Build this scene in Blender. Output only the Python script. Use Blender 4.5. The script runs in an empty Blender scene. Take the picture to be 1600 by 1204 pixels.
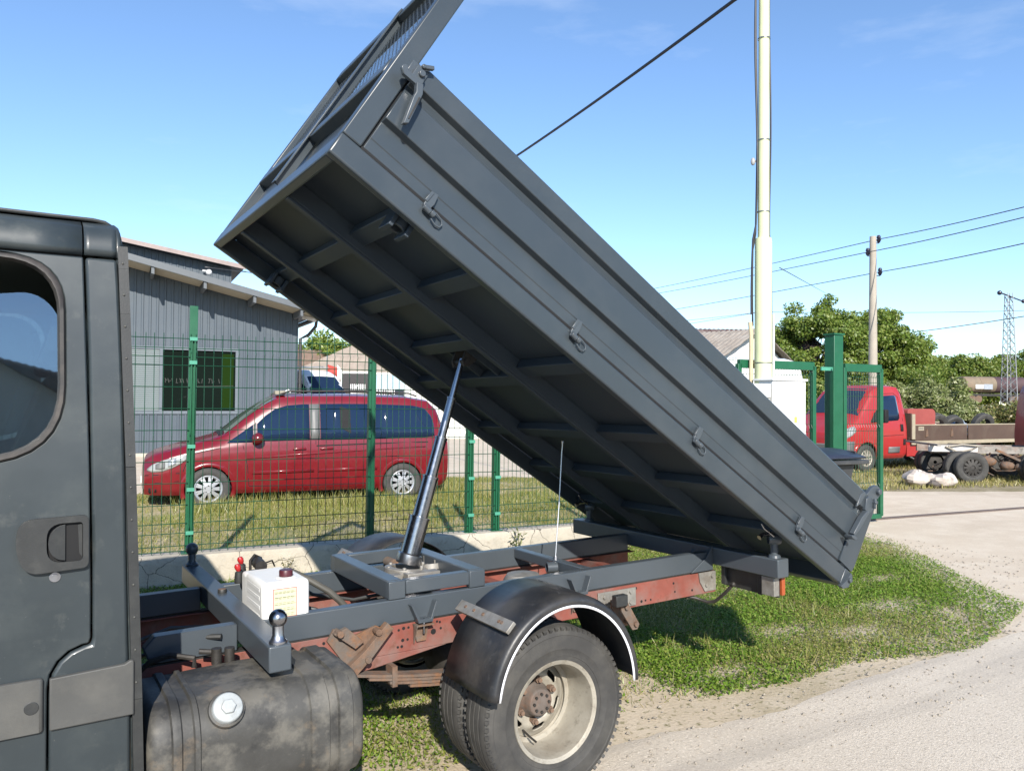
import bpy, bmesh, math, random
import numpy as np
from mathutils import Vector, Matrix
from mathutils.geometry import tessellate_polygon
random.seed(7); RNG = np.random.default_rng(7)
SC = bpy.context.scene
COL = SC.collection
R = math.radians

# ------------------------------------------------------------------ camera
CAMP = Vector((0, 0, 1.75))
cd = bpy.data.cameras.new('camera'); cam = bpy.data.objects.new('camera', cd); COL.objects.link(cam)
cd.sensor_width = 36; cd.sensor_fit = 'HORIZONTAL'; cd.lens = 36 * 1225 / 1600
cd.clip_start = 0.05; cd.clip_end = 3000
TH, PIT, ROL = R(57.616), math.atan(22 / 1225), R(0.5)
F0 = Vector((math.cos(TH), math.sin(TH), 0)); R0 = Vector((math.sin(TH), -math.cos(TH), 0)); U0 = Vector((0, 0, 1))
Fw = F0 * math.cos(PIT) + U0 * math.sin(PIT); U1 = -F0 * math.sin(PIT) + U0 * math.cos(PIT)
Uw = U1 * math.cos(ROL) - R0 * math.sin(ROL); Rw = R0 * math.cos(ROL) + U1 * math.sin(ROL)
cam.matrix_world = Matrix(((Rw.x, Uw.x, -Fw.x, 0), (Rw.y, Uw.y, -Fw.y, 0), (Rw.z, Uw.z, -Fw.z, CAMP.z), (0, 0, 0, 1)))
SC.camera = cam

# ------------------------------------------------------------------ sky, sun, exposure
SUN = Vector((0.40, 1.0, -0.66)).normalized()          # direction the light travels
w = bpy.data.worlds.new('World'); SC.world = w; w.use_nodes = True
wn = w.node_tree.nodes; wl = w.node_tree.links; wn.clear()
sky = wn.new('ShaderNodeTexSky'); sky.sky_type = 'NISHITA'; sky.sun_disc = False
sky.sun_elevation = math.asin(-SUN.z); sky.sun_rotation = math.atan2(-SUN.x, -SUN.y)
sky.air_density = 1.0; sky.dust_density = 0.1; sky.ozone_density = 2.2; sky.altitude = 0
bg = wn.new('ShaderNodeBackground'); bg.inputs['Strength'].default_value = 0.127
wo = wn.new('ShaderNodeOutputWorld')
# thin high cloud wisps mixed into the sky colour
tc = wn.new('ShaderNodeTexCoord'); mp = wn.new('ShaderNodeMapping'); mp.inputs['Scale'].default_value = (2.2, 2.2, 9.0)
mp.inputs['Rotation'].default_value = (0.15, 0.1, 0)
nz = wn.new('ShaderNodeTexNoise'); nz.inputs['Scale'].default_value = 1.5; nz.inputs['Detail'].default_value = 7; nz.inputs['Roughness'].default_value = 0.6
cr = wn.new('ShaderNodeValToRGB'); cr.color_ramp.elements[0].position = 0.57; cr.color_ramp.elements[1].position = 0.85
cr.color_ramp.elements[1].color = (0.22, 0.22, 0.22, 1)
mx = wn.new('ShaderNodeMix'); mx.data_type = 'RGBA'; mx.inputs[7].default_value = (6.0, 6.4, 6.8, 1)
wl.new(tc.outputs['Generated'], mp.inputs[0]); wl.new(mp.outputs[0], nz.inputs['Vector']); wl.new(nz.outputs[0], cr.inputs[0])
tint = wn.new('ShaderNodeMix'); tint.data_type = 'RGBA'; tint.blend_type = 'MULTIPLY'; tint.inputs[0].default_value = 1; tint.inputs[7].default_value = (0.86, 0.965, 1.08, 1)
wl.new(sky.outputs[0], tint.inputs[6]); wl.new(cr.outputs[0], mx.inputs[0]); wl.new(tint.outputs[2], mx.inputs[6]); wl.new(mx.outputs[2], bg.inputs[0]); wl.new(bg.outputs[0], wo.inputs[0])
sd = bpy.data.lights.new('sun', 'SUN'); sd.energy = 5.0; sd.angle = R(0.53); sd.color = (1.0, 0.94, 0.85)
sun = bpy.data.objects.new('sun', sd); COL.objects.link(sun)
sun.rotation_euler = SUN.to_track_quat('-Z', 'Y').to_euler(); sun.location = (-10, -30, 30)
SC.view_settings.view_transform = 'Standard'; SC.view_settings.look = 'None'
SC.view_settings.exposure = 0.7; SC.view_settings.gamma = 1.0; SC.view_settings.use_curve_mapping = False

# ------------------------------------------------------------------ materials
MATS = {}
def pm(name, col, rough=0.5, metal=0.0, var=0.12, scale=6.0, bump=0.0, bscale=60.0, dirt=None, coat=0.0, spec=0.5, stretch=None):
    """Procedural surface: base colour with two-scale noise variation, optional dirt layers [(colour, amount, scale, lo, hi)], bump."""
    if name in MATS: return MATS[name]
    k_ = 1.0 if metal > 0.7 else (0.84 if max(col) > 0.55 else 0.66)   # albedos for an exposure of +0.7
    col = tuple(c * k_ for c in col); dirt = [(tuple(c * k_ for c in d[0]),) + tuple(d[1:]) for d in (dirt or [])]
    m = bpy.data.materials.new(name); m.use_nodes = True; MATS[name] = m
    n = m.node_tree.nodes; l = m.node_tree.links
    b = n['Principled BSDF']; b.inputs['Roughness'].default_value = rough; b.inputs['Metallic'].default_value = metal
    b.inputs['Coat Weight'].default_value = coat; b.inputs['Coat Roughness'].default_value = 0.08
    b.inputs['Specular IOR Level'].default_value = spec
    t = n.new('ShaderNodeTexCoord'); vec = t.outputs['Object']
    if stretch:
        mpn = n.new('ShaderNodeMapping'); mpn.inputs['Scale'].default_value = stretch; l.new(vec, mpn.inputs[0]); vec = mpn.outputs[0]
    z = n.new('ShaderNodeTexNoise'); z.inputs['Scale'].default_value = scale; z.inputs['Detail'].default_value = 6; z.inputs['Roughness'].default_value = 0.6
    l.new(vec, z.inputs['Vector'])
    rp = n.new('ShaderNodeValToRGB')
    rp.color_ramp.elements[0].position = 0.3; rp.color_ramp.elements[1].position = 0.7
    rp.color_ramp.elements[0].color = tuple(c * (1 - var) for c in col) + (1,); rp.color_ramp.elements[1].color = tuple(min(1, c * (1 + var)) for c in col) + (1,)
    l.new(z.outputs[0], rp.inputs[0]); out = rp.outputs[0]
    for k, (dc, amt, ds, lo, hi) in enumerate(dirt or []):
        dn = n.new('ShaderNodeTexNoise'); dn.inputs['Scale'].default_value = ds; dn.inputs['Detail'].default_value = 8; dn.inputs['Roughness'].default_value = 0.65
        off = n.new('ShaderNodeVectorMath'); off.operation = 'ADD'; off.inputs[1].default_value = (3.1 * k + 1.7, 5.2, 2.4 * k)
        l.new(vec, off.inputs[0]); l.new(off.outputs[0], dn.inputs['Vector'])
        dr = n.new('ShaderNodeMapRange'); dr.inputs[1].default_value = lo; dr.inputs[2].default_value = hi; dr.inputs[4].default_value = amt
        l.new(dn.outputs[0], dr.inputs[0])
        mm = n.new('ShaderNodeMix'); mm.data_type = 'RGBA'; mm.inputs[7].default_value = tuple(dc) + (1,)
        l.new(dr.outputs[0], mm.inputs[0]); l.new(out, mm.inputs[6]); out = mm.outputs[2]
    l.new(out, b.inputs['Base Color'])
    rr = n.new('ShaderNodeMapRange'); rr.inputs[3].default_value = max(0, rough - 0.08); rr.inputs[4].default_value = min(1, rough + 0.1)
    l.new(z.outputs[0], rr.inputs[0]); l.new(rr.outputs[0], b.inputs['Roughness'])
    if bump:
        bz = n.new('ShaderNodeTexNoise'); bz.inputs['Scale'].default_value = bscale; bz.inputs['Detail'].default_value = 5; l.new(vec, bz.inputs['Vector'])
        bp = n.new('ShaderNodeBump'); bp.inputs['Strength'].default_value = bump; bp.inputs['Distance'].default_value = 0.01
        l.new(bz.outputs[0], bp.inputs['Height']); l.new(bp.outputs[0], b.inputs['Normal'])
    return m

def glass_mat(name, tint, gloss=0.35, rough=0.02, opaque=None, base=0.0):
    """Cheap window glass: tinted see-through (or a dark body) under a fresnel reflection."""
    if name in MATS: return MATS[name]
    m = bpy.data.materials.new(name); m.use_nodes = True; MATS[name] = m
    n = m.node_tree.nodes; l = m.node_tree.links; n.clear()
    o = n.new('ShaderNodeOutputMaterial'); g = n.new('ShaderNodeBsdfGlossy'); g.inputs['Roughness'].default_value = rough
    if opaque:
        t = n.new('ShaderNodeBsdfDiffuse'); t.inputs['Color'].default_value = tuple(opaque) + (1,)
    else:
        t = n.new('ShaderNodeBsdfTransparent'); t.inputs['Color'].default_value = tuple(tint) + (1,)
    lw = n.new('ShaderNodeLayerWeight'); lw.inputs['Blend'].default_value = gloss
    mix = n.new('ShaderNodeMixShader'); fx = n.new('ShaderNodeMath'); fx.operation = 'ADD'; fx.use_clamp = True; fx.inputs[1].default_value = base; l.new(lw.outputs['Fresnel'], fx.inputs[0]); l.new(fx.outputs[0], mix.inputs[0]); l.new(t.outputs[0], mix.inputs[1]); l.new(g.outputs[0], mix.inputs[2])
    l.new(mix.outputs[0], o.inputs[0]); return m

def leaf_mat(name, c1, c2, c3, trans=0.3):
    """Foliage: every leaf (mesh island) gets its own hue between three natural colours; light passes through a little."""
    if name in MATS: return MATS[name]
    m = bpy.data.materials.new(name); m.use_nodes = True; MATS[name] = m
    n = m.node_tree.nodes; l = m.node_tree.links; n.clear()
    o = n.new('ShaderNodeOutputMaterial'); geo = n.new('ShaderNodeNewGeometry')
    rp = n.new('ShaderNodeValToRGB'); e = rp.color_ramp.elements
    e[0].color = c1 + (1,); e[1].color = c3 + (1,); x = e.new(0.55); x.color = c2 + (1,)
    l.new(geo.outputs['Random Per Island'], rp.inputs[0])
    d = n.new('ShaderNodeBsdfDiffuse'); tr = n.new('ShaderNodeBsdfTranslucent'); gl = n.new('ShaderNodeBsdfGlossy'); gl.inputs['Roughness'].default_value = 0.45
    l.new(rp.outputs[0], d.inputs[0]); l.new(rp.outputs[0], tr.inputs[0])
    m1 = n.new('ShaderNodeMixShader'); m1.inputs[0].default_value = trans; l.new(d.outputs[0], m1.inputs[1]); l.new(tr.outputs[0], m1.inputs[2])
    m2 = n.new('ShaderNodeMixShader'); m2.inputs[0].default_value = 0.04; l.new(m1.outputs[0], m2.inputs[1]); l.new(gl.outputs[0], m2.inputs[2])
    l.new(m2.outputs[0], o.inputs[0]); return m

# ------------------------------------------------------------------ mesh building
ORG = {}          # world/root-frame origin of each built object, so children can be placed relative to it
def rot_to(axis):
    a = Vector(axis).normalized(); h = Vector((0, 0, 1)) if abs(a.z) < 0.9 else Vector((1, 0, 0))
    x = h.cross(a).normalized(); y = a.cross(x); return x, y, a

class MB:
    def __init__(s, fn=None): s.v = []; s.f = []; s.m = []; s.fn = fn
    def add(s, vs, fs, mi=0):
        o = len(s.v); s.v.extend(Vector(p) for p in vs); s.f.extend(tuple(i + o for i in f) for f in fs); s.m.extend([mi] * len(fs)); return s
    def hexa(s, p, mi=0):   # 8 points, bottom ring 0-3, top ring 4-7
        return s.add(p, [(3, 2, 1, 0), (4, 5, 6, 7), (0, 1, 5, 4), (1, 2, 6, 5), (2, 3, 7, 6), (3, 0, 4, 7)], mi)
    def box(s, x0, x1, y0, y1, z0, z1, mi=0):
        return s.hexa([(x0, y0, z0), (x1, y0, z0), (x1, y1, z0), (x0, y1, z0), (x0, y0, z1), (x1, y0, z1), (x1, y1, z1), (x0, y1, z1)], mi)
    def bar(s, p, q, wd, ht, up=(0, 0, 1), mi=0):
        p = Vector(p); q = Vector(q); d = (q - p).normalized(); sd = d.cross(Vector(up)).normalized(); u = sd.cross(d)
        sd = sd * wd / 2; u = u * ht / 2
        return s.hexa([p - sd - u, p + sd - u, q + sd - u, q - sd - u, p - sd + u, p + sd + u, q + sd + u, q - sd + u], mi)
    def tube(s, path, r, n=8, mi=0, cap=True):
        P = [Vector(p) for p in path]; vs = []; fs = []; k = len(P)
        rr = r if isinstance(r, (list, tuple)) else [r] * k
        d = (P[1] - P[0]).normalized(); x, y, _ = rot_to(d)
        for i in range(k):
            t = (P[min(i + 1, k - 1)] - P[max(i - 1, 0)]).normalized()
            x = (x - t * x.dot(t)).normalized(); y = t.cross(x)
            for j in range(n):
                a = 2 * math.pi * j / n; vs.append(P[i] + (x * math.cos(a) + y * math.sin(a)) * rr[i])
        for i in range(k - 1):
            for j in range(n):
                fs.append((i * n + j, i * n + (j + 1) % n, (i + 1) * n + (j + 1) % n, (i + 1) * n + j))
        if cap: fs.append(tuple(range(n - 1, -1, -1))); fs.append(tuple((k - 1) * n + j for j in range(n)))
        return s.add(vs, fs, mi)
    def cyl(s, p, q, r, n=16, mi=0): return s.tube([p, q], r, n, mi)
    def lathe(s, prof, c, axis, n=32, mi=0, closed=False):   # prof: (radius, height along axis)
        x, y, a = rot_to(axis); c = Vector(c); vs = []; fs = []; k = len(prof)
        for (r, h) in prof:
            for j in range(n):
                t = 2 * math.pi * j / n; vs.append(c + a * h + (x * math.cos(t) + y * math.sin(t)) * r)
        for i in range(k if closed else k - 1):
            i2 = (i + 1) % k
            for j in range(n): fs.append((i * n + j, i * n + (j + 1) % n, i2 * n + (j + 1) % n, i2 * n + j))
        return s.add(vs, fs, mi)
    def sphere(s, c, r, nu=16, nv=10, sx=1, sy=1, sz=1, mi=0):
        prof = [(max(1e-4, math.sin(math.pi * i / nv)) * r, -math.cos(math.pi * i / nv) * r) for i in range(nv + 1)]
        k = len(s.v); s.lathe(prof, (0, 0, 0), (0, 0, 1), nu, mi)
        for i in range(k, len(s.v)): p = s.v[i]; s.v[i] = Vector((p.x * sx + c[0], p.y * sy + c[1], p.z * sz + c[2]))
        return s
    def prism(s, poly, to3, a, b, holes=(), mi=0):    # 2D polygon (with holes) extruded from depth a to b; to3(x, y, depth) -> point
        loops = [list(poly)] + [list(h) for h in holes]
        tris = tessellate_polygon([[Vector((x, y, 0)) for x, y in lp] for lp in loops]); flat = [p for lp in loops for p in lp]; n = len(flat)
        vs = [to3(x, y, a) for x, y in flat] + [to3(x, y, b) for x, y in flat]
        fs = [tuple(t) for t in tris] + [tuple(i + n for i in reversed(t)) for t in tris]; o = 0
        for lp in loops:
            k = len(lp)
            for i in range(k): j = (i + 1) % k; fs.append((o + i, o + j, n + o + j, n + o + i))
            o += k
        return s.add(vs, fs, mi)
    def grid(s, P, mi=0, closed=False):               # P[i][j] points
        a = len(P); b = len(P[0]); vs = [p for r_ in P for p in r_]; fs = []
        for i in range(a - 1):
            for j in range(b if closed else b - 1): j2 = (j + 1) % b; fs.append((i * b + j, (i + 1) * b + j, (i + 1) * b + j2, i * b + j2))
        return s.add(vs, fs, mi)
    def build(s, name, mats, parent=None, smooth=35, bevel=0, seg=2, solid=0, fix=True, label=None):
        vs = [Vector(s.fn(p)) if s.fn else p for p in s.v]
        xs = np.array([tuple(p) for p in vs], dtype=np.float64).reshape(-1, 3)
        org = Vector((xs.min(0) + xs.max(0)) / 2) if len(xs) else Vector((0, 0, 0))
        me = bpy.data.meshes.new(name); me.from_pydata([tuple(p - org) for p in vs], [], s.f)
        if not isinstance(mats, (list, tuple)): mats = [mats]
        for m in mats: me.materials.append(m)
        if len(mats) > 1: me.polygons.foreach_set('material_index', s.m)
        if fix:
            bm = bmesh.new(); bm.from_mesh(me); bmesh.ops.recalc_face_normals(bm, faces=bm.faces); bm.to_mesh(me); bm.free()
        if smooth:
            me.polygons.foreach_set('use_smooth', [True] * len(me.polygons)); me.set_sharp_from_angle(angle=R(smooth))
        o = bpy.data.objects.new(name, me); COL.objects.link(o)
        po = ORG.get(parent.name, Vector((0, 0, 0))) if parent else Vector((0, 0, 0))
        o.location = org - po; o.parent = parent; ORG[o.name] = org
        if solid:
            md = o.modifiers.new('solid', 'SOLIDIFY'); md.thickness = solid; md.offset = 0
        if bevel:
            md = o.modifiers.new('bevel', 'BEVEL'); md.width = bevel; md.segments = seg; md.limit_method = 'ANGLE'; md.angle_limit = R(40); md.harden_normals = False
        if label: o['label'] = label
        return o

def thing(name, label, cat, loc=(0, 0, 0), group=None, base=None, mat=None):
    """Empty at a thing's base. base = the point of the thing's own frame that sits at the Empty (children are given in that frame)."""
    o = bpy.data.objects.new(name, None); COL.objects.link(o); o.empty_display_size = 0.3
    if mat is not None: o.matrix_world = mat
    else: o.location = loc
    ORG[o.name] = Vector(base) if base is not None else Vector((0, 0, 0))
    o['label'] = label; o['category'] = cat
    if group: o['group'] = group
    return o
def tag(o, label, cat, group=None):
    o['label'] = label; o['category'] = cat
    if group: o['group'] = group
    return o
def stuff(o): o['kind'] = 'stuff'; return o
def structure(o): o['kind'] = 'structure'; return o
def world_thing(name, label, cat, base, group=None):     # frame = world axes, base point at the Empty
    return thing(name, label, cat, loc=base, base=base, group=group)
def mesh_np(name, verts, faces_n, mat, smooth=False):      # verts (N,3), every face uses faces_n consecutive verts
    N = len(verts); F = N // faces_n; me = bpy.data.meshes.new(name)
    me.vertices.add(N); me.vertices.foreach_set('co', np.asarray(verts, dtype=np.float32).ravel())
    me.loops.add(N); me.loops.foreach_set('vertex_index', np.arange(N, dtype=np.int32))
    me.polygons.add(F); me.polygons.foreach_set('loop_start', np.arange(0, N, faces_n, dtype=np.int32))
    me.materials.append(mat); me.update(calc_edges=True); me.validate()
    o = bpy.data.objects.new(name, me); COL.objects.link(o); return o
def vnoise(x, y, s, seed=0):                             # smooth 2D value noise 0..1
    x = np.asarray(x) * s; y = np.asarray(y) * s; xi = np.floor(x).astype(np.int64); yi = np.floor(y).astype(np.int64); fx = x - xi; fy = y - yi
    fx = fx * fx * (3 - 2 * fx); fy = fy * fy * (3 - 2 * fy)
    def h(a, b):
        k = (a * 374761393 + b * 668265263 + seed * 1442695041) & 0xffffffff; k = ((k ^ (k >> 13)) * 1274126177) & 0xffffffff
        return ((k ^ (k >> 16)) & 0xffff) / 65535.0
    return (h(xi, yi) * (1 - fx) + h(xi + 1, yi) * fx) * (1 - fy) + (h(xi, yi + 1) * (1 - fx) + h(xi + 1, yi + 1) * fx) * fy
def fbm(x, y, s, seed=0, o=4):
    t = 0; a = 0.5; n = 0
    for i in range(o): t = t + a * vnoise(x, y, s, seed + i * 17); n += a; a *= 0.5; s *= 2.1
    return t / n
def inpoly(x, y, poly):
    c = np.zeros(len(x), bool); n = len(poly)
    for i in range(n):
        x1, y1 = poly[i]; x2, y2 = poly[(i + 1) % n]
        c ^= ((y1 > y) != (y2 > y)) & (x < (x2 - x1) * (y - y1) / (y2 - y1 + 1e-12) + x1)
    return c
# ================================================================== SETTING
def cr(d, r, z=0.0):      # metres ahead of / to the right of the photographer -> world
    return Vector((F0.x * d + R0.x * r, F0.y * d + R0.y * r, z))
FP = Vector((1.41, 7.817, 0)); FD = Vector((0.9948, -0.1018, 0)).normalized(); FN = Vector((FD.y, -FD.x, 0))   # fence line, FN points to the street
def fen(t, o=0.0, z=0.0): return FP + FD * t + FN * o + Vector((0, 0, z))

def ground_mat(name, cols, s1, s2, rough=0.95, bump=0.5, bscale=30, speck=None, streak=None):
    """cols: three colours mixed by two noises; speck: (colour, scale, lo, hi) fine stones."""
    q_ = lambda c: tuple(v * 0.88 for v in c)
    cols = [q_(c) for c in cols]; speck = [(q_(a[0]),) + tuple(a[1:]) for a in (speck or [])]
    m = bpy.data.materials.new(name); m.use_nodes = True; MATS[name] = m
    n = m.node_tree.nodes; l = m.node_tree.links; b = n['Principled BSDF']; b.inputs['Roughness'].default_value = rough; b.inputs['Specular IOR Level'].default_value = 0.25
    t = n.new('ShaderNodeTexCoord'); vec = t.outputs['Object']
    def noise(s, det=8, r_=0.62):
        z = n.new('ShaderNodeTexNoise'); z.inputs['Scale'].default_value = s; z.inputs['Detail'].default_value = det; z.inputs['Roughness'].default_value = r_; l.new(vec, z.inputs['Vector']); return z.outputs[0]
    def ramp(v, lo, hi):
        r_ = n.new('ShaderNodeMapRange'); r_.inputs[1].default_value = lo; r_.inputs[2].default_value = hi; l.new(v, r_.inputs[0]); return r_.outputs[0]
    def mix(f, a, c):
        x = n.new('ShaderNodeMix'); x.data_type = 'RGBA'; l.new(f, x.inputs[0])
        for k, v in ((6, a), (7, c)):
            if isinstance(v, tuple): x.inputs[k].default_value = v + (1,)
            else: l.new(v, x.inputs[k])
        return x.outputs[2]
    c = mix(ramp(noise(s1), 0.40, 0.62), cols[0], cols[1]); c = mix(ramp(noise(s2), 0.45, 0.68), c, cols[2])
    if speck:
        for col, s, lo, hi in speck: c = mix(ramp(noise(s, 3, 0.5), lo, hi), c, col)
    if streak:        # worn wheel tracks: noise stretched along the road
        mpn = n.new('ShaderNodeMapping'); mpn.inputs['Scale'].default_value = (0.12, 2.2, 1); mpn.inputs['Rotation'].default_value = (0, 0, 0.0); l.new(vec, mpn.inputs[0])
        z = n.new('ShaderNodeTexNoise'); z.inputs['Scale'].default_value = 1.0; z.inputs['Detail'].default_value = 6; l.new(mpn.outputs[0], z.inputs['Vector']); c = mix(ramp(z.outputs[0], 0.47, 0.68), c, q_(streak))
    l.new(c, b.inputs['Base Color'])
    bz = noise(bscale, 10, 0.7); bp_ = n.new('ShaderNodeBump'); bp_.inputs['Strength'].default_value = bump; bp_.inputs['Distance'].default_value = 0.02
    l.new(bz, bp_.inputs['Height']); l.new(bp_.outputs[0], b.inputs['Normal']); return m

M_DRY = ground_mat('dry_ground', [(0.30, 0.25, 0.16), (0.22, 0.20, 0.10), (0.40, 0.34, 0.24)], 0.25, 0.9, speck=[((0.18, 0.15, 0.08), 14.0, 0.52, 0.7)])
M_SOIL = ground_mat('verge_soil', [(0.54, 0.45, 0.33), (0.42, 0.35, 0.235), (0.60, 0.51, 0.39)], 0.9, 2.6, bscale=45, speck=[((0.20, 0.18, 0.09), 26.0, 0.56, 0.70), ((0.60, 0.54, 0.43), 70.0, 0.62, 0.72)])
M_GRAV = ground_mat('pale_gravel', [(0.63, 0.53, 0.41), (0.56, 0.465, 0.355), (0.68, 0.59, 0.47)], 0.5, 2.2, bscale=55, bump=0.45, speck=[((0.44, 0.36, 0.28), 38.0, 0.6, 0.74), ((0.74, 0.67, 0.56), 90.0, 0.6, 0.7)])
M_ROAD = ground_mat('worn_asphalt', [(0.64, 0.56, 0.455), (0.59, 0.515, 0.415), (0.67, 0.59, 0.48)], 0.6, 1.6, bscale=80, bump=0.5, speck=[((0.46, 0.40, 0.32), 42.0, 0.56, 0.68), ((0.78, 0.69, 0.57), 55.0, 0.58, 0.68), ((0.40, 0.345, 0.275), 100.0, 0.60, 0.70)], streak=(0.36, 0.32, 0.27))
M_YARD = ground_mat('yard_soil', [(0.38, 0.32, 0.17), (0.26, 0.25, 0.10), (0.52, 0.42, 0.28)], 0.7, 1.8, speck=[((0.15, 0.16, 0.06), 18.0, 0.50, 0.68)])
M_CONC = ground_mat('concrete', [(0.50, 0.465, 0.39), (0.44, 0.405, 0.335), (0.40, 0.375, 0.32)], 1.2, 4.0, bscale=40, bump=0.35, speck=[((0.34, 0.31, 0.26), 22.0, 0.6, 0.75)])

def ragged(poly, step, amp, seed, sc=1.3):   # subdivide and roughen an outline
    out = []
    for i in range(len(poly)):
        a = np.array(poly[i][:2], float); b_ = np.array(poly[(i + 1) % len(poly)][:2], float); L = np.linalg.norm(b_ - a); k = max(1, int(L / step)); nrm = np.array([-(b_ - a)[1], (b_ - a)[0]]) / (L + 1e-9)
        am = amp if (len(poly[i]) < 3 or poly[i][2]) else 0
        for j in range(k):
            p = a + (b_ - a) * j / k; q = p + nrm * am * ((fbm(p[0], p[1], sc, seed, 5) - 0.5) * 2 + (fbm(p[0], p[1], sc * 7, seed + 5, 3) - 0.5) * 0.7) * (1 if j else 0.6); out.append(tuple(q))
    return out
def sheet(name, poly, z, mat):
    g = MB(); tris = tessellate_polygon([[Vector((x, y, 0)) for x, y in poly]]); g.add([(x, y, z) for x, y in poly], [tuple(t) for t in tris]); return structure(g.build(name, mat, smooth=0))
g = MB(); g.add([(-900, -900, -0.006), (900, -900, -0.006), (900, 900, -0.006), (-900, 900, -0.006)], [(0, 1, 2, 3)]); structure(g.build('ground', M_DRY, smooth=0))
far = [(x, y, 0) for x, y in ((40, 3.4), (60, -20), (-40, -20), (-40, 3.4))]
ROADP = [(-40, -9.0, 0), (60, -9.0, 0), (60, 2.4), (18, 2.75), (9, 2.95), (6, 3.0), (4.7, 3.02), (3.6, 3.0), (2.9, 3.12), (2.2, 3.1), (0, 3.1), (-6, 3.1), (-40, 3.1, 0)]
sheet('road', ragged(ROADP, 0.10, 0.10, 3), 0.006, M_ROAD)
DRIVEP = [(5.6, 2.5), (7.0, 3.45), (7.86, 4.30), (8.6, 5.12), (9.35, 5.95), (9.75, 6.55), (10.1, 7.3), (10.8, 8.6), (12.2, 9.6), (14.5, 9.2), (16.8, 7.9), (20, 6.3), (30, 3.5), (60, 1.0), (60, -1.0, 0), (20, 0.5, 0), (8, 2.0, 0)]
DRV = ragged(DRIVEP, 0.12, 0.22, 11); sheet('driveway', DRV, 0.002, M_GRAV)
VERGEP = [(-40, 2.5, 0), (7.0, 2.5), (9.0, 3.5), (10.5, 5.5), (10.9, 6.9), (9.6, 7.0, 0), (-40, 12.0, 0)]
sheet('verge', ragged(VERGEP, 0.10, 0.12, 5), -0.002, M_SOIL)
g = MB(); g.add([tuple(fen(-40, -0.10, -0.0005)), tuple(fen(9, -0.10, -0.0005)), (9.5, 17.0, -0.0005), (-40, 16.5, -0.0005)], [(0, 1, 2, 3)]); structure(g.build('yard', M_YARD, smooth=0))
YG = ragged([(-40, 15.9), (2.0, 15.4), (4.5, 16.0), (7.2, 15.9), (9.8, 14.6), (11.5, 13.2), (14, 13.6), (18, 16.5), (26, 20), (40, 60, 0), (-40, 60, 0)], 0.25, 0.5, 21, 0.8)
sheet('yard_gravel', YG, 0.0035, M_GRAV)
g = MB(); a = cr(20.3, 5.5); g.bar((9.0, 7.30, 0.012), (17.5, 6.05, 0.012), 0.09, 0.02); structure(g.build('cable_shadow_bar', pm('cable_shadow_tone', (0.16, 0.12, 0.10), 0.7, var=0.2)))  # thin dark bar laid in place of an overhead cable's shadow

# ---- grass (real blades and leaves, nobody could count them)
G1 = leaf_mat('grass_leaf', (0.085, 0.165, 0.014), (0.150, 0.255, 0.025), (0.26, 0.31, 0.065), 0.34)
G3 = leaf_mat('dull_grass_leaf', (0.15, 0.18, 0.030), (0.24, 0.25, 0.06), (0.38, 0.33, 0.15), 0.3)
G2 = leaf_mat('dry_grass_leaf', (0.17, 0.18, 0.035), (0.29, 0.26, 0.085), (0.42, 0.35, 0.17), 0.25)
def scatter(poly, n, dens, seed):
    r_ = np.random.default_rng(seed); P = np.array([p[:2] for p in poly]); lo = P.min(0); hi = P.max(0)
    x = r_.uniform(lo[0], hi[0], n); y = r_.uniform(lo[1], hi[1], n); k = inpoly(x, y, [p[:2] for p in poly]); x, y = x[k], y[k]
    k = r_.uniform(0, 1, len(x)) < dens(x, y); return x[k], y[k], r_
def blades(name, x, y, z0, h, wd, mat, r_, lean=0.6):
    n = len(x); a = r_.uniform(0, 2 * np.pi, n); hh = h * r_.uniform(0.5, 1.25, n); b_ = r_.uniform(0, 2 * np.pi, n); ln = lean * r_.uniform(0.1, 1.0, n) * hh
    dx, dy = np.cos(a) * wd * r_.uniform(.6, 1.3, n) / 2, np.sin(a) * wd * r_.uniform(.6, 1.3, n) / 2
    V = np.zeros((n, 3, 3)); V[:, 0] = np.stack([x - dx, y - dy, np.full(n, z0)], 1); V[:, 1] = np.stack([x + dx, y + dy, np.full(n, z0)], 1); V[:, 2] = np.stack([x + np.cos(b_) * ln, y + np.sin(b_) * ln, z0 + hh], 1)
    return stuff(mesh_np(name, V.reshape(-1, 3), 3, mat))
def leaflets(name, x, y, z0, hmax, size, mat, r_):        # small clover / knotgrass leaves at various heights
    n = len(x); z = z0 + hmax * r_.uniform(0.05, 1, n) ** 1.2; a = r_.uniform(0, 2 * np.pi, n); t = r_.uniform(-0.75, 0.75, n); s = size * r_.uniform(0.55, 1.35, n)
    u = np.stack([np.cos(a) * np.cos(t), np.sin(a) * np.cos(t), np.sin(t)], 1); t2 = r_.uniform(-0.7, 0.7, n); v = np.stack([-np.sin(a) * np.cos(t2), np.cos(a) * np.cos(t2), np.sin(t2)], 1); c = np.stack([x, y, z], 1)
    V = np.zeros((n, 4, 3)); V[:, 0] = c - u * s[:, None] * .5; V[:, 1] = c + v * s[:, None] * .30; V[:, 2] = c + u * s[:, None] * .5; V[:, 3] = c - v * s[:, None] * .30
    return stuff(mesh_np(name, V.reshape(-1, 3), 4, mat))
def patchy(x, y, s=0.8, seed=1, lo=0.40, hi=0.52): return np.clip((fbm(x, y, s, seed, 5) - lo) / (hi - lo), 0, 1)
EDGE = [(-6, 3.15), (1.75, 3.3), (2.66, 3.34), (2.95, 3.40), (3.66, 3.27), (4.09, 3.2), (4.76, 3.24), (5.7, 2.95), (6.3, 3.05), (7.4, 3.35), (7.95, 4.1), (8.7, 4.95), (9.4, 5.75), (9.75, 6.4), (9.7, 6.85), (-6, 8.5)]
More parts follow.
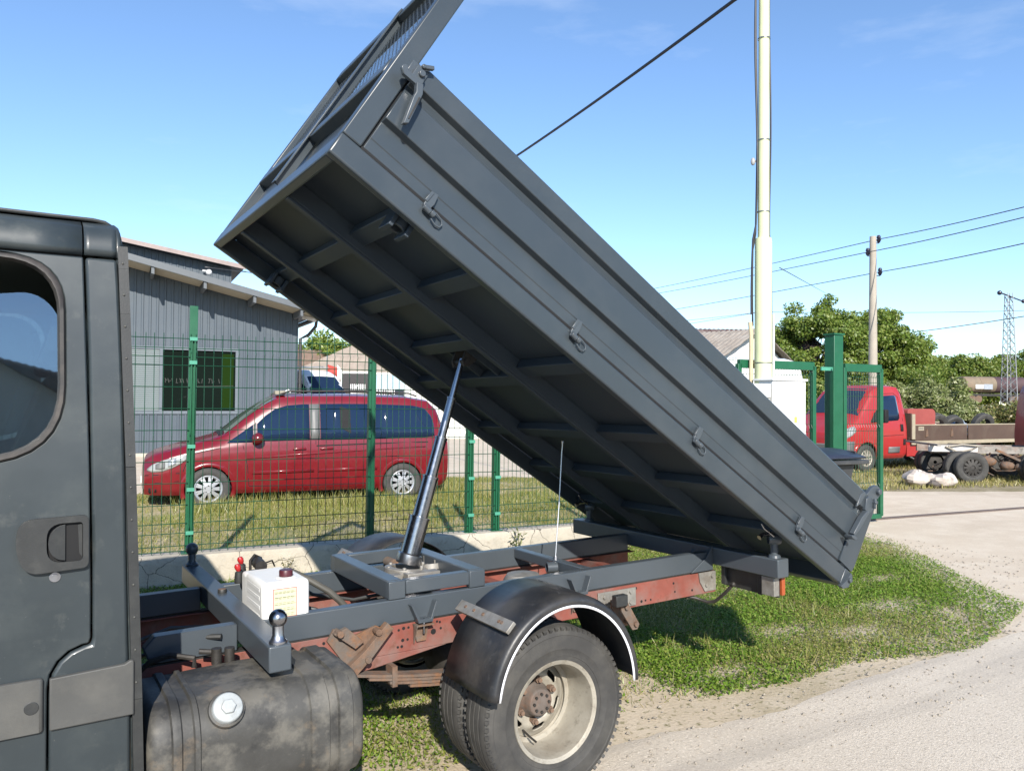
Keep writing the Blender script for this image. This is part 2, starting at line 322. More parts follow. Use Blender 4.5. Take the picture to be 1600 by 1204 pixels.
def near_edge(x, y):      # 0 at the worn road edge, 1 half a metre in
    ye = np.interp(x, [-6, 1.75, 2.95, 3.66, 5.7, 6.4, 7.4, 7.85, 8.6, 9.3, 9.65], [3.1, 3.25, 3.38, 3.2, 3.15, 3.4, 3.75, 4.45, 5.25, 6.05, 6.8]); return np.clip((y - ye + 1.0 * (fbm(x, y, 1.3, 77, 5) - 0.52)) / 0.55, 0, 1)
def dg(x, y):
    d = x * F0.x + y * F0.y; bare = patchy(x, y, 0.95, 6, 0.37, 0.49); e = near_edge(x, y)
    und = 1 - 0.55 * np.exp(-((y - 3.6) / 0.55) ** 2) * (x < 3.4)
    for bx_, by_, br_ in ((3.15, 3.75, .30), (3.9, 3.55, .22), (4.95, 3.95, .30), (5.5, 3.65, .25), (6.4, 4.0, .35), (7.3, 4.6, .3), (8.2, 5.7, .35), (2.3, 4.0, .4), (5.9, 5.0, .28)):
        bare = bare * (1 - 0.9 * np.exp(-(((x - bx_) ** 2 * .45 + (y - by_) ** 2 * 2.2) / br_ ** 2) * (0.6 + 0.9 * fbm(x, y, 3.0, 55, 3))))
    return np.clip(bare * (0.25 + 0.75 * e) * und + 0.02, 0, 1) * np.clip(1.5 - d / 11, 0.35, 1)
x, y, r_ = scatter([(-0.5, 3.0)] + EDGE[1:-1] + [(-0.5, 8.0)], 800000, dg, 31); dull = fbm(x, y, 1.1, 91, 4) + r_.uniform(-.12, .12, len(x)) > 0.58; leaflets('verge_clover', x[~dull], y[~dull], 0.0, 0.055, 0.023, G1, r_); leaflets('verge_knotgrass', x[dull], y[dull], 0.0, 0.040, 0.019, G3, r_)
x, y, r_ = scatter([(-0.5, 3.0)] + EDGE[1:-1] + [(-0.5, 8.0)], 150000, lambda a, b_: dg(a, b_) * 0.7 + 0.12 * near_edge(a, b_), 32); blades('verge_grass', x, y, 0.0, 0.055, 0.006, G1, r_, 1.0)
x, y, r_ = scatter([(-0.5, 3.0)] + EDGE[1:-1] + [(-0.5, 8.0)], 90000, lambda a, b_: (1 - patchy(a, b_, 0.95, 6, 0.37, 0.49)) * (0.12 + 0.5 * near_edge(a, b_)), 33); blades('dry_verge_grass', x, y, 0.0, 0.045, 0.006, G2, r_, 1.3)
yp = [tuple(fen(-6, -0.15)[:2]), tuple(fen(8.2, -0.15)[:2]), (10.5, 12.5), (9.5, 14.8), (7.2, 16), (2.0, 15.5), (-6, 16.5)]
x, y, r_ = scatter(yp, 260000, lambda a, b_: (0.12 + 0.88 * patchy(a, b_, 0.75, 9, 0.43, 0.56)) * np.clip(1.6 - b_ / 14, 0.4, 1), 41); blades('yard_grass', x, y, 0.0, 0.06, 0.011, leaf_mat('yard_grass_leaf', (0.11, 0.155, 0.022), (0.20, 0.22, 0.04), (0.33, 0.29, 0.11), 0.28), r_, 0.9)
x, y, r_ = scatter(yp, 110000, lambda a, b_: 0.08 + 0.6 * patchy(a, b_, 0.9, 19, 0.42, 0.52), 42); blades('dry_yard_grass', x, y, 0.0, 0.05, 0.011, G2, r_, 1.1)
x, y, r_ = scatter([(12.5, 9.8), (16, 8.9), (22, 7.0), (30, 8), (34, 20), (22, 22), (14, 14)], 120000, lambda a, b_: 0.12 + 0.7 * patchy(a, b_, 0.35, 15, 0.42, 0.6), 43); blades('dry_field_grass', x, y, 0.0, 0.10, 0.02, G2, r_, 0.9)
x, y, r_ = scatter([(-0.5, 3.4)] + EDGE[1:-1] + [(-0.5, 8.0)], 16000, lambda a, b_: dg(a, b_) * (fbm(a, b_, 1.6, 101, 4) > 0.56), 34); blades('tall_verge_grass', x, y, 0.0, 0.13, 0.007, G3, r_, 0.8)
x, y, r_ = scatter([tuple(fen(-3, -.5)[:2]), tuple(fen(6.6, -.5)[:2]), tuple(fen(6.6, -.13)[:2]), tuple(fen(-3, -.13)[:2])], 5000, lambda a, b_: 0.2 + 0.8 * (fbm(a, b_, 2.2, 103, 4) > 0.55), 35); blades('tall_yard_grass', x, y, 0.0, 0.16, 0.008, G3, r_, 0.7)
x, y, r_ = scatter([(2.0, 12.4), (7.2, 11.6), (7.6, 13.6), (2.2, 14.4)], 9000, lambda a, b_: 0.15 + 0.85 * (fbm(a, b_, 1.5, 105, 4) > 0.52), 36); blades('tall_yard_grass', x, y, 0.0, 0.20, 0.014, G3, r_, 0.7)
# loose pebbles along the road edge
x, y, r_ = scatter([(1.5, 2.5), (9.5, 2.3), (9.8, 6.9), (9.2, 6.8), (7.3, 4.4), (6.0, 3.7), (1.5, 3.7)], 3800, lambda a, b_: 0.9, 51)
s = r_.uniform(0.004, 0.014, len(x)); V = []
for i in range(len(x)):
    q = s[i] * r_.uniform(0.6, 1.3, (6, 1)) * np.array([[1, 0, 0], [-1, 0, 0], [0, 1, 0], [0, -1, 0], [0, 0, .7], [0, 0, -.5]]) + np.array([x[i], y[i], 0.008])
    for t in ((0, 2, 4), (2, 1, 4), (1, 3, 4), (3, 0, 4), (2, 0, 5), (1, 2, 5), (3, 1, 5), (0, 3, 5)): V.extend(q[list(t)])
stuff(mesh_np('pebbles', np.array(V), 3, pm('pebble', (0.42, 0.37, 0.30), 0.9, var=0.35, scale=3)))

# ---- concrete plinth of the fence, with cracks
mc = ground_mat('plinth_concrete', [(0.52, 0.47, 0.385), (0.46, 0.41, 0.33), (0.40, 0.365, 0.30)], 1.5, 5.0, bscale=28, bump=0.55, speck=[((0.33, 0.29, 0.23), 15.0, 0.60, 0.78)])
n = mc.node_tree.nodes; l = mc.node_tree.links
t = n.new('ShaderNodeTexCoord'); nz = n.new('ShaderNodeTexNoise'); nz.inputs['Scale'].default_value = 5; nz.inputs['Detail'].default_value = 5; l.new(t.outputs['Object'], nz.inputs['Vector'])
ad = n.new('ShaderNodeMixRGB'); ad.blend_type = 'ADD'; ad.inputs[0].default_value = 0.16; l.new(t.outputs['Object'], ad.inputs[1]); l.new(nz.outputs['Color'], ad.inputs[2])
vo = n.new('ShaderNodeTexVoronoi'); vo.feature = 'DISTANCE_TO_EDGE'; vo.inputs['Scale'].default_value = 1.9; l.new(ad.outputs[0], vo.inputs['Vector'])
lt = n.new('ShaderNodeMath'); lt.operation = 'LESS_THAN'; lt.inputs[1].default_value = 0.0055; l.new(vo.outputs['Distance'], lt.inputs[0])
pb = n['Principled BSDF']; src = pb.inputs['Base Color'].links[0].from_socket; mm = n.new('ShaderNodeMix'); mm.data_type = 'RGBA'; mm.inputs[7].default_value = (0.10, 0.09, 0.075, 1); l.new(lt.outputs[0], mm.inputs[0]); l.new(src, mm.inputs[6]); l.new(mm.outputs[2], pb.inputs['Base Color'])
g = MB(); NT = 160; rows_ = []
for i in range(NT + 1):
    t = -8 + 15.2 * i / NT; w1 = (fbm(t, 0.3, 2.0, 61, 4) - 0.5) * 0.02; w2 = (fbm(t, 7.3, 1.2, 62, 4) - 0.5) * 0.025
    rows_.append([fen(t, o + (w1 if o > 0 else 0), z + (w2 if z > 0.2 else 0)) for o, z in ((0.15, -0.05), (0.145, 0.08), (0.14, 0.20), (0.135, 0.27), (0.12, 0.292), (0.0, 0.298), (-0.10, 0.296), (-0.12, 0.28), (-0.12, -0.05))])
g.grid(rows_); g.f.append(tuple(range(9))); g.m.append(0); g.f.append(tuple(NT * 9 + k for k in range(8, -1, -1))); g.m.append(0)
tag(g.build('plinth_wall', mc, smooth=40), 'low cracked concrete plinth wall running under the green mesh fence', 'wall')

# ---- green mesh fence
GREEN = pm('green_coat', (0.012, 0.135, 0.060), 0.38, var=0.10, scale=6, dirt=[((0.04, 0.16, 0.09), 0.3, 5.0, 0.5, 0.7)])
GREENL = pm('green_clip', (0.10, 0.42, 0.28), 0.4, var=0.1)
WIREG = pm('green_wire', (0.010, 0.085, 0.042), 0.45, var=0.15)
fence = world_thing('mesh_fence', 'green welded wire mesh fence with square posts on the low concrete wall', 'fence', fen(0, 0, 0.30))
HZ = [0.325, 0.375, 0.49, 0.58, 0.75, 0.95, 1.15, 1.34, 1.44, 1.64, 1.84, 2.04, 2.12, 2.20, 2.29]
BEND = [(0.325, 0.375, 0.0), (0.49, 0.58, 0.022), (1.34, 1.44, 0.022), (2.12, 2.20, 0.022)]
def panel(t0, t1, sp, parent, zt=2.335, z0=0.305, off=0.045, rw=0.0034):
    g = MB(); k = int((t1 - t0) / sp)
    prof_ = [(z0, 0)]
    for za, zb, e in BEND:
        if e and za > z0 and zb < zt: prof_ += [(za - 0.0, 0), ((za + zb) / 2, e), (zb + 0.0, 0)]
    prof_.append((zt, 0))
    for i in range(k + 1):
        t = t0 + (t1 - t0) * i / k; jit = random.uniform(-.004, .004)
        g.tube([fen(t + jit * (z - 1), off + e, z) for z, e in prof_], rw, 4, cap=False)
    for z in HZ:
        if z0 < z < zt: g.tube([fen(t0, off + 0.004, z), fen(t1, off + 0.004, z)], rw * 1.15, 4, cap=False)
    return stuff(g.build('mesh_panel', WIREG, parent, smooth=0, fix=False))
posts = [-6.7, -4.97, -3.24, -1.75, 0.0, 1.73, 2.845, 3.165, 5.0]
for a, c in zip(posts[:-1], posts[1:]):
    panel(a + 0.02, c - 0.02, 0.075 if c < 2 else (0.06 if c < 3 else 0.05), fence)
panel(5.02, 6.60, 0.05, fence)
for t in posts:
    h = 2.60 if t != 1.73 else 2.52
    g = MB(); ln = -0.010 * h
    def fp(o, dt, z): return fen(t + dt - 0.006 * (2.6 - z), o, z)
    s_ = 0.036
    g.hexa([fp(s_, -s_, 0.295), fp(s_, s_, 0.295), fp(-s_, s_, 0.295), fp(-s_, -s_, 0.295), fp(s_, -s_, h), fp(s_, s_, h), fp(-s_, s_, h), fp(-s_, -s_, h)])
    g.hexa([fp(.07, -.07, 0.296), fp(.07, .07, 0.296), fp(-.07, .07, 0.296), fp(-.07, -.07, 0.296), fp(.07, -.07, 0.303), fp(.07, .07, 0.303), fp(-.07, .07, 0.303), fp(-.07, -.07, 0.303)])
    po = g.build('fence_post', GREEN, fence, bevel=0.003)
    if t != 1.73:
        g = MB()
        for dt in (-0.014, 0.014): g.hexa([fp(0.062, dt - .006, 0.31), fp(0.062, dt + .006, 0.31), fp(0.037, dt + .006, 0.31), fp(0.037, dt - .006, 0.31), fp(0.062, dt - .006, 2.29), fp(0.062, dt + .006, 2.29), fp(0.037, dt + .006, 2.29), fp(0.037, dt - .006, 2.29)])
        g.build('clamp_strip', GREEN, po)
        for z in (0.47, 0.87, 1.27, 2.05, 2.27):
            g = MB(); g.hexa([fp(0.072, -.034, z), fp(0.072, .034, z), fp(0.060, .034, z), fp(0.060, -.034, z), fp(0.072, -.034, z + 0.035), fp(0.072, .034, z + 0.035), fp(0.060, .034, z + 0.035), fp(0.060, -.034, z + 0.035)]); g.build('post_clip', GREENL, po, bevel=0.003)
# ---- gates at the drive
def leaf(name, t0, t1, label, zt=2.25, z0=0.09, th=0.032, sp=0.05):
    lf = world_thing(name, label, 'gate', fen(t0, 0, 0.0)); b_ = th
    for p, q in (((t0, z0), (t0, zt)), ((t1, z0), (t1, zt)), ((t0, zt), (t1, zt)), ((t0, z0), (t1, z0))):
        g = MB(); g.bar(fen(p[0], 0, p[1]), fen(q[0], 0, q[1]), 2 * b_, 2 * b_ + (0.05 if p[1] == q[1] and p[1] > 1 else 0), up=(FN if p[0] == q[0] else (0, 0, 1))); g.build('gate_tube', GREEN, lf, bevel=0.003)
    panel(t0 + 0.035, t1 - 0.035, sp, lf, zt=zt - 0.03, z0=z0 + 0.03, off=0.0); return lf
leaf('mesh_gate', 6.69, 8.05, 'wide green mesh gate leaf behind the white electric cabinet'); gr = leaf('mesh_gate', 8.66, 9.42, 'narrow green mesh gate leaf right of the tall green gate post')
gp = world_thing('gate_post', 'tall thick green steel gate post with a capped top', 'post', fen(8.46, 0, 0))
g = MB(); g.hexa([fen(8.37, .085, 0), fen(8.55, .085, 0), fen(8.55, -.085, 0), fen(8.37, -.085, 0), fen(8.37, .085, 2.70), fen(8.55, .085, 2.70), fen(8.55, -.085, 2.70), fen(8.37, -.085, 2.70)]); g.build('post_tube', GREEN, gp, bevel=0.006)
g = MB(); g.hexa([fen(8.355, .10, 2.702), fen(8.565, .10, 2.702), fen(8.565, -.10, 2.702), fen(8.355, -.10, 2.702), fen(8.355, .10, 2.725), fen(8.565, .10, 2.725), fen(8.565, -.10, 2.725), fen(8.355, -.10, 2.725)]); g.build('post_cap', GREEN, gp)
for z in (0.85, 2.22):
    g = MB(); g.bar(fen(8.15, 0.05, z), fen(8.37, 0.05, z), 0.02, 0.05); g.build('hinge', GREENL, gp)
g = MB(); g.tube([fen(8.33, 0.11, z) for z in (0.2, 1.0, 2.25)], 0.012, 6); g.build('clamp_strip', GREEN, gp)

# ---- lamp pole with cables, cabinets
CREAM = pm('cream_pole', (0.70, 0.735, 0.44), 0.55, var=0.05, scale=3, bump=0.03, bscale=12, dirt=[((0.5, 0.5, 0.38), 0.4, 3.0, 0.5, 0.75)])
CABLEM = pm('black_cable', (0.012, 0.012, 0.02), 0.5)
pw = Vector((8.30, 6.93, 0)); pole = world_thing('lamp_pole', 'tall cream painted steel pole with black cables strapped along it', 'pole', pw)
g = MB(); g.lathe([(0.112, 0), (0.112, 1.2), (0.108, 3.86), (0.10, 3.90), (0.076, 3.91)], pw, (0, 0, 1), 28); g.build('pole_base', CREAM, pole)
g = MB(); g.lathe([(0.074, 3.90), (0.070, 6.0), (0.060, 9.5), (0.0, 9.52)], pw, (0, 0, 1), 24); g.build('pole_shaft', CREAM, pole)
def pside(a, r, z): return pw + Vector((math.cos(a) * r, math.sin(a) * r, z))
aL = math.atan2(-R0.y, -R0.x) - 0.35; aR = math.atan2(R0.y, R0.x) + 0.3
for a, r, z0, z1, k in ((aL, 0.115, 2.75, 9.4, .02), (aL + 0.3, 0.10, 2.9, 9.4, .035), (aR, 0.105, 2.9, 7.9, .02)):
    g = MB(); pts = []
    for i in range(34):
        z = z0 + (z1 - z0) * i / 33; rb = 0.118 if z < 3.9 else 0.085; pts.append(pside(a + 0.15 * math.sin(z * 2.1 + r * 50), rb + k * (0.5 + 0.5 * math.sin(z * 1.7 + a)), z))
    g.tube(pts, 0.012, 6); g.build('pole_cable', CABLEM, pole)
g = MB(); g.tube([pside(aL, 0.15, 1.6), pside(aL, 0.15, 2.62), pside(aL, 0.165, 2.80)], 0.028, 10); g.build('cable_conduit', pm('buff_conduit', (0.62, 0.52, 0.34), 0.5, var=0.08), pole)
g = MB(); g.tube([pside(aR - 0.3, 0.135, 1.6), pside(aR - 0.3, 0.135, 2.9)], 0.018, 8); g.build('cable_conduit', pm('grey_conduit', (0.55, 0.58, 0.58), 0.5), pole)
for z in (2.26, 4.25, 5.2, 6.55):
    rb = 0.113 if z < 3.9 else 0.077; g = MB(); g.lathe([(rb, -.006), (rb + 0.004, -.006), (rb + 0.004, .006), (rb, .006)], pw + Vector((0, 0, z)), (0, 0, 1), 20, closed=True); g.build('pole_strap', STEELD if 'STEELD' in globals() else pm('strap_steel', (0.25, 0.25, 0.24), 0.4, metal=0.8), pole)
g = MB(); q = pside(aL, 0.135, 4.93); g.sphere(q, 0.035, 14, 10, 0.9, 0.9, 1.5); g.bar(pside(aL, 0.07, 4.93), q, .02, .02); g.build('photocell', pm('grey_sensor', (0.5, 0.5, 0.5), 0.4), pole)
KAB = pm('white_cabinet', (0.84, 0.84, 0.82), 0.55, var=0.03, scale=4, dirt=[((0.6, 0.58, 0.5), 0.3, 4.0, 0.55, 0.8)])
def facing_box(t0, t1, o0, o1, z0, z1):
    g = MB(); g.hexa([fen(t0, o1, z0), fen(t1, o1, z0), fen(t1, o0, z0), fen(t0, o0, z0), fen(t0, o1, z1), fen(t1, o1, z1), fen(t1, o0, z1), fen(t0, o0, z1)]); return g
kt = 7.16
cab_ = world_thing('electric_cabinet', 'tall white electric cabinet with a small yellow warning sticker before the gate', 'cabinet', fen(7.13, 0.30, 0))
facing_box(6.84, 7.42, 0.14, 0.46, 0.0, 2.02).build('cabinet_body', KAB, cab_, bevel=0.012)
facing_box(6.86, 7.40, 0.461, 0.472, 0.25, 1.99).build('cabinet_door', KAB, cab_, bevel=0.004)
facing_box(6.82, 7.44, 0.12, 0.48, 2.021, 2.05).build('cabinet_roof', KAB, cab_, bevel=0.006)
facing_box(7.20, 7.25, 0.4725, 0.4735, 1.48, 1.56).build('warning_sticker', pm('yellow_sticker', (0.75, 0.68, 0.12), 0.5), cab_)
mb_ = world_thing('meter_box', 'pale grey meter box at the foot of the cream pole', 'cabinet', fen(6.67, 0.30, 0))
GKAB = pm('grey_cabinet', (0.56, 0.56, 0.53), 0.5, var=0.04)
facing_box(6.53, 6.81, 0.18, 0.44, 0.0, 1.80).build('box_body', GKAB, mb_, bevel=0.006); facing_box(6.53, 6.81, 0.16, 0.46, 1.803, 1.98).build('box_head', GKAB, mb_, bevel=0.006)

# ---- wheeled rubbish container behind the raised bed
BINM = pm('bin_plastic', (0.055, 0.058, 0.062), 0.5, var=0.12, dirt=[((0.2, 0.19, 0.17), 0.4, 6.0, 0.5, 0.7)])
bn = world_thing('rubbish_container', 'dark grey wheeled rubbish container with a dusty black lid beside the gate', 'bin', fen(6.68, 1.0, 0))
def bx(u, v, z): return fen(6.68, 1.0, 0) + FD * u + FN * v + Vector((0, 0, z))
g = MB(); g.hexa([bx(-.50, -.32, .18), bx(.44, -.32, .18), bx(.44, .30, .18), bx(-.50, .30, .18), bx(-.60, -.42, 1.02), bx(.53, -.42, 1.02), bx(.53, .40, 1.02), bx(-.60, .40, 1.02)]); g.build('bin_body', BINM, bn, bevel=0.02)
g = MB(); g.hexa([bx(-.70, -.52, 1.025), bx(.66, -.52, 1.025), bx(.66, .50, 1.025), bx(-.70, .50, 1.025), bx(-.70, -.52, 1.075), bx(.66, -.52, 1.075), bx(.66, .50, 1.075), bx(-.70, .50, 1.075)]); g.build('bin_rim', BINM, bn, bevel=0.01)
g = MB(); g.grid([[bx(u, v, 1.08 + 0.10 * math.cos(v / 0.5 * 1.35)) for v in np.linspace(-0.5, 0.5, 9)] for u in (-.64, -.3, 0.0, .3, .60)]); g.build('bin_lid', pm('lid_plastic', (0.03, 0.036, 0.06), 0.45, var=0.1), bn, solid=0.02, smooth=60)
g = MB(); g.tube([bx(.60, .35, 1.09), bx(.60, .35, 1.16), bx(.60, -.05, 1.17), bx(.60, -.05, 1.10)], 0.012, 6); g.build('bin_handle', BINM, bn)
for u in (-.45, .45):
    for v in (-.3, .3):
        g = MB(); c = bx(u, v, 0.1); g.lathe([(0.03, -.02), (0.1, -.025), (0.1, .025), (0.03, .02)], c, FN, 18, closed=True); g.build('wheel', RUBBER if 'RUBBER' in globals() else BINM, bn)
# ================================================================== THE TIPPER TRUCK
GREY = pm('grey_paint', (0.084, 0.101, 0.117), 0.33, var=0.07, scale=2.2, bump=0.02, bscale=25, dirt=[((0.13, 0.14, 0.14), 0.18, 3.0, 0.5, 0.75), ((0.16, 0.155, 0.145), 0.25, 45.0, 0.66, 0.76)])
BED = pm('bed_paint', (0.055, 0.070, 0.083), 0.33, var=0.08, scale=1.6, bump=0.10, bscale=3.5, dirt=[((0.105, 0.115, 0.12), 0.45, 2.3, 0.45, 0.72), ((0.17, 0.165, 0.15), 0.22, 70.0, 0.68, 0.78)])
CABP = pm('cab_paint', (0.037, 0.049, 0.055), 0.42, var=0.10, scale=3.0, coat=0.12, bump=0.02, bscale=8, dirt=[((0.10, 0.115, 0.11), 0.45, 4.0, 0.46, 0.72), ((0.32, 0.31, 0.28), 0.5, 42.0, 0.69, 0.74), ((0.16, 0.165, 0.15), 0.35, 11.0, 0.58, 0.72)])
PLAST = pm('worn_plastic', (0.088, 0.088, 0.083), 0.62, var=0.14, scale=5, bump=0.05, bscale=180, dirt=[((0.2, 0.19, 0.165), 0.35, 6.0, 0.45, 0.7)])
PLASTD = pm('dark_plastic', (0.034, 0.036, 0.036), 0.5, var=0.15, scale=10, bump=0.05, bscale=200, dirt=[((0.10, 0.10, 0.09), 0.4, 14.0, 0.5, 0.75)])
RUBBER = pm('tyre_rubber', (0.055, 0.053, 0.050), 0.75, var=0.18, scale=14, bump=0.08, bscale=120, dirt=[((0.16, 0.15, 0.13), 0.45, 7.0, 0.42, 0.7)])
SEAL = pm('rubber_seal', (0.030, 0.028, 0.027), 0.55, var=0.2, scale=20, dirt=[((0.12, 0.10, 0.085), 0.6, 8.0, 0.4, 0.6)])
REDC = pm('red_oxide', (0.30, 0.085, 0.06), 0.6, var=0.18, scale=7, bump=0.06, bscale=60, dirt=[((0.26, 0.21, 0.185), 0.75, 4.5, 0.44, 0.68), ((0.14, 0.06, 0.03), 0.6, 16.0, 0.55, 0.7)])
RUST = pm('rusty_steel', (0.21, 0.125, 0.08), 0.85, var=0.35, scale=18, bump=0.25, bscale=90, dirt=[((0.17, 0.15, 0.13), 0.85, 9.0, 0.42, 0.6), ((0.33, 0.14, 0.05), 0.6, 16.0, 0.52, 0.66)])
CHROME = pm('polished_steel', (0.31, 0.31, 0.325), 0.22, metal=1.0, var=0.05, scale=30)
STEEL = pm('worked_steel', (0.42, 0.42, 0.44), 0.32, metal=1.0, var=0.12, scale=12, dirt=[((0.16, 0.12, 0.09), 0.5, 14.0, 0.55, 0.75)])
ZINC = pm('zinc_plate', (0.42, 0.40, 0.36), 0.5, metal=0.5, var=0.2, scale=20, dirt=[((0.25, 0.2, 0.15), 0.6, 12.0, 0.5, 0.7)])
TANK = pm('dusty_tank', (0.070, 0.068, 0.062), 0.58, var=0.35, scale=5.0, bump=0.12, bscale=45, dirt=[((0.185, 0.172, 0.145), 0.8, 4.6, 0.47, 0.58), ((0.25, 0.185, 0.12), 0.5, 7.0, 0.58, 0.68), ((0.025, 0.025, 0.025), 0.75, 4.5, 0.55, 0.63), ((0.28, 0.25, 0.21), 0.35, 30.0, 0.6, 0.75)])
MUDG = pm('mudguard_plastic', (0.030, 0.031, 0.034), 0.42, var=0.2, scale=6, bump=0.06, bscale=50, dirt=[((0.12, 0.108, 0.092), 0.55, 5.0, 0.42, 0.7), ((0.10, 0.10, 0.10), 0.5, 28.0, 0.58, 0.7)])
RIM = pm('dusty_rim', (0.50, 0.46, 0.38), 0.5, metal=0.25, var=0.14, scale=8, bump=0.04, bscale=80, dirt=[((0.25, 0.20, 0.14), 0.55, 6.0, 0.46, 0.7), ((0.15, 0.12, 0.09), 0.5, 25.0, 0.55, 0.72)])
BLACK = pm('black_void', (0.008, 0.008, 0.009), 0.8, var=0.1)
DARKSTEEL = pm('greasy_steel', (0.06, 0.055, 0.05), 0.55, metal=0.4, var=0.3, scale=20, bump=0.1, bscale=60)
WHITEP = pm('white_plastic', (0.80, 0.80, 0.78), 0.42, var=0.04, scale=5, bump=0.03, bscale=30)
WHITE = pm('white_tape', (0.82, 0.82, 0.85), 0.4, var=0.03)
REDP = pm('red_plastic', (0.55, 0.03, 0.03), 0.35, var=0.1)
AMBER = pm('amber_lens', (0.45, 0.10, 0.03), 0.3, var=0.1)
CREAMLBL = pm('yellow_label', (0.62, 0.60, 0.42), 0.5, var=0.05, scale=30)
CABGL = glass_mat('cab_glass', (0.40, 0.52, 0.55), 0.30, base=0.22)
BEDSHADE = pm('shaded_bed_paint', (0.042, 0.059, 0.078), 0.5, var=0.12, scale=2.0, bump=0.03, bscale=20, dirt=[((0.06, 0.078, 0.088), 0.4, 3.0, 0.5, 0.75)])  # bed paint darkened and cooled: the underside's shade is put into its colour
SEATF = pm('seat_fabric', (0.05, 0.055, 0.055), 0.9, var=0.2, scale=30)
TRIM = pm('headliner', (0.07, 0.075, 0.06), 0.85, var=0.2, scale=40)

TT = Matrix(((0.999916, 0.000423, -0.012978), (-0.000264, 0.999925, 0.012212), (0.012982, -0.012207, 0.999841)))
TB = Vector((2.03, 3.80, 0.02))
TM = Matrix.Translation(TT @ (TB - CAMP) + CAMP) @ TT.to_4x4()
truck = thing('tipper_truck', 'dark grey tipper truck with its long load bed raised on a hydraulic ram', 'truck', base=TB, mat=TM)
P0 = Vector((0.978, 2.80, 2.689)); AL = R(33.5)
BU = Vector((math.cos(AL), 0, -math.sin(AL))); BW = Vector((math.sin(AL), 0, math.cos(AL)))
def bp(p): return P0 + BU * p[0] + Vector((0, p[1], 0)) + BW * p[2]     # load-bed frame (along, across, up) -> truck frame
def bb(): return MB(bp)
BL, BWD = 3.67, 2.02

# ---- load bed frame
b = bb(); b.box(0.0, 3.60, 0.0, 0.045, 0, 0.098); b.build('side_sill', BED, truck, bevel=0.009, seg=3)
b = bb(); b.box(0.0, 3.60, BWD - 0.045, BWD, 0, 0.098); b.build('side_sill', BED, truck, bevel=0.009, seg=3)
b = bb(); b.box(0.001, 0.045, 0.046, BWD - 0.046, 0.001, 0.108); b.build('front_sill', BED, truck, bevel=0.008, seg=3)
b = bb(); b.box(3.602, 3.655, 0.0, BWD, 0.0, 0.098); b.build('rear_sill', BED, truck, bevel=0.006)
b = bb(); b.box(0.046, 3.60, 0.046, BWD - 0.046, 0.099, 0.106); b.build('floor_plate', BEDSHADE, truck)
for v in (0.645, 1.46):
    b = bb(); b.box(0.046, 3.60, v, v + 0.012, 0.014, 0.0985); b.box(0.046, 3.60, v, v + 0.042, 0.0, 0.0138); b.build('longitudinal_beam', BEDSHADE, truck, bevel=0.003)
rows = [(0.047, 0.644, [0.40, 0.81, 1.49, 2.12, 2.64, 3.15]), (0.658, 1.459, [0.41, 0.81, 1.22, 1.56, 2.12, 2.64, 3.15]), (1.473, 1.974, [0.41, 0.85, 1.56, 2.12, 2.64, 3.15])]
for y0, y1, us in rows:
    for u in us:
        b = bb(); b.box(u - 0.044, u + 0.044, y0, y1, 0.046, 0.0985); b.build('cross_brace', BEDSHADE, truck, bevel=0.004)
for v in (0.92, 1.12):
    b = bb(); b.box(1.266, 1.514, v, v + 0.014, 0.055, 0.0985); b.build('hoist_rib', BEDSHADE, truck)
b = bb()
for v in (0.94, 1.055):
    b.prism([(1.22 + 0.05, 0.098), (1.22 + 0.16, 0.098), (1.34, 0.0), (1.315, -0.02), (1.29, 0.0)], lambda x, y, d: (x, d, y), v, v + 0.014)
b.cyl((1.315, 0.93, 0.012), (1.315, 1.08, 0.012), 0.016, 12); b.build('ram_bracket', DARKSTEEL, truck)
for v in (0.135, 1.885):                                    # cups that drop over the ball posts
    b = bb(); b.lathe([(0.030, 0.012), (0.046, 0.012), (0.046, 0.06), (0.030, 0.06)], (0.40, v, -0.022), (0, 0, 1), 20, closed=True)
    b.box(0.352, 0.372, v - 0.055, v + 0.055, -0.035, 0.045); b.box(0.43, 0.45, v - 0.055, v + 0.055, -0.03, 0.045); b.build('ball_cup', BEDSHADE, truck, bevel=0.003)

# ---- pressed side panels
prof = [(0.108, 0.0), (0.155, 0.0), (0.160, 0.003), (0.240, 0.0), (0.251, 0.034), (0.300, 0.034), (0.395, 0.028), (0.401, 0.020), (0.437, 0.008), (0.449, 0.042), (0.530, 0.042), (0.538, 0.034), (0.538, -0.020), (0.500, -0.024), (0.108, -0.024)]
for far in (0, 1):
    b = bb(); f_ = (lambda o: 0.006 - o) if not far else (lambda o: BWD - 0.006 + o)
    P = [[(u, f_(o), w_) for (w_, o) in prof] for u in (0.096, 0.12, 1.2, 2.4, 3.50, 3.518)]
    b.grid(P, closed=True); k = len(prof)
    b.f.append(tuple(range(k))); b.m.append(0); b.f.append(tuple(5 * k + i for i in range(k - 1, -1, -1))); b.m.append(0)
    b.build('side_panel', BED, truck, smooth=25, bevel=0.003)
    v = 0.012 if not far else BWD - 0.012
    b = bb(); b.box(0.09, 3.52, min(v - (0.006 if v < 1 else -0.006), v + (0.02 if v < 1 else -0.02)), max(v - (0.006 if v < 1 else -0.006), v + (0.02 if v < 1 else -0.02)), 0.0985, 0.1078); b.box(0.0885, 0.0955, min(v, v + (0.02 if v < 1 else -0.02)), max(v, v + (0.02 if v < 1 else -0.02)), 0.108, 0.53); b.build('panel_seam', BLACK, truck)
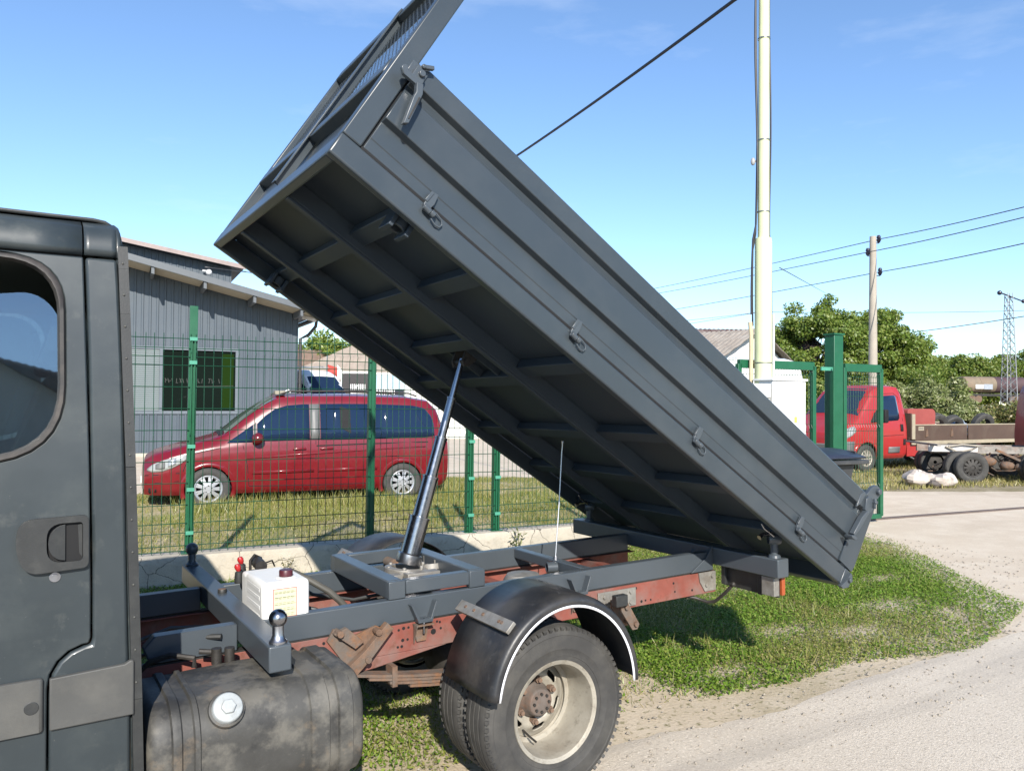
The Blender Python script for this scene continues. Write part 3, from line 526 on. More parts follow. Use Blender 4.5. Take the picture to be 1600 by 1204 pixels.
# ---- headboard
for v0, v1 in ((0.0, 0.075), (BWD - 0.075, BWD)):
    b = bb(); b.box(0.002, 0.088, v0, v1, 0.099, 1.40); b.build('headboard_post', BED, truck, bevel=0.006)
b = bb(); b.box(0.050, 0.060, 0.076, BWD - 0.076, 0.109, 0.50); b.build('headboard_sheet', BED, truck)
for w0, w1 in ((0.455, 0.530), (1.325, 1.40)):
    b = bb(); b.box(-0.004, 0.080, 0.076, BWD - 0.076, w0, w1); b.build('headboard_rail', BED, truck, bevel=0.006)
b = bb(); b.box(-0.014, -0.005, 0.985, 1.045, 0.16, 1.38); b.box(-0.0048, 0.040, 1.010, 1.020, 0.16, 1.38); b.build('centre_bar', BED, truck, bevel=0.002)
b = bb()                                                    # expanded-metal infill: brick-offset slots
px, py, t = 0.044, 0.019, 0.0036
nrow = int((1.325 - 0.532) / py); ncol = int((BWD - 0.15) / px)
for i in range(nrow + 1):
    w_ = 0.533 + i * py; b.box(0.0315, 0.0325, 0.077, BWD - 0.077, w_ - t / 2, w_ + t / 2)
    if i < nrow:
        for j in range(ncol + 1):
            v = 0.085 + (j + 0.5 * (i % 2)) * px
            if v < BWD - 0.09: b.box(0.0316, 0.0324, v - t / 2, v + t / 2, w_ + t / 2, w_ + py - t / 2)
stuff(b.build('mesh_infill', BED, truck, smooth=0))
# ---- tailgate
b = bb(); b.box(3.556, 3.62, 0.004, BWD - 0.004, 0.101, 0.585); b.build('tailgate_panel', BED, truck, bevel=0.004)
for v0, v1 in ((0.002, 0.05), (BWD - 0.05, BWD - 0.002)):
    b = bb()
    b.prism([(3.524, 0.108), (3.66, 0.10), (3.668, 0.14), (3.665, 0.56), (3.632, 0.575), (3.56, 0.56), (3.524, 0.45)], lambda x, y, d: (x, d, y), v0 - 0.006, v1)
    b.build('tailgate_cheek', BED, truck, bevel=0.004)
    b = bb(); s_ = v0 - 0.02 if v0 < 1 else v0 + 0.03
    b.prism([(3.53, 0.535), (3.56, 0.61), (3.59, 0.637), (3.62, 0.640), (3.645, 0.622), (3.648, 0.595), (3.63, 0.55)], lambda x, y, d: (x, d, y), s_, s_ + 0.026)
    b.cyl((3.612, s_ - 0.022, 0.606), (3.612, s_ + 0.05, 0.606), 0.017, 16); b.build('tailgate_hinge', GREY, truck, bevel=0.003)
    b = bb(); b.prism([(3.60, -0.015), (3.625, -0.02), (3.665, 0.01), (3.67, 0.075), (3.645, 0.09), (3.63, 0.03)], lambda x, y, d: (x, d, y), s_ + 0.004, s_ + 0.03)
    b.cyl((3.645, s_ - 0.012, 0.045), (3.645, s_ + 0.05, 0.045), 0.013, 12); b.build('tailgate_hook', GREY, truck, bevel=0.002)
# ---- lever latches and hinge clips on the near side
def flat(b, poly, v0, v1, mi=0): return b.prism(poly, lambda x, y, d: (x, d, y), v0, v1, mi=mi)
b = bb()
flat(b, [(0.032, 0.457), (0.045, 0.467), (0.062, 0.450), (0.079, 0.454), (0.077, 0.475), (0.078, 0.506), (0.107, 0.497), (0.128, 0.48), (0.135, 0.44), (0.128, 0.42), (0.105, 0.428), (0.051, 0.425), (0.030, 0.442)], -0.064, -0.044)
flat(b, [(0.134, 0.442), (0.153, 0.407), (0.157, 0.381), (0.170, 0.268), (0.154, 0.256), (0.128, 0.374), (0.127, 0.396), (0.108, 0.430)], -0.078, -0.050)
b.cyl((0.108, -0.076, 0.478), (0.108, -0.02, 0.478), 0.014, 16); b.bar((0.094, -0.06, 0.505), (0.134, -0.06, 0.536), 0.02, 0.016); b.cyl((0.098, -0.075, 0.507), (0.098, -0.03, 0.507), 0.009, 10)
b.box(0.055, 0.135, -0.044, -0.028, 0.455, 0.515); b.build('lever_latch', GREY, truck, bevel=0.003)
b = bb(); flat(b, [(0.146, 0.385), (0.152, 0.385), (0.162, 0.285), (0.158, 0.283)], -0.0815, -0.0784); b.build('lever_groove', DARKSTEEL, truck)
b = bb()
flat(b, [(3.512, 0.520), (3.545, 0.535), (3.585, 0.50), (3.578, 0.452), (3.548, 0.428), (3.522, 0.440), (3.500, 0.50)], -0.050, -0.028)
flat(b, [(3.545, 0.432), (3.522, 0.435), (3.497, 0.38), (3.475, 0.262), (3.492, 0.255), (3.510, 0.30), (3.530, 0.38)], -0.066, -0.034)
flat(b, [(3.468, 0.250), (3.498, 0.246), (3.494, 0.232), (3.455, 0.226), (3.444, 0.236)], -0.082, -0.03)
b.cyl((3.567, -0.072, 0.513), (3.567, -0.02, 0.513), 0.012, 14); b.bar((3.555, -0.06, 0.53), (3.582, -0.06, 0.48), 0.014, 0.014)
flat(b, [(3.452, 0.50), (3.478, 0.535), (3.496, 0.52), (3.478, 0.45), (3.455, 0.42)], -0.04, -0.026); b.build('lever_latch', GREY, truck, bevel=0.003)
for u in (0.43, 1.29, 2.185, 3.105):
    b = bb()
    flat(b, [(u - 0.022, 0.152), (u + 0.006, 0.156), (u + 0.012, 0.112), (u + 0.004, 0.07), (u - 0.012, 0.066), (u - 0.026, 0.085), (u - 0.026, 0.112)], -0.016, -0.001)
    b.cyl((u - 0.022, -0.022, 0.075), (u + 0.012, -0.022, 0.070), 0.013, 12); b.cyl((u + 0.014, -0.020, 0.074), (u + 0.034, -0.020, 0.071), 0.014, 12)
    b.bar((u - 0.026, -0.018, 0.10), (u - 0.020, -0.018, 0.15), 0.004, 0.014)
    b.tube([(u + 0.030, -0.014, 0.055), (u + 0.058, -0.012, 0.046), (u + 0.078, -0.012, 0.050), (u + 0.083, -0.012, 0.066), (u + 0.070, -0.012, 0.082), (u + 0.034, -0.014, 0.088)], 0.0042, 6)
    b.build('hinge_clip', GREY, truck, bevel=0.002)

# ---- chassis rails (C sections), holes, brackets
def csec(b, x0, x1, y0, y1, z0, z1, t=0.008):
    yo, yi = (y0, y1)
    b.box(x0, x1, min(yo, yo + math.copysign(t, yi - yo)), max(yo, yo + math.copysign(t, yi - yo)), z0, z1)
    ya, yb = sorted((yo + math.copysign(t, yi - yo), yi)); b.box(x0, x1, ya, yb, z0, z0 + t); b.box(x0, x1, ya, yb, z1 - t, z1)
for y0, y1 in ((3.405, 3.47), (4.22, 4.155)):
    b = MB(); csec(b, -1.8, 3.618, y0, y1, 0.585, 0.716)
    if y0 < 4: b.prism([(-1.8, 0.585), (1.30, 0.585), (1.78, 0.585), (1.40, 0.535), (0.9, 0.50), (-1.8, 0.50)], lambda x, y, d: (x, d, y), 3.4055, 3.4125)
    b.build('chassis_rail', REDC, truck, bevel=0.003)
b = MB()
for x, z, r in ((1.52, .69, .006), (1.545, .695, .008), (1.57, .695, .006), (1.54, .64, .008), (1.565, .64, .006), (1.535, .612, .007), (1.515, .612, .006), (1.735, .695, .006), (1.74, .665, .006), (1.70, .655, .014), (1.72, .70, .006),
                (2.98, .69, .007), (3.02, .61, .008), (3.05, .612, .006), (3.09, .61, .006), (3.27, .68, .007), (3.28, .63, .006), (3.42, .62, .007), (1.33, .69, .007), (1.22, .67, .008), (1.16, .69, .007)):
    b.lathe([(0.0005, 0), (r, 0), (r, 0.0016), (0.0005, 0.0016)], (x, 3.4035, z), (0, 1, 0), 10, closed=True)
b.build('bolt_hole', BLACK, truck)
for y0, y1 in ((3.40, 3.456), (4.164, 4.22)):               # grey sub-frame beams on top of the rails
    b = MB(); b.box(0.876, 3.579, y0, y1, 0.723, 0.835); b.build('subframe_beam', GREY, truck, bevel=0.006, seg=3)
    b = MB(); b.prism([(0.43, 0.79), (0.47, 0.835), (0.789, 0.835), (0.789, 0.725), (0.50, 0.725), (0.45, 0.735)], lambda x, y, d: (x, d, y), y0, y1); b.build('subframe_stub', GREY, truck, bevel=0.006, seg=3)
    b = MB(); b.box(0.30, 3.60, y0 + 0.004, y1 - 0.004, 0.7165, 0.7225); b.build('packing_strip', DARKSTEEL, truck)
b = MB(); b.box(0.79, 0.875, 2.925, 4.70, 0.762, 0.86); b.build('front_crossmember', GREY, truck, bevel=0.007, seg=3)
b = MB(); b.box(3.58, 3.672, 2.905, 4.80, 0.757, 0.862); b.build('rear_crossmember', GREY, truck, bevel=0.007, seg=3)
b = MB(); b.box(2.645, 2.70, 3.4565, 4.1635, 0.775, 0.834); b.build('middle_crossmember', GREY, truck, bevel=0.006)
b = MB(); b.lathe([(0.022, 0), (0.030, 0), (0.030, 0.06), (0.022, 0.06)], (2.64, 3.70, 0.80), (-1, 0.3, 0), 18, closed=True); b.build('ring_eye', GREY, truck)
b = MB(); b.box(1.0, 1.06, 3.413, 4.212, 0.60, 0.70); b.box(2.35, 2.42, 3.413, 4.212, 0.60, 0.70); b.box(3.2, 3.26, 3.413, 4.212, 0.60, 0.70); b.build('rail_crossmember', REDC, truck, bevel=0.004)
b = MB(); b.prism([(3.30, 0.835), (3.44, 0.835), (3.46, 0.86), (3.44, 0.84)], lambda x, y, d: (x, d, y), 3.41, 3.44)
b.prism([(3.40, 0.726), (3.578, 0.726), (3.578, 0.87), (3.52, 0.80)], lambda x, y, d: (x, d, y), 3.385, 3.3975); b.build('gusset', GREY, truck, bevel=0.002)
for y in (2.965, 4.655):                                    # ball posts
    b = MB(); b.lathe([(0.034, 0), (0.034, 0.008), (0.026, 0.016), (0.021, 0.030), (0.021, 0.070)], (0.835, y, 0.8605), (0, 0, 1), 24)
    n_ = b.build('ball_post', STEEL if y < 4 else GREY, truck)
    b = MB(); b.sphere((0.835, y, 0.951), 0.034, 24, 16); b.build('ball', CHROME if y < 4 else GREY, n_)
    b = MB(); b.lathe([(0.036, 0), (0.032, 0.014), (0.022, 0.020), (0.022, 0.10)], (3.625, y, 0.8625), (0, 0, 1), 20)
    b.lathe([(0.026, -0.035), (0.032, -0.02), (0.032, 0.02), (0.026, 0.035)], (3.625, y, 0.965), (0.8, -0.5, 0), 14)
    n_ = b.build('pivot_post', GREY, truck)
    b = MB(); b.tube([(3.60, y - 0.02, 0.985), (3.55, y + 0.005, 1.03), (3.545, y + 0.02, 1.055)], 0.006, 6); b.tube([(3.60, y, 1.0), (3.53, y, 1.0), (3.50, y, 0.985)], [0.012, 0.012, 0.014], 10); b.build('locking_pin', CHROME, n_)
b = MB(); b.lathe([(0.0, 0.016), (0.019, 0.016), (0.021, 0.012), (0.021, 0)], (0.835, 3.90, 0.8605), (0, 0, 1), 18); b.build('end_plug', PLASTD, truck)
b = MB(); b.lathe([(0.0, 0.001), (0.018, 0.001), (0.018, 0)], (0.835, 3.90, 0.8768), (0, 0, 1), 18); b.build('plug_top', RUST, truck)
# V shaped clamp brackets, bolts and hanger plates
for x in (1.635, 2.56):
    b = MB(); b.prism([(x - 0.07, 0.805), (x - 0.062, 0.805), (x - 0.025, 0.735), (x + 0.03, 0.735), (x + 0.058, 0.81), (x + 0.066, 0.81), (x + 0.04, 0.725), (x - 0.035, 0.725)], lambda p, q, d: (p, d, q), 3.357, 3.3985)
    b.box(x - 0.034, x + 0.04, 3.355, 3.3985, 0.719, 0.7248); b.build('clamp_bracket', GREY, truck, bevel=0.001)
    b = MB(); b.cyl((x, 3.372, 0.665), (x, 3.372, 0.735), 0.006, 8); b.cyl((x, 3.372, 0.7), (x, 3.372, 0.712), 0.012, 6); b.build('clamp_bolt', CHROME, truck)
    b = MB(); b.prism([(x - 0.045, 0.709), (x + 0.045, 0.709), (x + 0.032, 0.69), (x + 0.02, 0.625), (x - 0.028, 0.625)], lambda p, q, d: (p, d, q), 3.392, 3.403)
    b.box(x - 0.045, x + 0.045, 3.355, 3.392, 0.703, 0.709); b.prism([(3.355, 0.703), (3.392, 0.703), (3.392, 0.62)], lambda p, q, d: (d, p, q), x - 0.045, x - 0.04); b.build('hanger_plate', RUST, truck)
# leaf spring and its front hanger
for ys in (3.345, 4.205):
    b = MB()
    for k in range(4):
        z = 0.553 - 0.014 * k - k * 0.001; x0 = 1.25 + 0.10 * k; x1 = 2.78 - 0.10 * k
        pts = [(x0 + (x1 - x0) * i / 10, z - 0.10 * math.sin(math.pi * (x0 + (x1 - x0) * i / 10 - 1.25) / 1.53) + 0.0) for i in range(11)]
        b.prism(pts + [(x, zz - 0.0125) for x, zz in reversed(pts)], lambda p, q, d: (p, d, q), ys, ys + 0.068)
    b.box(1.46, 1.485, ys - 0.004, ys + 0.072, 0.455, 0.548); b.build('leaf_spring', RUST, truck, smooth=20)
b = MB(); b.prism([(1.20, 0.75), (1.28, 0.70), (1.40, 0.735), (1.46, 0.70), (1.40, 0.60), (1.30, 0.52), (1.22, 0.50), (1.24, 0.60), (1.17, 0.70)], lambda p, q, d: (p, d, q), 3.385, 3.402)
b.prism([(1.19, 0.735), (1.25, 0.755), (1.33, 0.68), (1.29, 0.655)], lambda p, q, d: (p, d, q), 3.355, 3.385); b.prism([(1.22, 0.56), (1.33, 0.64), (1.44, 0.75), (1.47, 0.72), (1.36, 0.60), (1.27, 0.52)], lambda p, q, d: (p, d, q), 3.345, 3.384)
for x, z in ((1.215, .735), (1.395, .715), (1.345, .60), (1.22, .535)): b.cyl((x, 3.335, z), (x, 3.40, z), 0.016, 8)
b.build('spring_hanger', RUST, truck, bevel=0.002)
b = MB(); b.box(2.70, 2.97, 3.394, 3.4035, 0.60, 0.70)
for x, z in ((2.74, .675), (2.93, .68), (2.93, .62)): b.cyl((x, 3.384, z), (x, 3.40, z), 0.011, 8)
b.build('spring_plate', ZINC, truck, bevel=0.001)
b = MB(); b.prism([(2.755, 0.665), (2.80, 0.67), (2.885, 0.535), (2.87, 0.51), (2.835, 0.51), (2.76, 0.62)], lambda p, q, d: (p, d, q), 3.27, 3.285); b.prism([(2.755, 0.665), (2.80, 0.67), (2.885, 0.535), (2.87, 0.51), (2.835, 0.51), (2.76, 0.62)], lambda p, q, d: (p, d, q), 3.35, 3.362)
b.cyl((2.79, 3.255, 0.64), (2.79, 3.39, 0.64), 0.014, 10); b.cyl((2.855, 3.255, 0.54), (2.855, 3.39, 0.54), 0.014, 10); b.build('spring_shackle', RUST, truck, bevel=0.001)
b = MB(); b.box(2.70, 2.78, 3.24, 3.28, 0.655, 0.715); b.build('mudguard_stay', PLASTD, truck, bevel=0.004)
b = MB(); b.prism([(3.47, 0.715), (3.612, 0.715), (3.612, 0.60), (3.52, 0.60), (3.48, 0.66)], lambda p, q, d: (p, d, q), 3.396, 3.4035)
for x, z in ((3.53, .64), (3.58, .69)): b.cyl((x, 3.386, z), (x, 3.40, z), 0.013, 8)
b.build('end_plate', ZINC, truck)
b = MB(); b.tube([(3.40, 3.44, 0.58), (3.46, 3.42, 0.565), (3.50, 3.36, 0.548), (3.51, 3.31, 0.56), (3.515, 3.25, 0.61), (3.52, 3.185, 0.675)], 0.010, 8); b.sphere((3.52, 3.175, 0.685), 0.015, 10, 8); b.build('lamp_stay', DARKSTEEL, truck)
b = MB(); b.box(3.645, 3.662, 2.96, 3.36, 0.632, 0.756); b.box(3.62, 3.6445, 3.33, 3.36, 0.64, 0.756); b.box(3.625, 3.6445, 3.06, 3.09, 0.632, 0.756); b.build('lamp_board', PLASTD, truck, bevel=0.003)
b = MB(); b.box(3.60, 3.6445, 2.95, 3.04, 0.645, 0.752); b.build('rear_lamp', ZINC, truck, bevel=0.004)
b = MB(); b.box(3.6625, 3.69, 2.945, 3.04, 0.645, 0.752); b.build('rear_lamp', AMBER, truck, bevel=0.004)

# ---- hoist frame and telescopic ram
b = MB(); b.box(1.47, 1.545, 3.42, 4.20, 0.836, 0.922); b.build('hoist_frame', GREY, truck, bevel=0.006)
b = MB(); b.box(1.905, 1.985, 3.42, 4.20, 0.836, 0.922); b.build('hoist_frame', GREY, truck, bevel=0.006)
for y in (3.395, 4.15):
    b = MB(); b.box(1.555, 1.895, y, y + 0.055, 0.853, 0.918); b.box(1.468, 1.553, y, y + 0.024, 0.836, 0.9205); b.box(1.897, 1.985, y, y + 0.024, 0.836, 0.9205); b.build('hoist_frame', GREY, truck, bevel=0.005)
A0 = Vector((1.742, 3.80, 0.885)); A1 = Vector(bp((1.315, 1.0, 0.012))); AX = A1 - A0; LN = AX.length; AX.normalize()
def at_z(z): return A0 + (A1 - A0) * ((z - A0.z) / (A1.z - A0.z))
ram = MB()
ram.lathe([(0.05, 0), (0.062, 0.0), (0.066, 0.01), (0.066, 0.05), (0.058, 0.056)], at_z(0.905), AX, 32); ram = ram.build('hoist_ram', STEEL, truck)
zs = [0.94, 1.147, 1.357, 1.564, 1.778, 1.99]; rs = [0.0535, 0.0425, 0.0325, 0.0235, 0.0165]
for i in range(5):
    p = at_z(zs[i] - (0.02 if i else 0)); q = at_z(zs[i + 1]); h = (q - p).length
    b = MB(); pr = [(rs[i], 0), (rs[i], h - 0.012), (rs[i] + 0.003, h - 0.011), (rs[i] + 0.003, h - 0.001), (rs[i] - 0.002, h)] if i < 4 else [(rs[i], 0), (rs[i], h)]
    if i < 4: pr += [(rs[i + 1] - 0.001, h)]
    b.lathe(pr, p, AX, 32); b.build('ram_stage', CHROME, ram)
b = MB(); b.lathe([(0.075, -0.03), (0.115, -0.03), (0.115, 0.015), (0.10, 0.02), (0.078, 0.02)], (1.74, 3.80, 0.872), (0.1, 0, 1), 28, closed=True)
b.box(1.60, 1.66, 3.66, 3.72, 0.83, 0.885); b.box(1.66, 1.84, 3.60, 3.66, 0.83, 0.895)
for a in range(6): b.cyl((1.74 + 0.098 * math.cos(a * 1.05), 3.8 + 0.098 * math.sin(a * 1.05), 0.885), (1.74 + 0.098 * math.cos(a * 1.05), 3.8 + 0.098 * math.sin(a * 1.05), 0.905), 0.011, 6)
b.build('ram_cradle', ZINC, truck, bevel=0.003)
b = MB(); b.cyl((1.70, 3.56, 0.86), (1.70, 3.46, 0.86), 0.026, 16); b.cyl((1.78, 4.04, 0.86), (1.78, 4.14, 0.86), 0.026, 16); b.build('trunnion', RUST, truck)
b = MB(); b.lathe([(0.05, 0), (0.075, 0.0), (0.075, 0.03), (0.05, 0.03)], (1.90, 3.82, 0.855), (0, 0.2, 1), 18, closed=True)
for a in range(5): b.cyl((1.89 + 0.07 * math.cos(a * 1.25), 3.86 + 0.07 * math.sin(a * 1.25), 0.86), (1.89 + 0.07 * math.cos(a * 1.25), 3.86 + 0.07 * math.sin(a * 1.25), 0.91), 0.009, 6)
b.build('ram_cap', ZINC, truck)
b = MB(); b.tube([(2.764, 3.80, 1.492), (2.763, 3.80, 1.50), (2.768, 3.80, 1.515), (2.760, 3.80, 1.515), (2.763, 3.80, 1.492), (2.758, 3.80, 1.45), (2.72, 3.78, 1.15), (2.668, 3.75, 0.84)], 0.0035, 6)
b.cyl((2.668, 3.75, 0.85), (2.658, 3.745, 0.79), 0.012, 8); b.box(2.63, 2.68, 3.72, 3.77, 0.775, 0.83); b.tube([(2.66, 3.74, 0.78), (2.65, 3.73, 0.75), (2.66, 3.70, 0.70)], 0.006, 6); b.build('limit_cable', STEEL, truck)
b = MB()
for k in range(7):
    y = 3.55 + 0.09 * k; pts = [(0.92 + i * 0.3 + random.uniform(-.05, .05), y + random.uniform(-.06, .06), 0.66 + random.uniform(-.04, .05)) for i in range(8)]
    b.tube(pts, 0.008 + 0.004 * random.random(), 6)
b.build('hose_bundle', DARKSTEEL, truck)
for pts_ in ([(1.10, 3.62, .82), (1.18, 3.58, .80), (1.27, 3.55, .74), (1.42, 3.56, .73), (1.60, 3.62, .80)], [(1.06, 3.80, .86), (1.15, 3.86, .88), (1.26, 3.86, .80), (1.45, 3.80, .76), (1.75, 3.72, .80)], [(1.08, 3.70, .80), (1.20, 3.66, .76), (1.30, 3.50, .78), (1.44, 3.47, .76)], [(.40, 3.6, .70), (.62, 3.55, .76), (.80, 3.58, .72), (1.0, 3.55, .74)], [(.35, 3.9, .66), (.6, 3.86, .74), (.85, 3.9, .70)]):
    b = MB(); b.tube(pts_, .009, 8); b.build('hose_bundle', PLASTD, truck)
b = MB(); b.lathe([(0.0, 0.0), (0.10, 0.0), (0.11, 0.02), (0.11, 0.10), (0.09, 0.13), (0.0, 0.14)], (2.42, 3.72, 0.655), (0, 0, 1), 24); b.build('brake_chamber', ZINC, truck)
b = MB(); b.tube([(0.60, 3.44, 0.75), (0.65, 3.42, 0.80), (0.72, 3.38, 0.80)], 0.012, 8); b.build('hose_bundle', PLASTD, truck)
b = MB(); b.tube([(-0.9, 3.8, 0.45), (2.03, 3.8, 0.45)], 0.045, 14); b.tube([(2.03, 3.2, 0.38), (2.03, 4.5, 0.38)], 0.055, 14); b.sphere((2.03, 3.8, 0.39), 0.17, 20, 12); b.build('rear_axle', DARKSTEEL, truck)

HUBM = pm('hub_iron', (0.16, 0.13, 0.11), 0.7, var=0.25, scale=14, bump=0.15, bscale=60, dirt=[((0.24, 0.12, 0.07), 0.7, 9.0, 0.5, 0.7)])
# ---- rear wheels (dual)
def tyre_profile(Rt, w_, rr):   # (radius, offset) from the outer bead round the tread to the inner bead; slight bulge
    h = w_ / 2
    return [(rr, -h * 0.80), (rr + 0.012, -h * 0.90), (rr + 0.030, -h * 0.93), (rr + 0.031, -h * 0.955), (rr + 0.06, -h * 1.0), (rr + 0.062, -h * 1.015), ((Rt + rr) / 2 + 0.01, -h * 1.03), (Rt - 0.040, -h * 0.985), (Rt - 0.036, -h * 1.0), (Rt - 0.020, -h * 0.95), (Rt - 0.006, -h * 0.84), (Rt, -h * 0.70),
            (Rt, -h * 0.42), (Rt - 0.008, -h * 0.40), (Rt - 0.008, -h * 0.34), (Rt, -h * 0.32), (Rt + 0.001, -h * 0.05), (Rt - 0.007, -h * 0.04), (Rt - 0.007, h * 0.04), (Rt + 0.001, h * 0.05), (Rt, h * 0.32), (Rt - 0.008, h * 0.34), (Rt - 0.008, h * 0.40), (Rt, h * 0.42),
            (Rt, h * 0.70), (Rt - 0.006, h * 0.84), (Rt - 0.02, h * 0.95), (Rt - 0.05, h), ((Rt + rr) / 2, h * 1.03), (rr + 0.03, h * 0.93), (rr, h * 0.8)]
WX, WZ, WR = 2.035, 0.378, 0.372
def dual_tyre(yc, out):
    tw = MB(); tw.lathe(tyre_profile(WR, 0.195, 0.213), (WX, yc, WZ), (0, 1, 0) if out < 0 else (0, -1, 0), 72)
    for k in range(72):                                     # shoulder sipes: short raised blocks
        a = 2 * math.pi * k / 72; c, s_ = math.cos(a), math.sin(a); e = (-s_, 0, c)
        for sg in (-1, 1):
            y = yc + sg * 0.0835; p = Vector((WX + c * (WR - 0.010), y, WZ + s_ * (WR - 0.010))); q = p + Vector((c * 0.006, sg * 0.010, s_ * 0.006))
            tw.bar(p - Vector((c, 0, s_)) * 0.012, q, 0.016, 0.014, up=(0, 1, 0))
    return tw.build('wheel', RUBBER, truck, smooth=28)
def rim_prof(out): return [(0.213, -0.088), (0.222, -0.092), (0.224, -0.085), (0.212, -0.072), (0.203, -0.055), (0.199, 0.0), (0.194, 0.06), (0.186, 0.10), (0.174, 0.118)]
for side in (-1, 1):
    yo = 2.95 if side < 0 else 4.65; yi = 3.19 if side < 0 else 4.41
    w1 = dual_tyre(yo, side); w2 = dual_tyre(yi, side)
    for wobj, y in ((w1, yo), (w2, yi)):
        b = MB(); ax = (0, 1, 0) if side < 0 else (0, -1, 0); sg = -side
        b.lathe(rim_prof(side), (WX, y, WZ), ax, 64)
        b.lathe([(0.213, -0.088), (0.205, -0.084), (0.20, -0.06), (0.195, 0.08), (0.17, 0.085)], (WX, y, WZ), ax, 48); b.build('rim_barrel', RIM, wobj, smooth=40)
        if wobj is w2: continue
        # dished disc with six oval hand holes
        NA, rad = 240, [0.055, 0.085] + [0.104 + 0.0028 * i_ for i_ in range(22)] + [0.17, 0.176]
        hz = lambda r: 0.118 - 0.030 * math.exp(-((r - 0.115) / 0.035) ** 2)
        vs = []; fs = []
        for i, r in enumerate(rad):
            for j in range(NA): a = 2 * math.pi * j / NA + 0.18; vs.append((WX + r * math.cos(a), y + sg * hz(r), WZ + r * math.sin(a)))
        for i in range(len(rad) - 1):
            for j in range(NA):
                ph = (j + 0.5) % (NA / 6) - NA / 12; rm = (rad[i] + rad[i + 1]) / 2
                tl = abs(ph) * 2 * math.pi / NA * rm; dl = math.hypot(max(0, tl - 0.019), rm - 0.134)
                if dl < 0.0155: continue
                fs.append((i * NA + j, i * NA + (j + 1) % NA, (i + 1) * NA + (j + 1) % NA, (i + 1) * NA + j))
        b = MB(); b.add(vs, fs); b.build('rim_disc', RIM, wobj, solid=0.007)
        b = MB(); b.lathe([(0.178, 0.15), (0.001, 0.155)], (WX, y, WZ), ax, 24); b.build('brake_drum', DARKSTEEL, wobj)
    b = MB(); y = yo; sg = -side
    b.lathe([(0.085, 0.12), (0.082, 0.092), (0.074, 0.078), (0.067, 0.066), (0.064, 0.042), (0.057, 0.034), (0.022, 0.030), (0.001, 0.030)], (WX, y, WZ), (0, sg, 0), 32); b.build('hub', HUBM, w1, bevel=0.002)
    for k in range(6):
        a = k * math.pi / 3 + 0.4; b = MB(); x, z = WX + 0.094 * math.cos(a), WZ + 0.094 * math.sin(a)
        b.cyl((x, y + sg * 0.10, z), (x, y + sg * 0.066, z), 0.0165, 6); b.cyl((x, y + sg * 0.067, z), (x, y + sg * 0.052, z), 0.010, 10); b.build('wheel_nut', RUST, w1, smooth=20)
    b = MB()
    for k in range(8): a = k * math.pi / 4; b.cyl((WX + 0.040 * math.cos(a), y + sg * 0.034, WZ + 0.040 * math.sin(a)), (WX + 0.040 * math.cos(a), y + sg * 0.024, WZ + 0.040 * math.sin(a)), 0.007, 6)
    b.build('hub_bolt', DARKSTEEL, w1, smooth=0)
    b = MB(); b.tube([(WX - 0.06, y + sg * 0.10, WZ - 0.13), (WX - 0.055, y + sg * 0.05, WZ - 0.145), (WX - 0.045, y + sg * 0.01, WZ - 0.158)], 0.005, 6); b.build('valve_stem', DARKSTEEL, w1)
# ---- mudguards
MC = (2.035, 0.468); MA, MBz = 0.400, 0.437
def arch(a, k=1.0): return MC[0] + MA * k * math.cos(a), MC[1] + MBz * k * math.sin(a)
angs = [R(172 - 171 * i / 40) for i in range(41)]
for side in (-1, 1):
    ye, yb = (2.762, 3.165) if side < 0 else (4.838, 4.435); sg = -side
    sec = [(0.90, ye), (0.955, ye - sg * 0.004), (0.985, ye + sg * 0.006), (1.0, ye + sg * 0.035), (1.006, (ye + yb) / 2), (1.0, yb)]
    g = MB(); g.grid([[(arch(a, k)[0], y, arch(a, k)[1]) for k, y in sec] for a in angs]); mud = g.build('mudguard', MUDG, truck, smooth=60, solid=0.005)
    g = MB(); g.grid([[(arch(a, k)[0], y, arch(a, k)[1]) for k, y in ((0.890, ye - sg * 0.0055), (0.915, ye - sg * 0.0065))] for a in angs]); g.build('white_trim', WHITE, mud, solid=0.003)
    a1 = R(133); x, z = arch(a1, 1.0)
    g = MB(); p = Vector((x - 0.012, ye + sg * 0.02, z + 0.022)); q = Vector((x - 0.012, ye + sg * 0.47, z + 0.022)); g.bar(p, q, 0.055, 0.018, up=(-math.cos(R(40)), 0, math.sin(R(50)))); br = g.build('mudguard_bracket', ZINC, truck, bevel=0.002)
    g = MB()
    for t in (0.15, 0.2, 0.5, 0.68, 0.85): c = p.lerp(q, t) + Vector((-0.0045, 0, 0.0085)); g.cyl(c - Vector((-0.0005, 0, .001)), c + Vector((-0.002, 0, 0.003)), 0.008, 8)
    g.build('bracket_bolt', RUST, br)
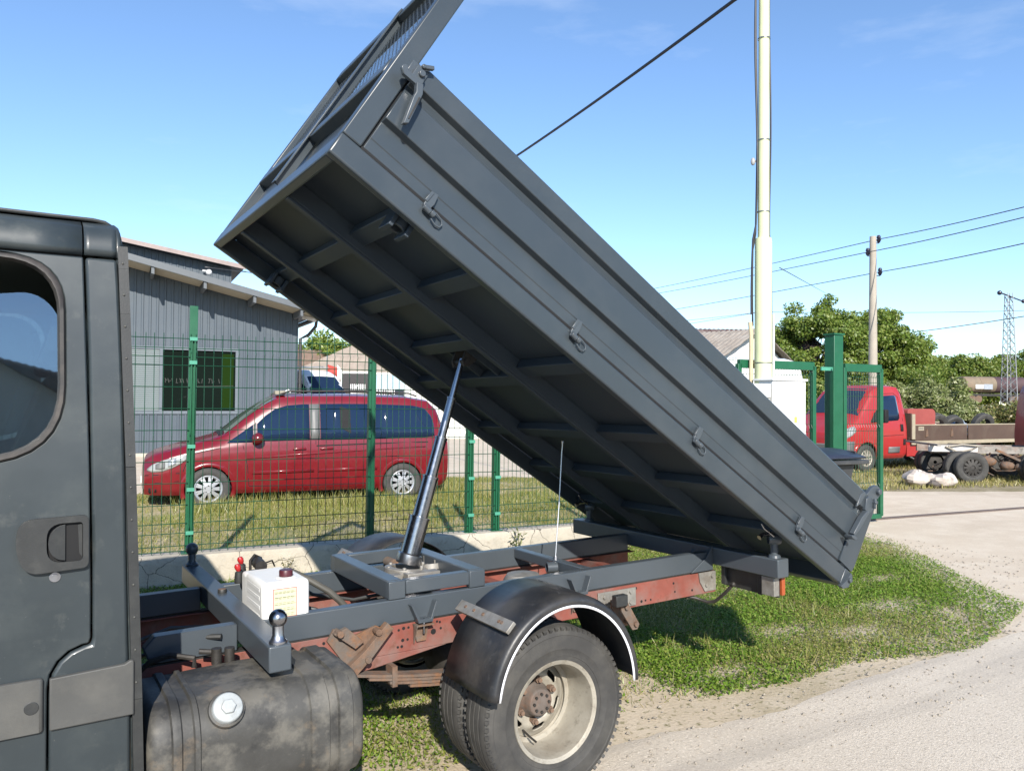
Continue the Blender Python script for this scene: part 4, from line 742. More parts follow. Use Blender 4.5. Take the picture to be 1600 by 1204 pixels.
# ---- fuel tank
def tank_sec(k=0.0):   # rounded rectangle in (y, z)
    y0, y1, z0, z1, r = 2.835 - k, 3.36 + k, 0.335 - k, 0.728 + k, 0.13 + k; pts = []
    for cy, cz, a0 in ((y1 - r, z1 - r, 0), (y0 + r, z1 - r, 90), (y0 + r, z0 + r, 180), (y1 - r, z0 + r, 270)):
        for i in range(9): a = R(a0 + i * 90 / 8); pts.append((cy + r * math.cos(a), cz + r * math.sin(a)))
    return pts
def tank_ring(x, k): return [(x, y, z) for y, z in tank_sec(k)]
st = [(0.365, -0.07), (0.372, -0.025), (0.39, -0.006), (0.41, 0.0), (0.445, 0.0), (0.450, 0.010), (0.462, 0.012), (0.476, 0.010), (0.482, 0.0), (0.515, -0.001), (0.52, 0.008), (0.535, 0.008), (0.54, 0.0), (0.60, 0.002), (0.75, 0.005), (0.88, 0.002), (0.915, 0.0), (0.92, 0.008), (0.985, 0.009), (0.99, 0.0), (1.02, 0.0), (1.025, 0.011), (1.075, 0.011), (1.08, 0.002), (1.11, -0.003), (1.125, -0.02), (1.134, -0.06)]
g = MB(); g.grid([tank_ring(x, k) for x, k in st], closed=True); k = 36; g.f.append(tuple(range(k))); g.m.append(0); g.f.append(tuple((len(st) - 1) * k + i for i in range(k - 1, -1, -1))); g.m.append(0)
tank = g.build('fuel_tank', TANK, truck, smooth=50)
g = MB(); d = Vector((0, -0.85, 0.55)).normalized(); c = Vector((0.625, 2.848, 0.698))
g.lathe([(0.052, -0.02), (0.052, 0.012), (0.049, 0.022), (0.044, 0.025), (0.0, 0.026)], c, d, 32); x, y, _ = rot_to(d)
g.lathe([(0.027, 0.024), (0.026, 0.036), (0.022, 0.039), (0.0, 0.039)], c, d, 6); g.build('filler_cap', pm('grey_cap', (0.50, 0.53, 0.53), 0.4, var=0.06, scale=20, dirt=[((0.3, 0.3, 0.28), 0.5, 30.0, 0.5, 0.7)]), tank, bevel=0.003)
g = MB(); g.lathe([(0.062, -0.012), (0.060, 0.000), (0.05, 0.004)], c, d, 32); g.build('filler_neck', TANK, tank)
g = MB(); g.tube([(1.0, 2.88, 0.36), (1.02, 2.93, 0.32), (1.0, 2.98, 0.35)], 0.010, 8); g.build('tank_strap', RUST, tank)
g = MB(); g.tube([(0.60, 3.30, 0.720), (0.60, 3.30, 0.755), (0.52, 3.34, 0.770), (0.45, 3.38, 0.745), (0.40, 3.40, 0.695)], 0.011, 8); g.tube([(0.68, 3.30, 0.725), (0.68, 3.30, 0.765), (0.62, 3.31, 0.775)], 0.011, 8)
g.cyl((0.68, 3.28, 0.725), (0.68, 3.28, 0.785), 0.02, 12); g.cyl((0.73, 3.28, 0.725), (0.73, 3.28, 0.780), 0.02, 12); g.build('fuel_fitting', DARKSTEEL, tank)

# ---- cab
def cy(z):   # near-side skin: leans in above the waist
    if z > 1.55: return 2.822 + (z - 1.55) * 0.075 + max(0, z - 2.0) ** 2 * 0.10
    if z < 0.75: return 2.822 + (0.75 - z) * 0.06
    return 2.822 - 0.012 * math.exp(-((z - 1.27) / 0.05) ** 2) * 0
def skin(x, z, d): return (x, cy(z) + d, z)
def skin_far(x, z, d): return (x, 7.60 - cy(z) - d, z)
def rr_poly(pts, n=6):   # rounded polygon: pts = (x, y, radius)
    out = []; m = len(pts)
    for i in range(m):
        p = Vector(pts[i][:2]); a = (Vector(pts[i - 1][:2]) - p); c = (Vector(pts[(i + 1) % m][:2]) - p); r = pts[i][2]
        if r <= 0: out.append(tuple(p)); continue
        r = min(r, a.length * 0.49, c.length * 0.49); a = p + a.normalized() * r; c = p + c.normalized() * r
        for k in range(n + 1): t = k / n; out.append(tuple(a * (1 - t) ** 2 + p * 2 * t * (1 - t) + c * t * t))
    return out
win = rr_poly([(-0.49, 2.212, 0.10), (0.112, 2.205, 0.16), (0.116, 1.60, 0.22), (-0.79, 1.60, 0.10)], 8)
winb = rr_poly([(-0.505, 2.230, 0.11), (0.133, 2.225, 0.17), (0.137, 1.578, 0.24), (-0.83, 1.578, 0.11)], 8)
def slice_poly(poly, zs): return poly
door = [(-0.90, 0.62), (0.086, 0.62)] + [(0.086, 0.72), (0.086, 0.80)] + [(0.087 + 0.113 * (1 - math.cos(R(a))), 0.885 + 0.118 * math.sin(R(a))) for a in (0, 20, 40, 60, 80, 90)] + [(0.205, 1.02), (0.205, 1.15), (0.204, 1.3), (0.202, 1.45), (0.200, 1.6), (0.197, 1.75), (0.194, 1.9), (0.190, 2.05), (0.185, 2.232), (-0.62, 2.238), (-0.95, 1.56), (-0.98, 1.0)]
def plate(name, poly, fn, mat, holes=(), thick=0.022, bevel=0.006):
    g = MB()
    # cut the sheet into horizontal bands so that it can follow the curved skin
    bm = bmesh.new(); loops = [list(poly)] + [list(h) for h in holes]
    tris = tessellate_polygon([[Vector((x, y, 0)) for x, y in lp] for lp in loops]); fl = [p for lp in loops for p in lp]
    bv = [bm.verts.new((x, 0, z)) for x, z in fl]
    for t in tris:
        try: bm.faces.new([bv[i] for i in t])
        except ValueError: pass
    bmesh.ops.recalc_face_normals(bm, faces=bm.faces)
    bmesh.ops.dissolve_limit(bm, angle_limit=0.01, verts=bm.verts, edges=bm.edges)
    for z in (0.75, 1.55, 1.7, 1.85, 2.0, 2.1, 2.2): bmesh.ops.bisect_plane(bm, geom=bm.verts[:] + bm.edges[:] + bm.faces[:], plane_co=(0, 0, z), plane_no=(0, 0, 1))
    ret = bmesh.ops.extrude_face_region(bm, geom=bm.faces[:]); ev = {v for v in ret['geom'] if isinstance(v, bmesh.types.BMVert)}
    pts = {}
    for v in bm.verts: v.co = Vector(fn(v.co.x, v.co.z, thick if v in ev else 0.0))
    bm.verts.index_update(); g.v = [v.co.copy() for v in bm.verts]; g.f = [tuple(v.index for v in f.verts) for f in bm.faces]; g.m = [0] * len(g.f); bm.free()
    return g.build(name, mat, truck, smooth=45, bevel=bevel, seg=2)
d_ = plate('cab_door', door, skin, CABP, [winb])
quarter = [(0.092, 0.40), (0.092, 0.86)] + [(0.094 + 0.113 * (1 - math.cos(R(a))), 0.885 + 0.112 * math.sin(R(a))) for a in (0, 20, 40, 60, 80, 90)] + [(0.211, 1.02), (0.210, 1.3), (0.206, 1.6), (0.200, 1.9), (0.191, 2.232), (0.284, 2.232), (0.288, 2.15), (0.296, 1.9), (0.302, 1.6), (0.307, 1.3), (0.312, 1.0), (0.318, 0.8), (0.322, 0.40)]
plate('rear_quarter', quarter, skin, CABP, bevel=0.010)
plate('cab_door', [(x, z) for x, z in door], skin_far, CABP, [winb]); plate('rear_quarter', quarter, skin_far, CABP, bevel=0.010)
plate('door_sill', [(-0.90, 0.40), (0.083, 0.40), (0.083, 0.613), (-0.90, 0.613)], skin, CABP)
# roof with its rain gutter and side rail
def roof_sec(x):
    t = min(1, max(0, (x + 0.55) / 0.3)); dr = max(0, (0.02 - x) * 0.02)
    half = [(2.888, 2.240), (2.884, 2.262), (2.892, 2.30), (2.915, 2.335), (2.97, 2.362), (3.10, 2.385), (3.40, 2.40), (3.80, 2.405)]
    h = [(y, z + dr) for y, z in half]; return h + [(7.60 - y, z) for y, z in reversed(h[:-1])]
for x0, x1 in ((-0.62, 0.183), (0.188, 0.283)):
    g = MB(); xs = [x0 + (x1 - x0) * i / 6 for i in range(7)]
    g.grid([[(x, y, z) for y, z in roof_sec(x)] for x in xs])
    if x1 > 0.25: g.grid([[(0.283 + dx, 3.8 + (y - 3.8) * k, z - dz) for y, z in roof_sec(0.28)] for dx, k, dz in ((0, 1, 0), (0.012, 0.995, 0.008), (0.018, 0.985, 0.03), (0.020, 0.98, 0.2))])
    g.build('roof_panel', CABP, truck, smooth=50, solid=0.004)
g = MB(); g.grid([[(x, y, z + dz_) for y, z in roof_sec(x)[4:-4]] for x, dz_ in ((-0.60, .014), (-0.2, .014), (0.1, .014), (0.22, .013), (0.255, .008), (0.275, -.004), (0.284, -.025))]); g.build('roof_skin', PLASTD, truck, smooth=60, solid=0.012)
g = MB(); g.box(-0.62, 0.183, 2.895, 2.91, 2.226, 2.244); g.build('roof_gutter', BLACK, truck)
g = MB(); g.grid([[(0.292 + 0.028 * (2.30 - z) * 0.9, cy(z) + 0.016 + dy, z) for dy in (0, 0.5, 1.0, 1.484, 1.9)] for z in (0.42, 0.8, 1.2, 1.55, 1.9, 2.2, 2.26)]); g.build('rear_wall', CABP, truck, solid=0.02)
path = [(0.300 + 0.026 * (2.30 - z), cy(z) + 0.020, z) for z in (2.275, 2.2, 2.05, 1.9, 1.7, 1.55, 1.3, 1.0, 0.8, 0.42)]
g = MB()
for i in range(len(path) - 1): g.bar(path[i], path[i + 1], 0.045, 0.030, up=(1, 0, 0))
seam = g.build('rear_flange', PLASTD, truck, smooth=60)
for i in range(14):
    g = MB(); z = 2.22 - i * 0.105; c = Vector((0.300 + 0.026 * (2.30 - z) - 0.002, cy(z) - 0.004, z)); g.sphere(c, 0.0036, 8, 6); g.build('rivet', PLAST, seam)
# rub strips
def strip(poly, name='rub_strip'):
    g = MB(); g.prism(poly, lambda x, z, d: (x, 2.822 + d, z), -0.016, 0.004); return g.build(name, PLAST, truck, bevel=0.014, seg=4, smooth=50)
s1 = strip([(-0.85, 0.755), (0.077, 0.757), (0.077, 0.920), (-0.85, 0.92)]); s2 = strip([(0.093, 0.757), (0.328, 0.757), (0.328, 0.93), (0.318, 0.932), (0.30, 0.922), (0.093, 0.915)])
g = MB(); g.lathe([(0.0, 0.0015), (0.018, 0.0015), (0.020, 0.0)], (0.046, 2.806, 0.836), (0, -1, 0), 24); g.build('strip_badge', PLASTD, s1)
# door handle recess
hs = rr_poly([(0.008, 1.405, 0.06), (0.198, 1.408, 0.02), (0.198, 1.245, 0.02), (0.03, 1.238, 0.09), (0.002, 1.31, 0.06)], 6)
bow = rr_poly([(0.084, 1.388, 0.045), (0.182, 1.388, 0.012), (0.182, 1.268, 0.012), (0.084, 1.268, 0.045)], 6)
g = MB(); g.prism(hs, lambda x, z, d: (x, 2.822 + d, z), -0.020, 0.002, holes=[bow]); hd = g.build('door_handle', PLASTD, truck, bevel=0.006, seg=3, smooth=50)
g = MB(); g.prism([(0.082, 1.390), (0.184, 1.390), (0.184, 1.266), (0.082, 1.266)], lambda x, z, d: (x, 2.822 + d, z), -0.006, 0.004); g.build('handle_recess', BLACK, hd)
g = MB(); g.prism([(0.134, 1.384)] + [(0.132 - 0.044 * math.sin(R(a_)), 1.328 + 0.055 * math.cos(R(a_))) for a_ in range(0, 181, 15)] + [(0.134, 1.272)], lambda x, z, d: (x, 2.822 + d + 0.006 * (x - 0.088) / 0.044, z), -0.021, -0.012); g.build('handle_pull', PLASTD, hd, bevel=0.002, smooth=50)
g = MB(); g.prism(rr_poly([(0.168, 1.380, 0.01), (0.181, 1.380, 0.004), (0.181, 1.276, 0.004), (0.172, 1.29, 0.004), (0.170, 1.35, 0.004)], 3), lambda x, z, d: (x, 2.822 + d, z), -0.009, 0.002); g.build('handle_grip', PLASTD, hd, bevel=0.003)
g = MB(); g.lathe([(0.0, 0.004), (0.009, 0.004), (0.0095, 0.001), (0.015, 0.001), (0.016, 0)], (0.107, 2.820, 1.222), (0, -1, 0), 24); g.build('door_lock', STEEL, truck)
# window seal + half lowered glass
g = MB()
cen = Vector((-0.35, 1.9)); N = len(win)
rings = []
for f_, dy in ((0.0, -0.002), (0.25, -0.012), (0.75, -0.012), (1.0, 0.002), (1.0, 0.02)):
    rings.append([skin(a[0] + (c[0] - a[0]) * f_, a[1] + (c[1] - a[1]) * f_, dy) for a, c in zip(winb, win)])
g.grid([[rings[i][j] for i in range(5)] for j in list(range(N)) + [0]]); g.build('window_seal', SEAL, truck, smooth=60)
gl = rr_poly([(-0.62, 2.02, 0.05), (0.055, 2.112, 0.05), (0.122, 2.04, 0.07), (0.122, 1.56, 0.02), (-0.845, 1.56, 0.02)], 5)
g = MB(); g.prism(gl, skin, 0.018, 0.022); g.build('window_glass', CABGL, truck, smooth=0)
g = MB(); g.prism(win, skin_far, 0.018, 0.022); g.build('window_glass', CABGL, truck, smooth=0)
# cab interior
g = MB(); g.box(-0.55, 0.27, 2.96, 4.64, 2.215, 2.235); g.build('headliner', TRIM, truck)
g = MB(); g.box(-1.0, 0.28, 2.86, 4.74, 0.62, 0.66); g.build('cab_floor', TRIM, truck)
for y in (3.02, 3.62, 4.10):
    g = MB(); g.prism(rr_poly([(0.02, 1.22, 0.03), (0.20, 1.84, 0.08), (0.10, 1.88, 0.08), (-0.12, 1.24, 0.04)], 4), lambda x, z, d: (x, d, z), y, y + 0.46); g.box(-0.50, 0.03, y, y + 0.46, 1.06, 1.22)
    g.prism(rr_poly([(0.13, 1.88, 0.03), (0.21, 2.06, 0.05), (0.12, 2.08, 0.05), (0.07, 1.90, 0.03)], 4), lambda x, z, d: (x, d, z), y + 0.12, y + 0.34); g.build('seat', SEATF, truck, bevel=0.03, seg=3)
g = MB(); g.box(-1.05, -0.78, 2.9, 4.7, 1.20, 1.50); g.build('dashboard', PLASTD, truck, bevel=0.04)
g = MB(); g.prism([(-0.70, 2.30), (-0.62, 2.30), (-1.25, 1.48), (-1.33, 1.48)], lambda x, z, d: (x, d, z), 2.86, 2.90); g.prism([(-0.70, 2.30), (-0.62, 2.30), (-1.25, 1.48), (-1.33, 1.48)], lambda x, z, d: (x, d, z), 4.70, 4.74); g.build('windscreen_pillar', CABP, truck)
g = MB(); g.grid([[(x, y, z) for y in (2.90, 3.8, 4.70)] for x, z in ((-0.68, 2.28), (-1.29, 1.50))]); g.build('windscreen', CABGL, truck)
g = MB(); g.grid([[(x, 3.8 + s_ * hw, z) for s_, z in ((-1, 0.45), (-1, zt - 0.25), (-0.97, zt - 0.08), (-0.80, zt), (0, zt + 0.03), (0.80, zt), (0.97, zt - 0.08), (1, zt - 0.25), (1, 0.45))] for x, hw, zt in ((-0.92, 0.975, 1.52), (-1.3, 0.97, 1.46), (-1.75, 0.93, 1.32), (-2.0, 0.84, 1.20), (-2.06, 0.74, 1.05))]); g.build('bonnet', CABP, truck, smooth=50, solid=0.01)
g = MB(); g.box(-2.14, -1.95, 2.90, 4.70, 0.42, 0.78); g.build('front_bumper', PLAST, truck, bevel=0.05, seg=3)
for yy in (2.97, 4.63):
    g = MB(); g.lathe(tyre_profile(0.372, 0.2, 0.21), (-1.42, yy, 0.425), (0, 1, 0) if yy < 4 else (0, -1, 0), 48); fwh = g.build('wheel', RUBBER, truck)
    g = MB(); g.lathe([(0.213, -0.07), (0.19, -0.03), (0.12, -0.06), (0.0, -0.07)], (-1.42, yy, 0.425), (0, 1, 0) if yy < 4 else (0, -1, 0), 32); g.build('rim_disc', RIM, fwh)

# ------------------------------------------------------------------ hydraulic power pack standing on the chassis behind the cab
PB = Vector((1.0, 3.75, 0.80))
pack = thing('hydraulic_power_pack', 'white plastic hydraulic oil canister with dark red cap between the chassis beams', 'oil tank', base=PB, mat=TM @ Matrix.Translation(PB - TB))
def rbox(x0, x1, y0, y1, z0, z1, r):
    g = MB(); g.box(x0, x1, y0, y1, z0, z1); return g
g = rbox(0.892, 1.100, 3.405, 3.70, 0.80, 0.985, 0.03); can = g.build('canister', WHITEP, pack, bevel=0.022, seg=4, smooth=60)
for z in (0.835, 0.875, 0.915, 0.95):
    g = MB(); g.box(0.8908, 0.893, 3.45, 3.66, z - 0.009, z + 0.009); g.build('canister_rib', WHITEP, can, bevel=0.004)
g = MB(); g.box(0.90, 1.09, 3.703, 3.80, 0.80, 0.972); g.build('canister_collar', WHITEP, pack, bevel=0.015, seg=3)
g = MB(); g.lathe([(0.026, 0.0), (0.026, 0.008), (0.0295, 0.008), (0.0295, 0.030), (0.027, 0.034), (0.0, 0.034)], (1.018, 3.49, 0.984), (0, 0, 1), 28); g.build('filler_cap', pm('maroon_cap', (0.10, 0.02, 0.03), 0.4, var=0.1), can)
g = MB(); g.lathe([(0.045, 0), (0.042, 0.004), (0.03, 0.006)], (1.018, 3.49, 0.984), (0, 0, 1), 28); g.build('cap_seat', WHITEP, can)
g = MB(); g.box(0.940, 1.038, 3.4035, 3.4055, 0.835, 0.955); g.build('label', CREAMLBL, can)
g = MB()
for z in (0.862, 0.889, 0.917, 0.938): g.box(0.943, 1.035, 3.4028, 3.4034, z, z + 0.0012)
for k in range(5):
    for j in range(5): x = 0.946 + 0.017 * j; g.box(x, x + 0.011, 3.4028, 3.4033, 0.841 + 0.0235 * k, 0.8425 + 0.0235 * k); g.box(x, x + 0.013, 3.4028, 3.4033, 0.848 + 0.0235 * k, 0.8495 + 0.0235 * k)
g.build('label_print', pm('label_ink', (0.25, 0.28, 0.14), 0.6), can)
g = MB()
for x0, x1, z0, z1 in ((0.938, 0.940, 0.833, 0.957), (1.038, 1.040, 0.833, 0.957), (0.940, 1.038, 0.833, 0.835), (0.940, 1.038, 0.955, 0.957)): g.box(x0, x1, 3.4028, 3.4055, z0, z1)
g.build('label_border', REDP, can)
g = MB(); g.lathe([(0.0, 0.0), (0.055, 0.0), (0.062, 0.02), (0.062, 0.13), (0.05, 0.16), (0.0, 0.165)], (0.985, 3.80, 0.885), (0, 1, 0), 24); g.build('pump_motor', PLASTD, pack)
for x, y, zz_ in ((0.893, 3.82, 0.968), (0.925, 3.90, 0.985)):
    g = MB(); g.lathe([(0.0, 0.036), (0.010, 0.034), (0.015, 0.024), (0.013, 0.010), (0.008, 0.0)], (x, y, zz_), (-0.3, 0, 1), 16); g.build('valve_knob', REDP, pack)
    g = MB(); g.lathe([(0.0, 0), (0.02, 0), (0.022, 0.01), (0.018, 0.05), (0.011, 0.056)], (x, y, zz_ - 0.055), (0, 0, 1), 12); g.build('valve_body', PLASTD, pack)
g = MB(); g.tube([(0.96, 3.88, 0.95), (0.96, 3.88, 1.0), (0.985, 3.90, 1.02), (1.02, 3.92, 1.0), (1.03, 3.92, 0.95)], 0.007, 8); g.cyl((1.0, 3.83, 0.975), (1.0, 3.92, 0.985), 0.028, 16); g.tube([(1.03, 3.88, 0.98), (1.07, 3.9, 0.985), (1.09, 3.93, 0.95)], 0.004, 6); g.build('solenoid_valve', DARKSTEEL, pack)
g = MB(); g.tube([(1.09, 3.78, 0.955), (1.12, 3.76, 0.95), (1.20, 3.72, 0.905), (1.28, 3.68, 0.85), (1.33, 3.67, 0.80), (1.38, 3.66, 0.74), (1.45, 3.66, 0.70)], 0.016, 10); g.build('pressure_hose', pm('hose_rubber', (0.10, 0.095, 0.08), 0.6, var=0.15, scale=20), pack)
# ================================================================== OTHER VEHICLES (frame: x rearwards, y to the far side, z up)
CRED = pm('metallic_red', (0.215, 0.005, 0.013), 0.30, var=0.08, scale=2, coat=0.5, dirt=[((0.24, 0.035, 0.035), 0.3, 2.5, 0.48, 0.75)])
FRED = pm('faded_red', (0.50, 0.028, 0.028), 0.35, var=0.06, scale=2, coat=0.3, dirt=[((0.48, 0.10, 0.09), 0.4, 2.0, 0.5, 0.75)])
VWHITE = pm('van_white', (0.78, 0.78, 0.76), 0.35, var=0.03, scale=2, coat=0.3)
AGL = glass_mat('van_glass', None, 0.30, 0.02, opaque=(0.010, 0.022, 0.05)); SCRGL = glass_mat('screen_glass', None, 0.30, 0.03, opaque=(0.10, 0.13, 0.10)); HLGL = pm('headlamp_glass', (0.44, 0.45, 0.43), 0.15, var=0.12, scale=20, coat=0.8)  # AGL: blue body colour stands in for the reflected sky
GRIM = pm('silver_rim', (0.55, 0.56, 0.58), 0.35, metal=0.6, var=0.08)
DTRIM = pm('grey_trim', (0.20, 0.20, 0.195), 0.5, var=0.08)
class Car:
    def __init__(s, st, root, wheels=(), wr=0.33, half=None):
        s.st = np.array(st, float); s.root = root; s.wheels = wheels; s.wr = wr
    def par(s, x): return [np.interp(x, s.st[:, 0], s.st[:, k]) for k in range(1, 6)]
    def half(s, x):
        zb, zm, zt, w, wt = s.par(x); h = zm - zb
        p = [(0, zb), (w * .7, zb), (w * .90, zb + .02), (w * .965, zb + .10), (w * .99, zb + h * .38), (w, zb + h * .62), (w * .993, zb + h * .84), (w * .975, zm)]
        for f_ in (.25, .5, .75, .93): p.append((w * .975 + (wt - w * .975) * (f_ ** 1.25), zm + (zt - .10 * min(1, (zt - zm) / .4) - zm) * f_))
        e = zt - zm; p += [(wt * .93, zt - .045 * min(1, e / .3)), (wt * .75, zt - .012), (wt * .4, zt), (0, zt + .008)]
        return p
    def Y(s, x, z):      # outer half width of the skin at height z
        p = s.half(x); best = 0
        for a, c in zip(p[:-1], p[1:]):
            if min(a[1], c[1]) - 1e-6 <= z <= max(a[1], c[1]) + 1e-6:
                t = 0 if abs(c[1] - a[1]) < 1e-9 else (z - a[1]) / (c[1] - a[1]); best = max(best, a[0] + (c[0] - a[0]) * t)
        return best
    def Z(s, x, y):
        p = s.half(x)[7:]
        for a, c in zip(p[:-1], p[1:]):
            if c[0] - 1e-6 <= abs(y) <= a[0] + 1e-6:
                t = 0 if abs(c[0] - a[0]) < 1e-9 else (abs(y) - a[0]) / (c[0] - a[0]); return a[1] + (c[1] - a[1]) * t
        return p[-1][1] if abs(y) < p[-1][0] + .01 else p[0][1]
    def body(s, mat, name='body', step=0.04):
        x0, x1 = s.st[0, 0], s.st[-1, 0]; xs = sorted(set(list(np.arange(x0, x1, step)) + list(s.st[:, 0]))); rows_ = []
        for x in xs:
            h = s.half(x); hh = []
            for q_, (a, c) in enumerate(zip(h[:-1], h[1:])):
                k = 4 if 3 <= q_ <= 6 else 2
                for j in range(k): t = j / k; hh.append((a[0] + (c[0] - a[0]) * t, a[1] + (c[1] - a[1]) * t))
            hh.append(h[-1]); rows_.append([(x, y, z) for y, z in hh] + [(x, -y, z) for y, z in reversed(hh[:-1])])
        g = MB(); g.grid(rows_); n_ = len(rows_[0])
        keep = []
        for f in g.f:
            c = sum((g.v[i] for i in f), Vector()) / 4; cut = any(math.hypot(c.x - wx_, c.z - wz_) < rr for wx_, wz_, rr in s.wheels) and abs(c.y) > .35
            if not cut: keep.append(f)
        keep.append(tuple(range(n_))); keep.append(tuple((len(rows_) - 1) * n_ + i for i in range(n_ - 1, -1, -1))); g.f = keep; g.m = [0] * len(keep)
        o = g.build(name, mat, s.root, smooth=38)
        for wx_, wz_, rr in s.wheels:
            g = MB(); g.cyl((wx_, -.62, wz_), (wx_, .62, wz_), rr + .03, 24); g.build('wheel_well', BLACK, s.root)
            for sg in (-1, 1):
                P = []
                for i in range(41):
                    a = R(-22 + 224 * i / 40); P.append([(wx_ + k * math.cos(a), sg * (s.Y(min(max(wx_ + k * math.cos(a), x0 + .02), x1 - .02), max(.3, wz_ + k * math.sin(a))) + e), wz_ + k * math.sin(a)) for k, e in ((rr - .020, -.03), (rr - .016, .006), (rr + .01, .012), (rr + .05, .004), (rr + .055, -.01))])
                g = MB(); g.grid(P); g.build('arch_lip', mat, s.root, smooth=60)
        return o
    def side(s, name, mat, cols, sg=-1, off=0.006, n=4, parent=None, solid=0.006):   # cols: (x, zlo, zhi) columns of a skin patch
        g = MB(); g.grid([[(x, sg * (s.Y(x, a + (c - a) * k / n) + off), a + (c - a) * k / n) for k in range(n + 1)] for x, a, c in cols]); return g.build(name, mat, parent or s.root, smooth=50, solid=solid)
    def top(s, name, mat, x0, x1, y0f, y1f, nx=6, ny=8, off=0.006, parent=None):      # patch on the sloping top (screen, bonnet), y limits as fractions of the top half width
        g = MB(); P = []
        for i in range(nx + 1):
            x = x0 + (x1 - x0) * i / nx; wt = s.par(x)[4]; P.append([(x - off * .6, wt * (y0f + (y1f - y0f) * j / ny), s.Z(x, wt * (y0f + (y1f - y0f) * j / ny)) + off) for j in range(ny + 1)])
        g.grid(P); return g.build(name, mat, parent or s.root, smooth=60)
def carwheel(parent, x, y, z, Rt, wd, rr, out, spokes=7, rim=None, twin=True):
    ax = (0, -out, 0); g = MB(); g.lathe([(rr, -wd * .42), (rr + .02, -wd * .48), ((Rt + rr) / 2, -wd * .52), (Rt - .02, -wd * .47), (Rt, -wd * .36), (Rt, wd * .36), (Rt - .02, wd * .47), (rr, wd * .42)], (x, y, z), ax, 40); w_ = g.build('wheel', RUBBER, parent)
    g = MB(); g.lathe([(rr + .004, -wd * .43), (rr - .008, -wd * .45), (rr - .02, -wd * .38), (rr - .03, wd * .2), (rr * .2, wd * .25)], (x, y, z), ax, 36); g.build('rim_barrel', DARKSTEEL, w_)
    g = MB(); g.lathe([(rr + .006, -wd * .44), (rr - .004, -wd * .47), (rr - .022, -wd * .42), (rr - .03, -wd * .36)], (x, y, z), ax, 40)
    yo = y + out * wd * .36
    for k in range(spokes):
        for tw in ((-.10, .10) if twin else (0,)):
            a = 2 * math.pi * k / spokes + tw; c = Vector((math.cos(a), 0, math.sin(a))); p0_ = Vector((x, yo + out * .015, z)) + c * .05; p1_ = Vector((x, yo, z)) + c * (rr - .015); g.bar(p0_, p1_, 0.030 if twin else .055, 0.03, up=(0, 1, 0))
    g.lathe([(.10, -wd * .38), (.085, -wd * .43), (.03, -wd * .45), (0, -wd * .45)], (x, y, z), ax, 24); g.build('rim_spokes', rim or GRIM, w_, smooth=30)
    g = MB()
    for k in range(5): a = 2 * math.pi * k / 5 + .3; g.cyl((x + .056 * math.cos(a), yo + out * .02, z + .056 * math.sin(a)), (x + .056 * math.cos(a), yo + out * .034, z + .056 * math.sin(a)), .009, 6)
    g.build('wheel_nut', DARKSTEEL, w_, smooth=0)
    return w_
def gap(root, car, pts, mat=None, sg=-1, w_=0.010):
    g = MB(); P = [Vector((x, sg * (car.Y(x, z) + .0015), z)) for x, z in pts]
    for a, c in zip(P[:-1], P[1:]): g.bar(a, c, w_, 0.006, up=(0, 1, 0))
    return g.build('door_gap', BLACK, root, smooth=0)
def frame(org, rear): rear = Vector((rear[0], rear[1], 0)).normalized(); return Matrix(((rear.x, -rear.y, 0, org[0]), (rear.y, rear.x, 0, org[1]), (0, 0, 1, org[2] if len(org) > 2 else 0), (0, 0, 0, 1)))

# ---- the red people carrier behind the fence
vr = Vector((3.155, -0.491, 0)).normalized(); vy = Vector((-vr.y, vr.x, 0)); vo = Vector((2.655, 13.279, 0)) - vr * 0.88 + vy * 0.90
vo.z = -0.06
van = thing('red_van', 'dark red metallic people carrier van parked on the grass behind the green fence', 'van', mat=frame(vo, vr))
ST = [(-.10, .36, .60, .72, .64, .52), (-.06, .24, .64, .83, .78, .62), (0.06, .23, .72, .91, .88, .72), (0.30, .22, .84, .985, .925, .78), (0.65, .22, .93, 1.085, .945, .82), (0.95, .22, .985, 1.165, .95, .83), (1.12, .22, 1.0, 1.235, .95, .82), (1.40, .22, 1.02, 1.47, .95, .79), (1.72, .22, 1.03, 1.71, .95, .755), (1.98, .22, 1.04, 1.855, .95, .735), (2.35, .22, 1.045, 1.875, .95, .73), (3.2, .22, 1.05, 1.885, .95, .73), (4.2, .22, 1.05, 1.865, .95, .725), (4.62, .23, 1.05, 1.80, .94, .70), (4.78, .22, 1.05, 1.66, .925, .68), (4.88, .26, 1.04, 1.40, .905, .72), (4.94, .32, 1.0, 1.20, .88, .74), (4.96, .38, .9, 1.05, .84, .74)]
vc = Car(ST, van, [(0.88, .335, .375), (4.08, .335, .375)])
vc.body(CRED)
for x in (0.88, 4.08):
    for sg in (-1, 1): carwheel(van, x, sg * .855, .335, .335, .215, .212, sg, 9)
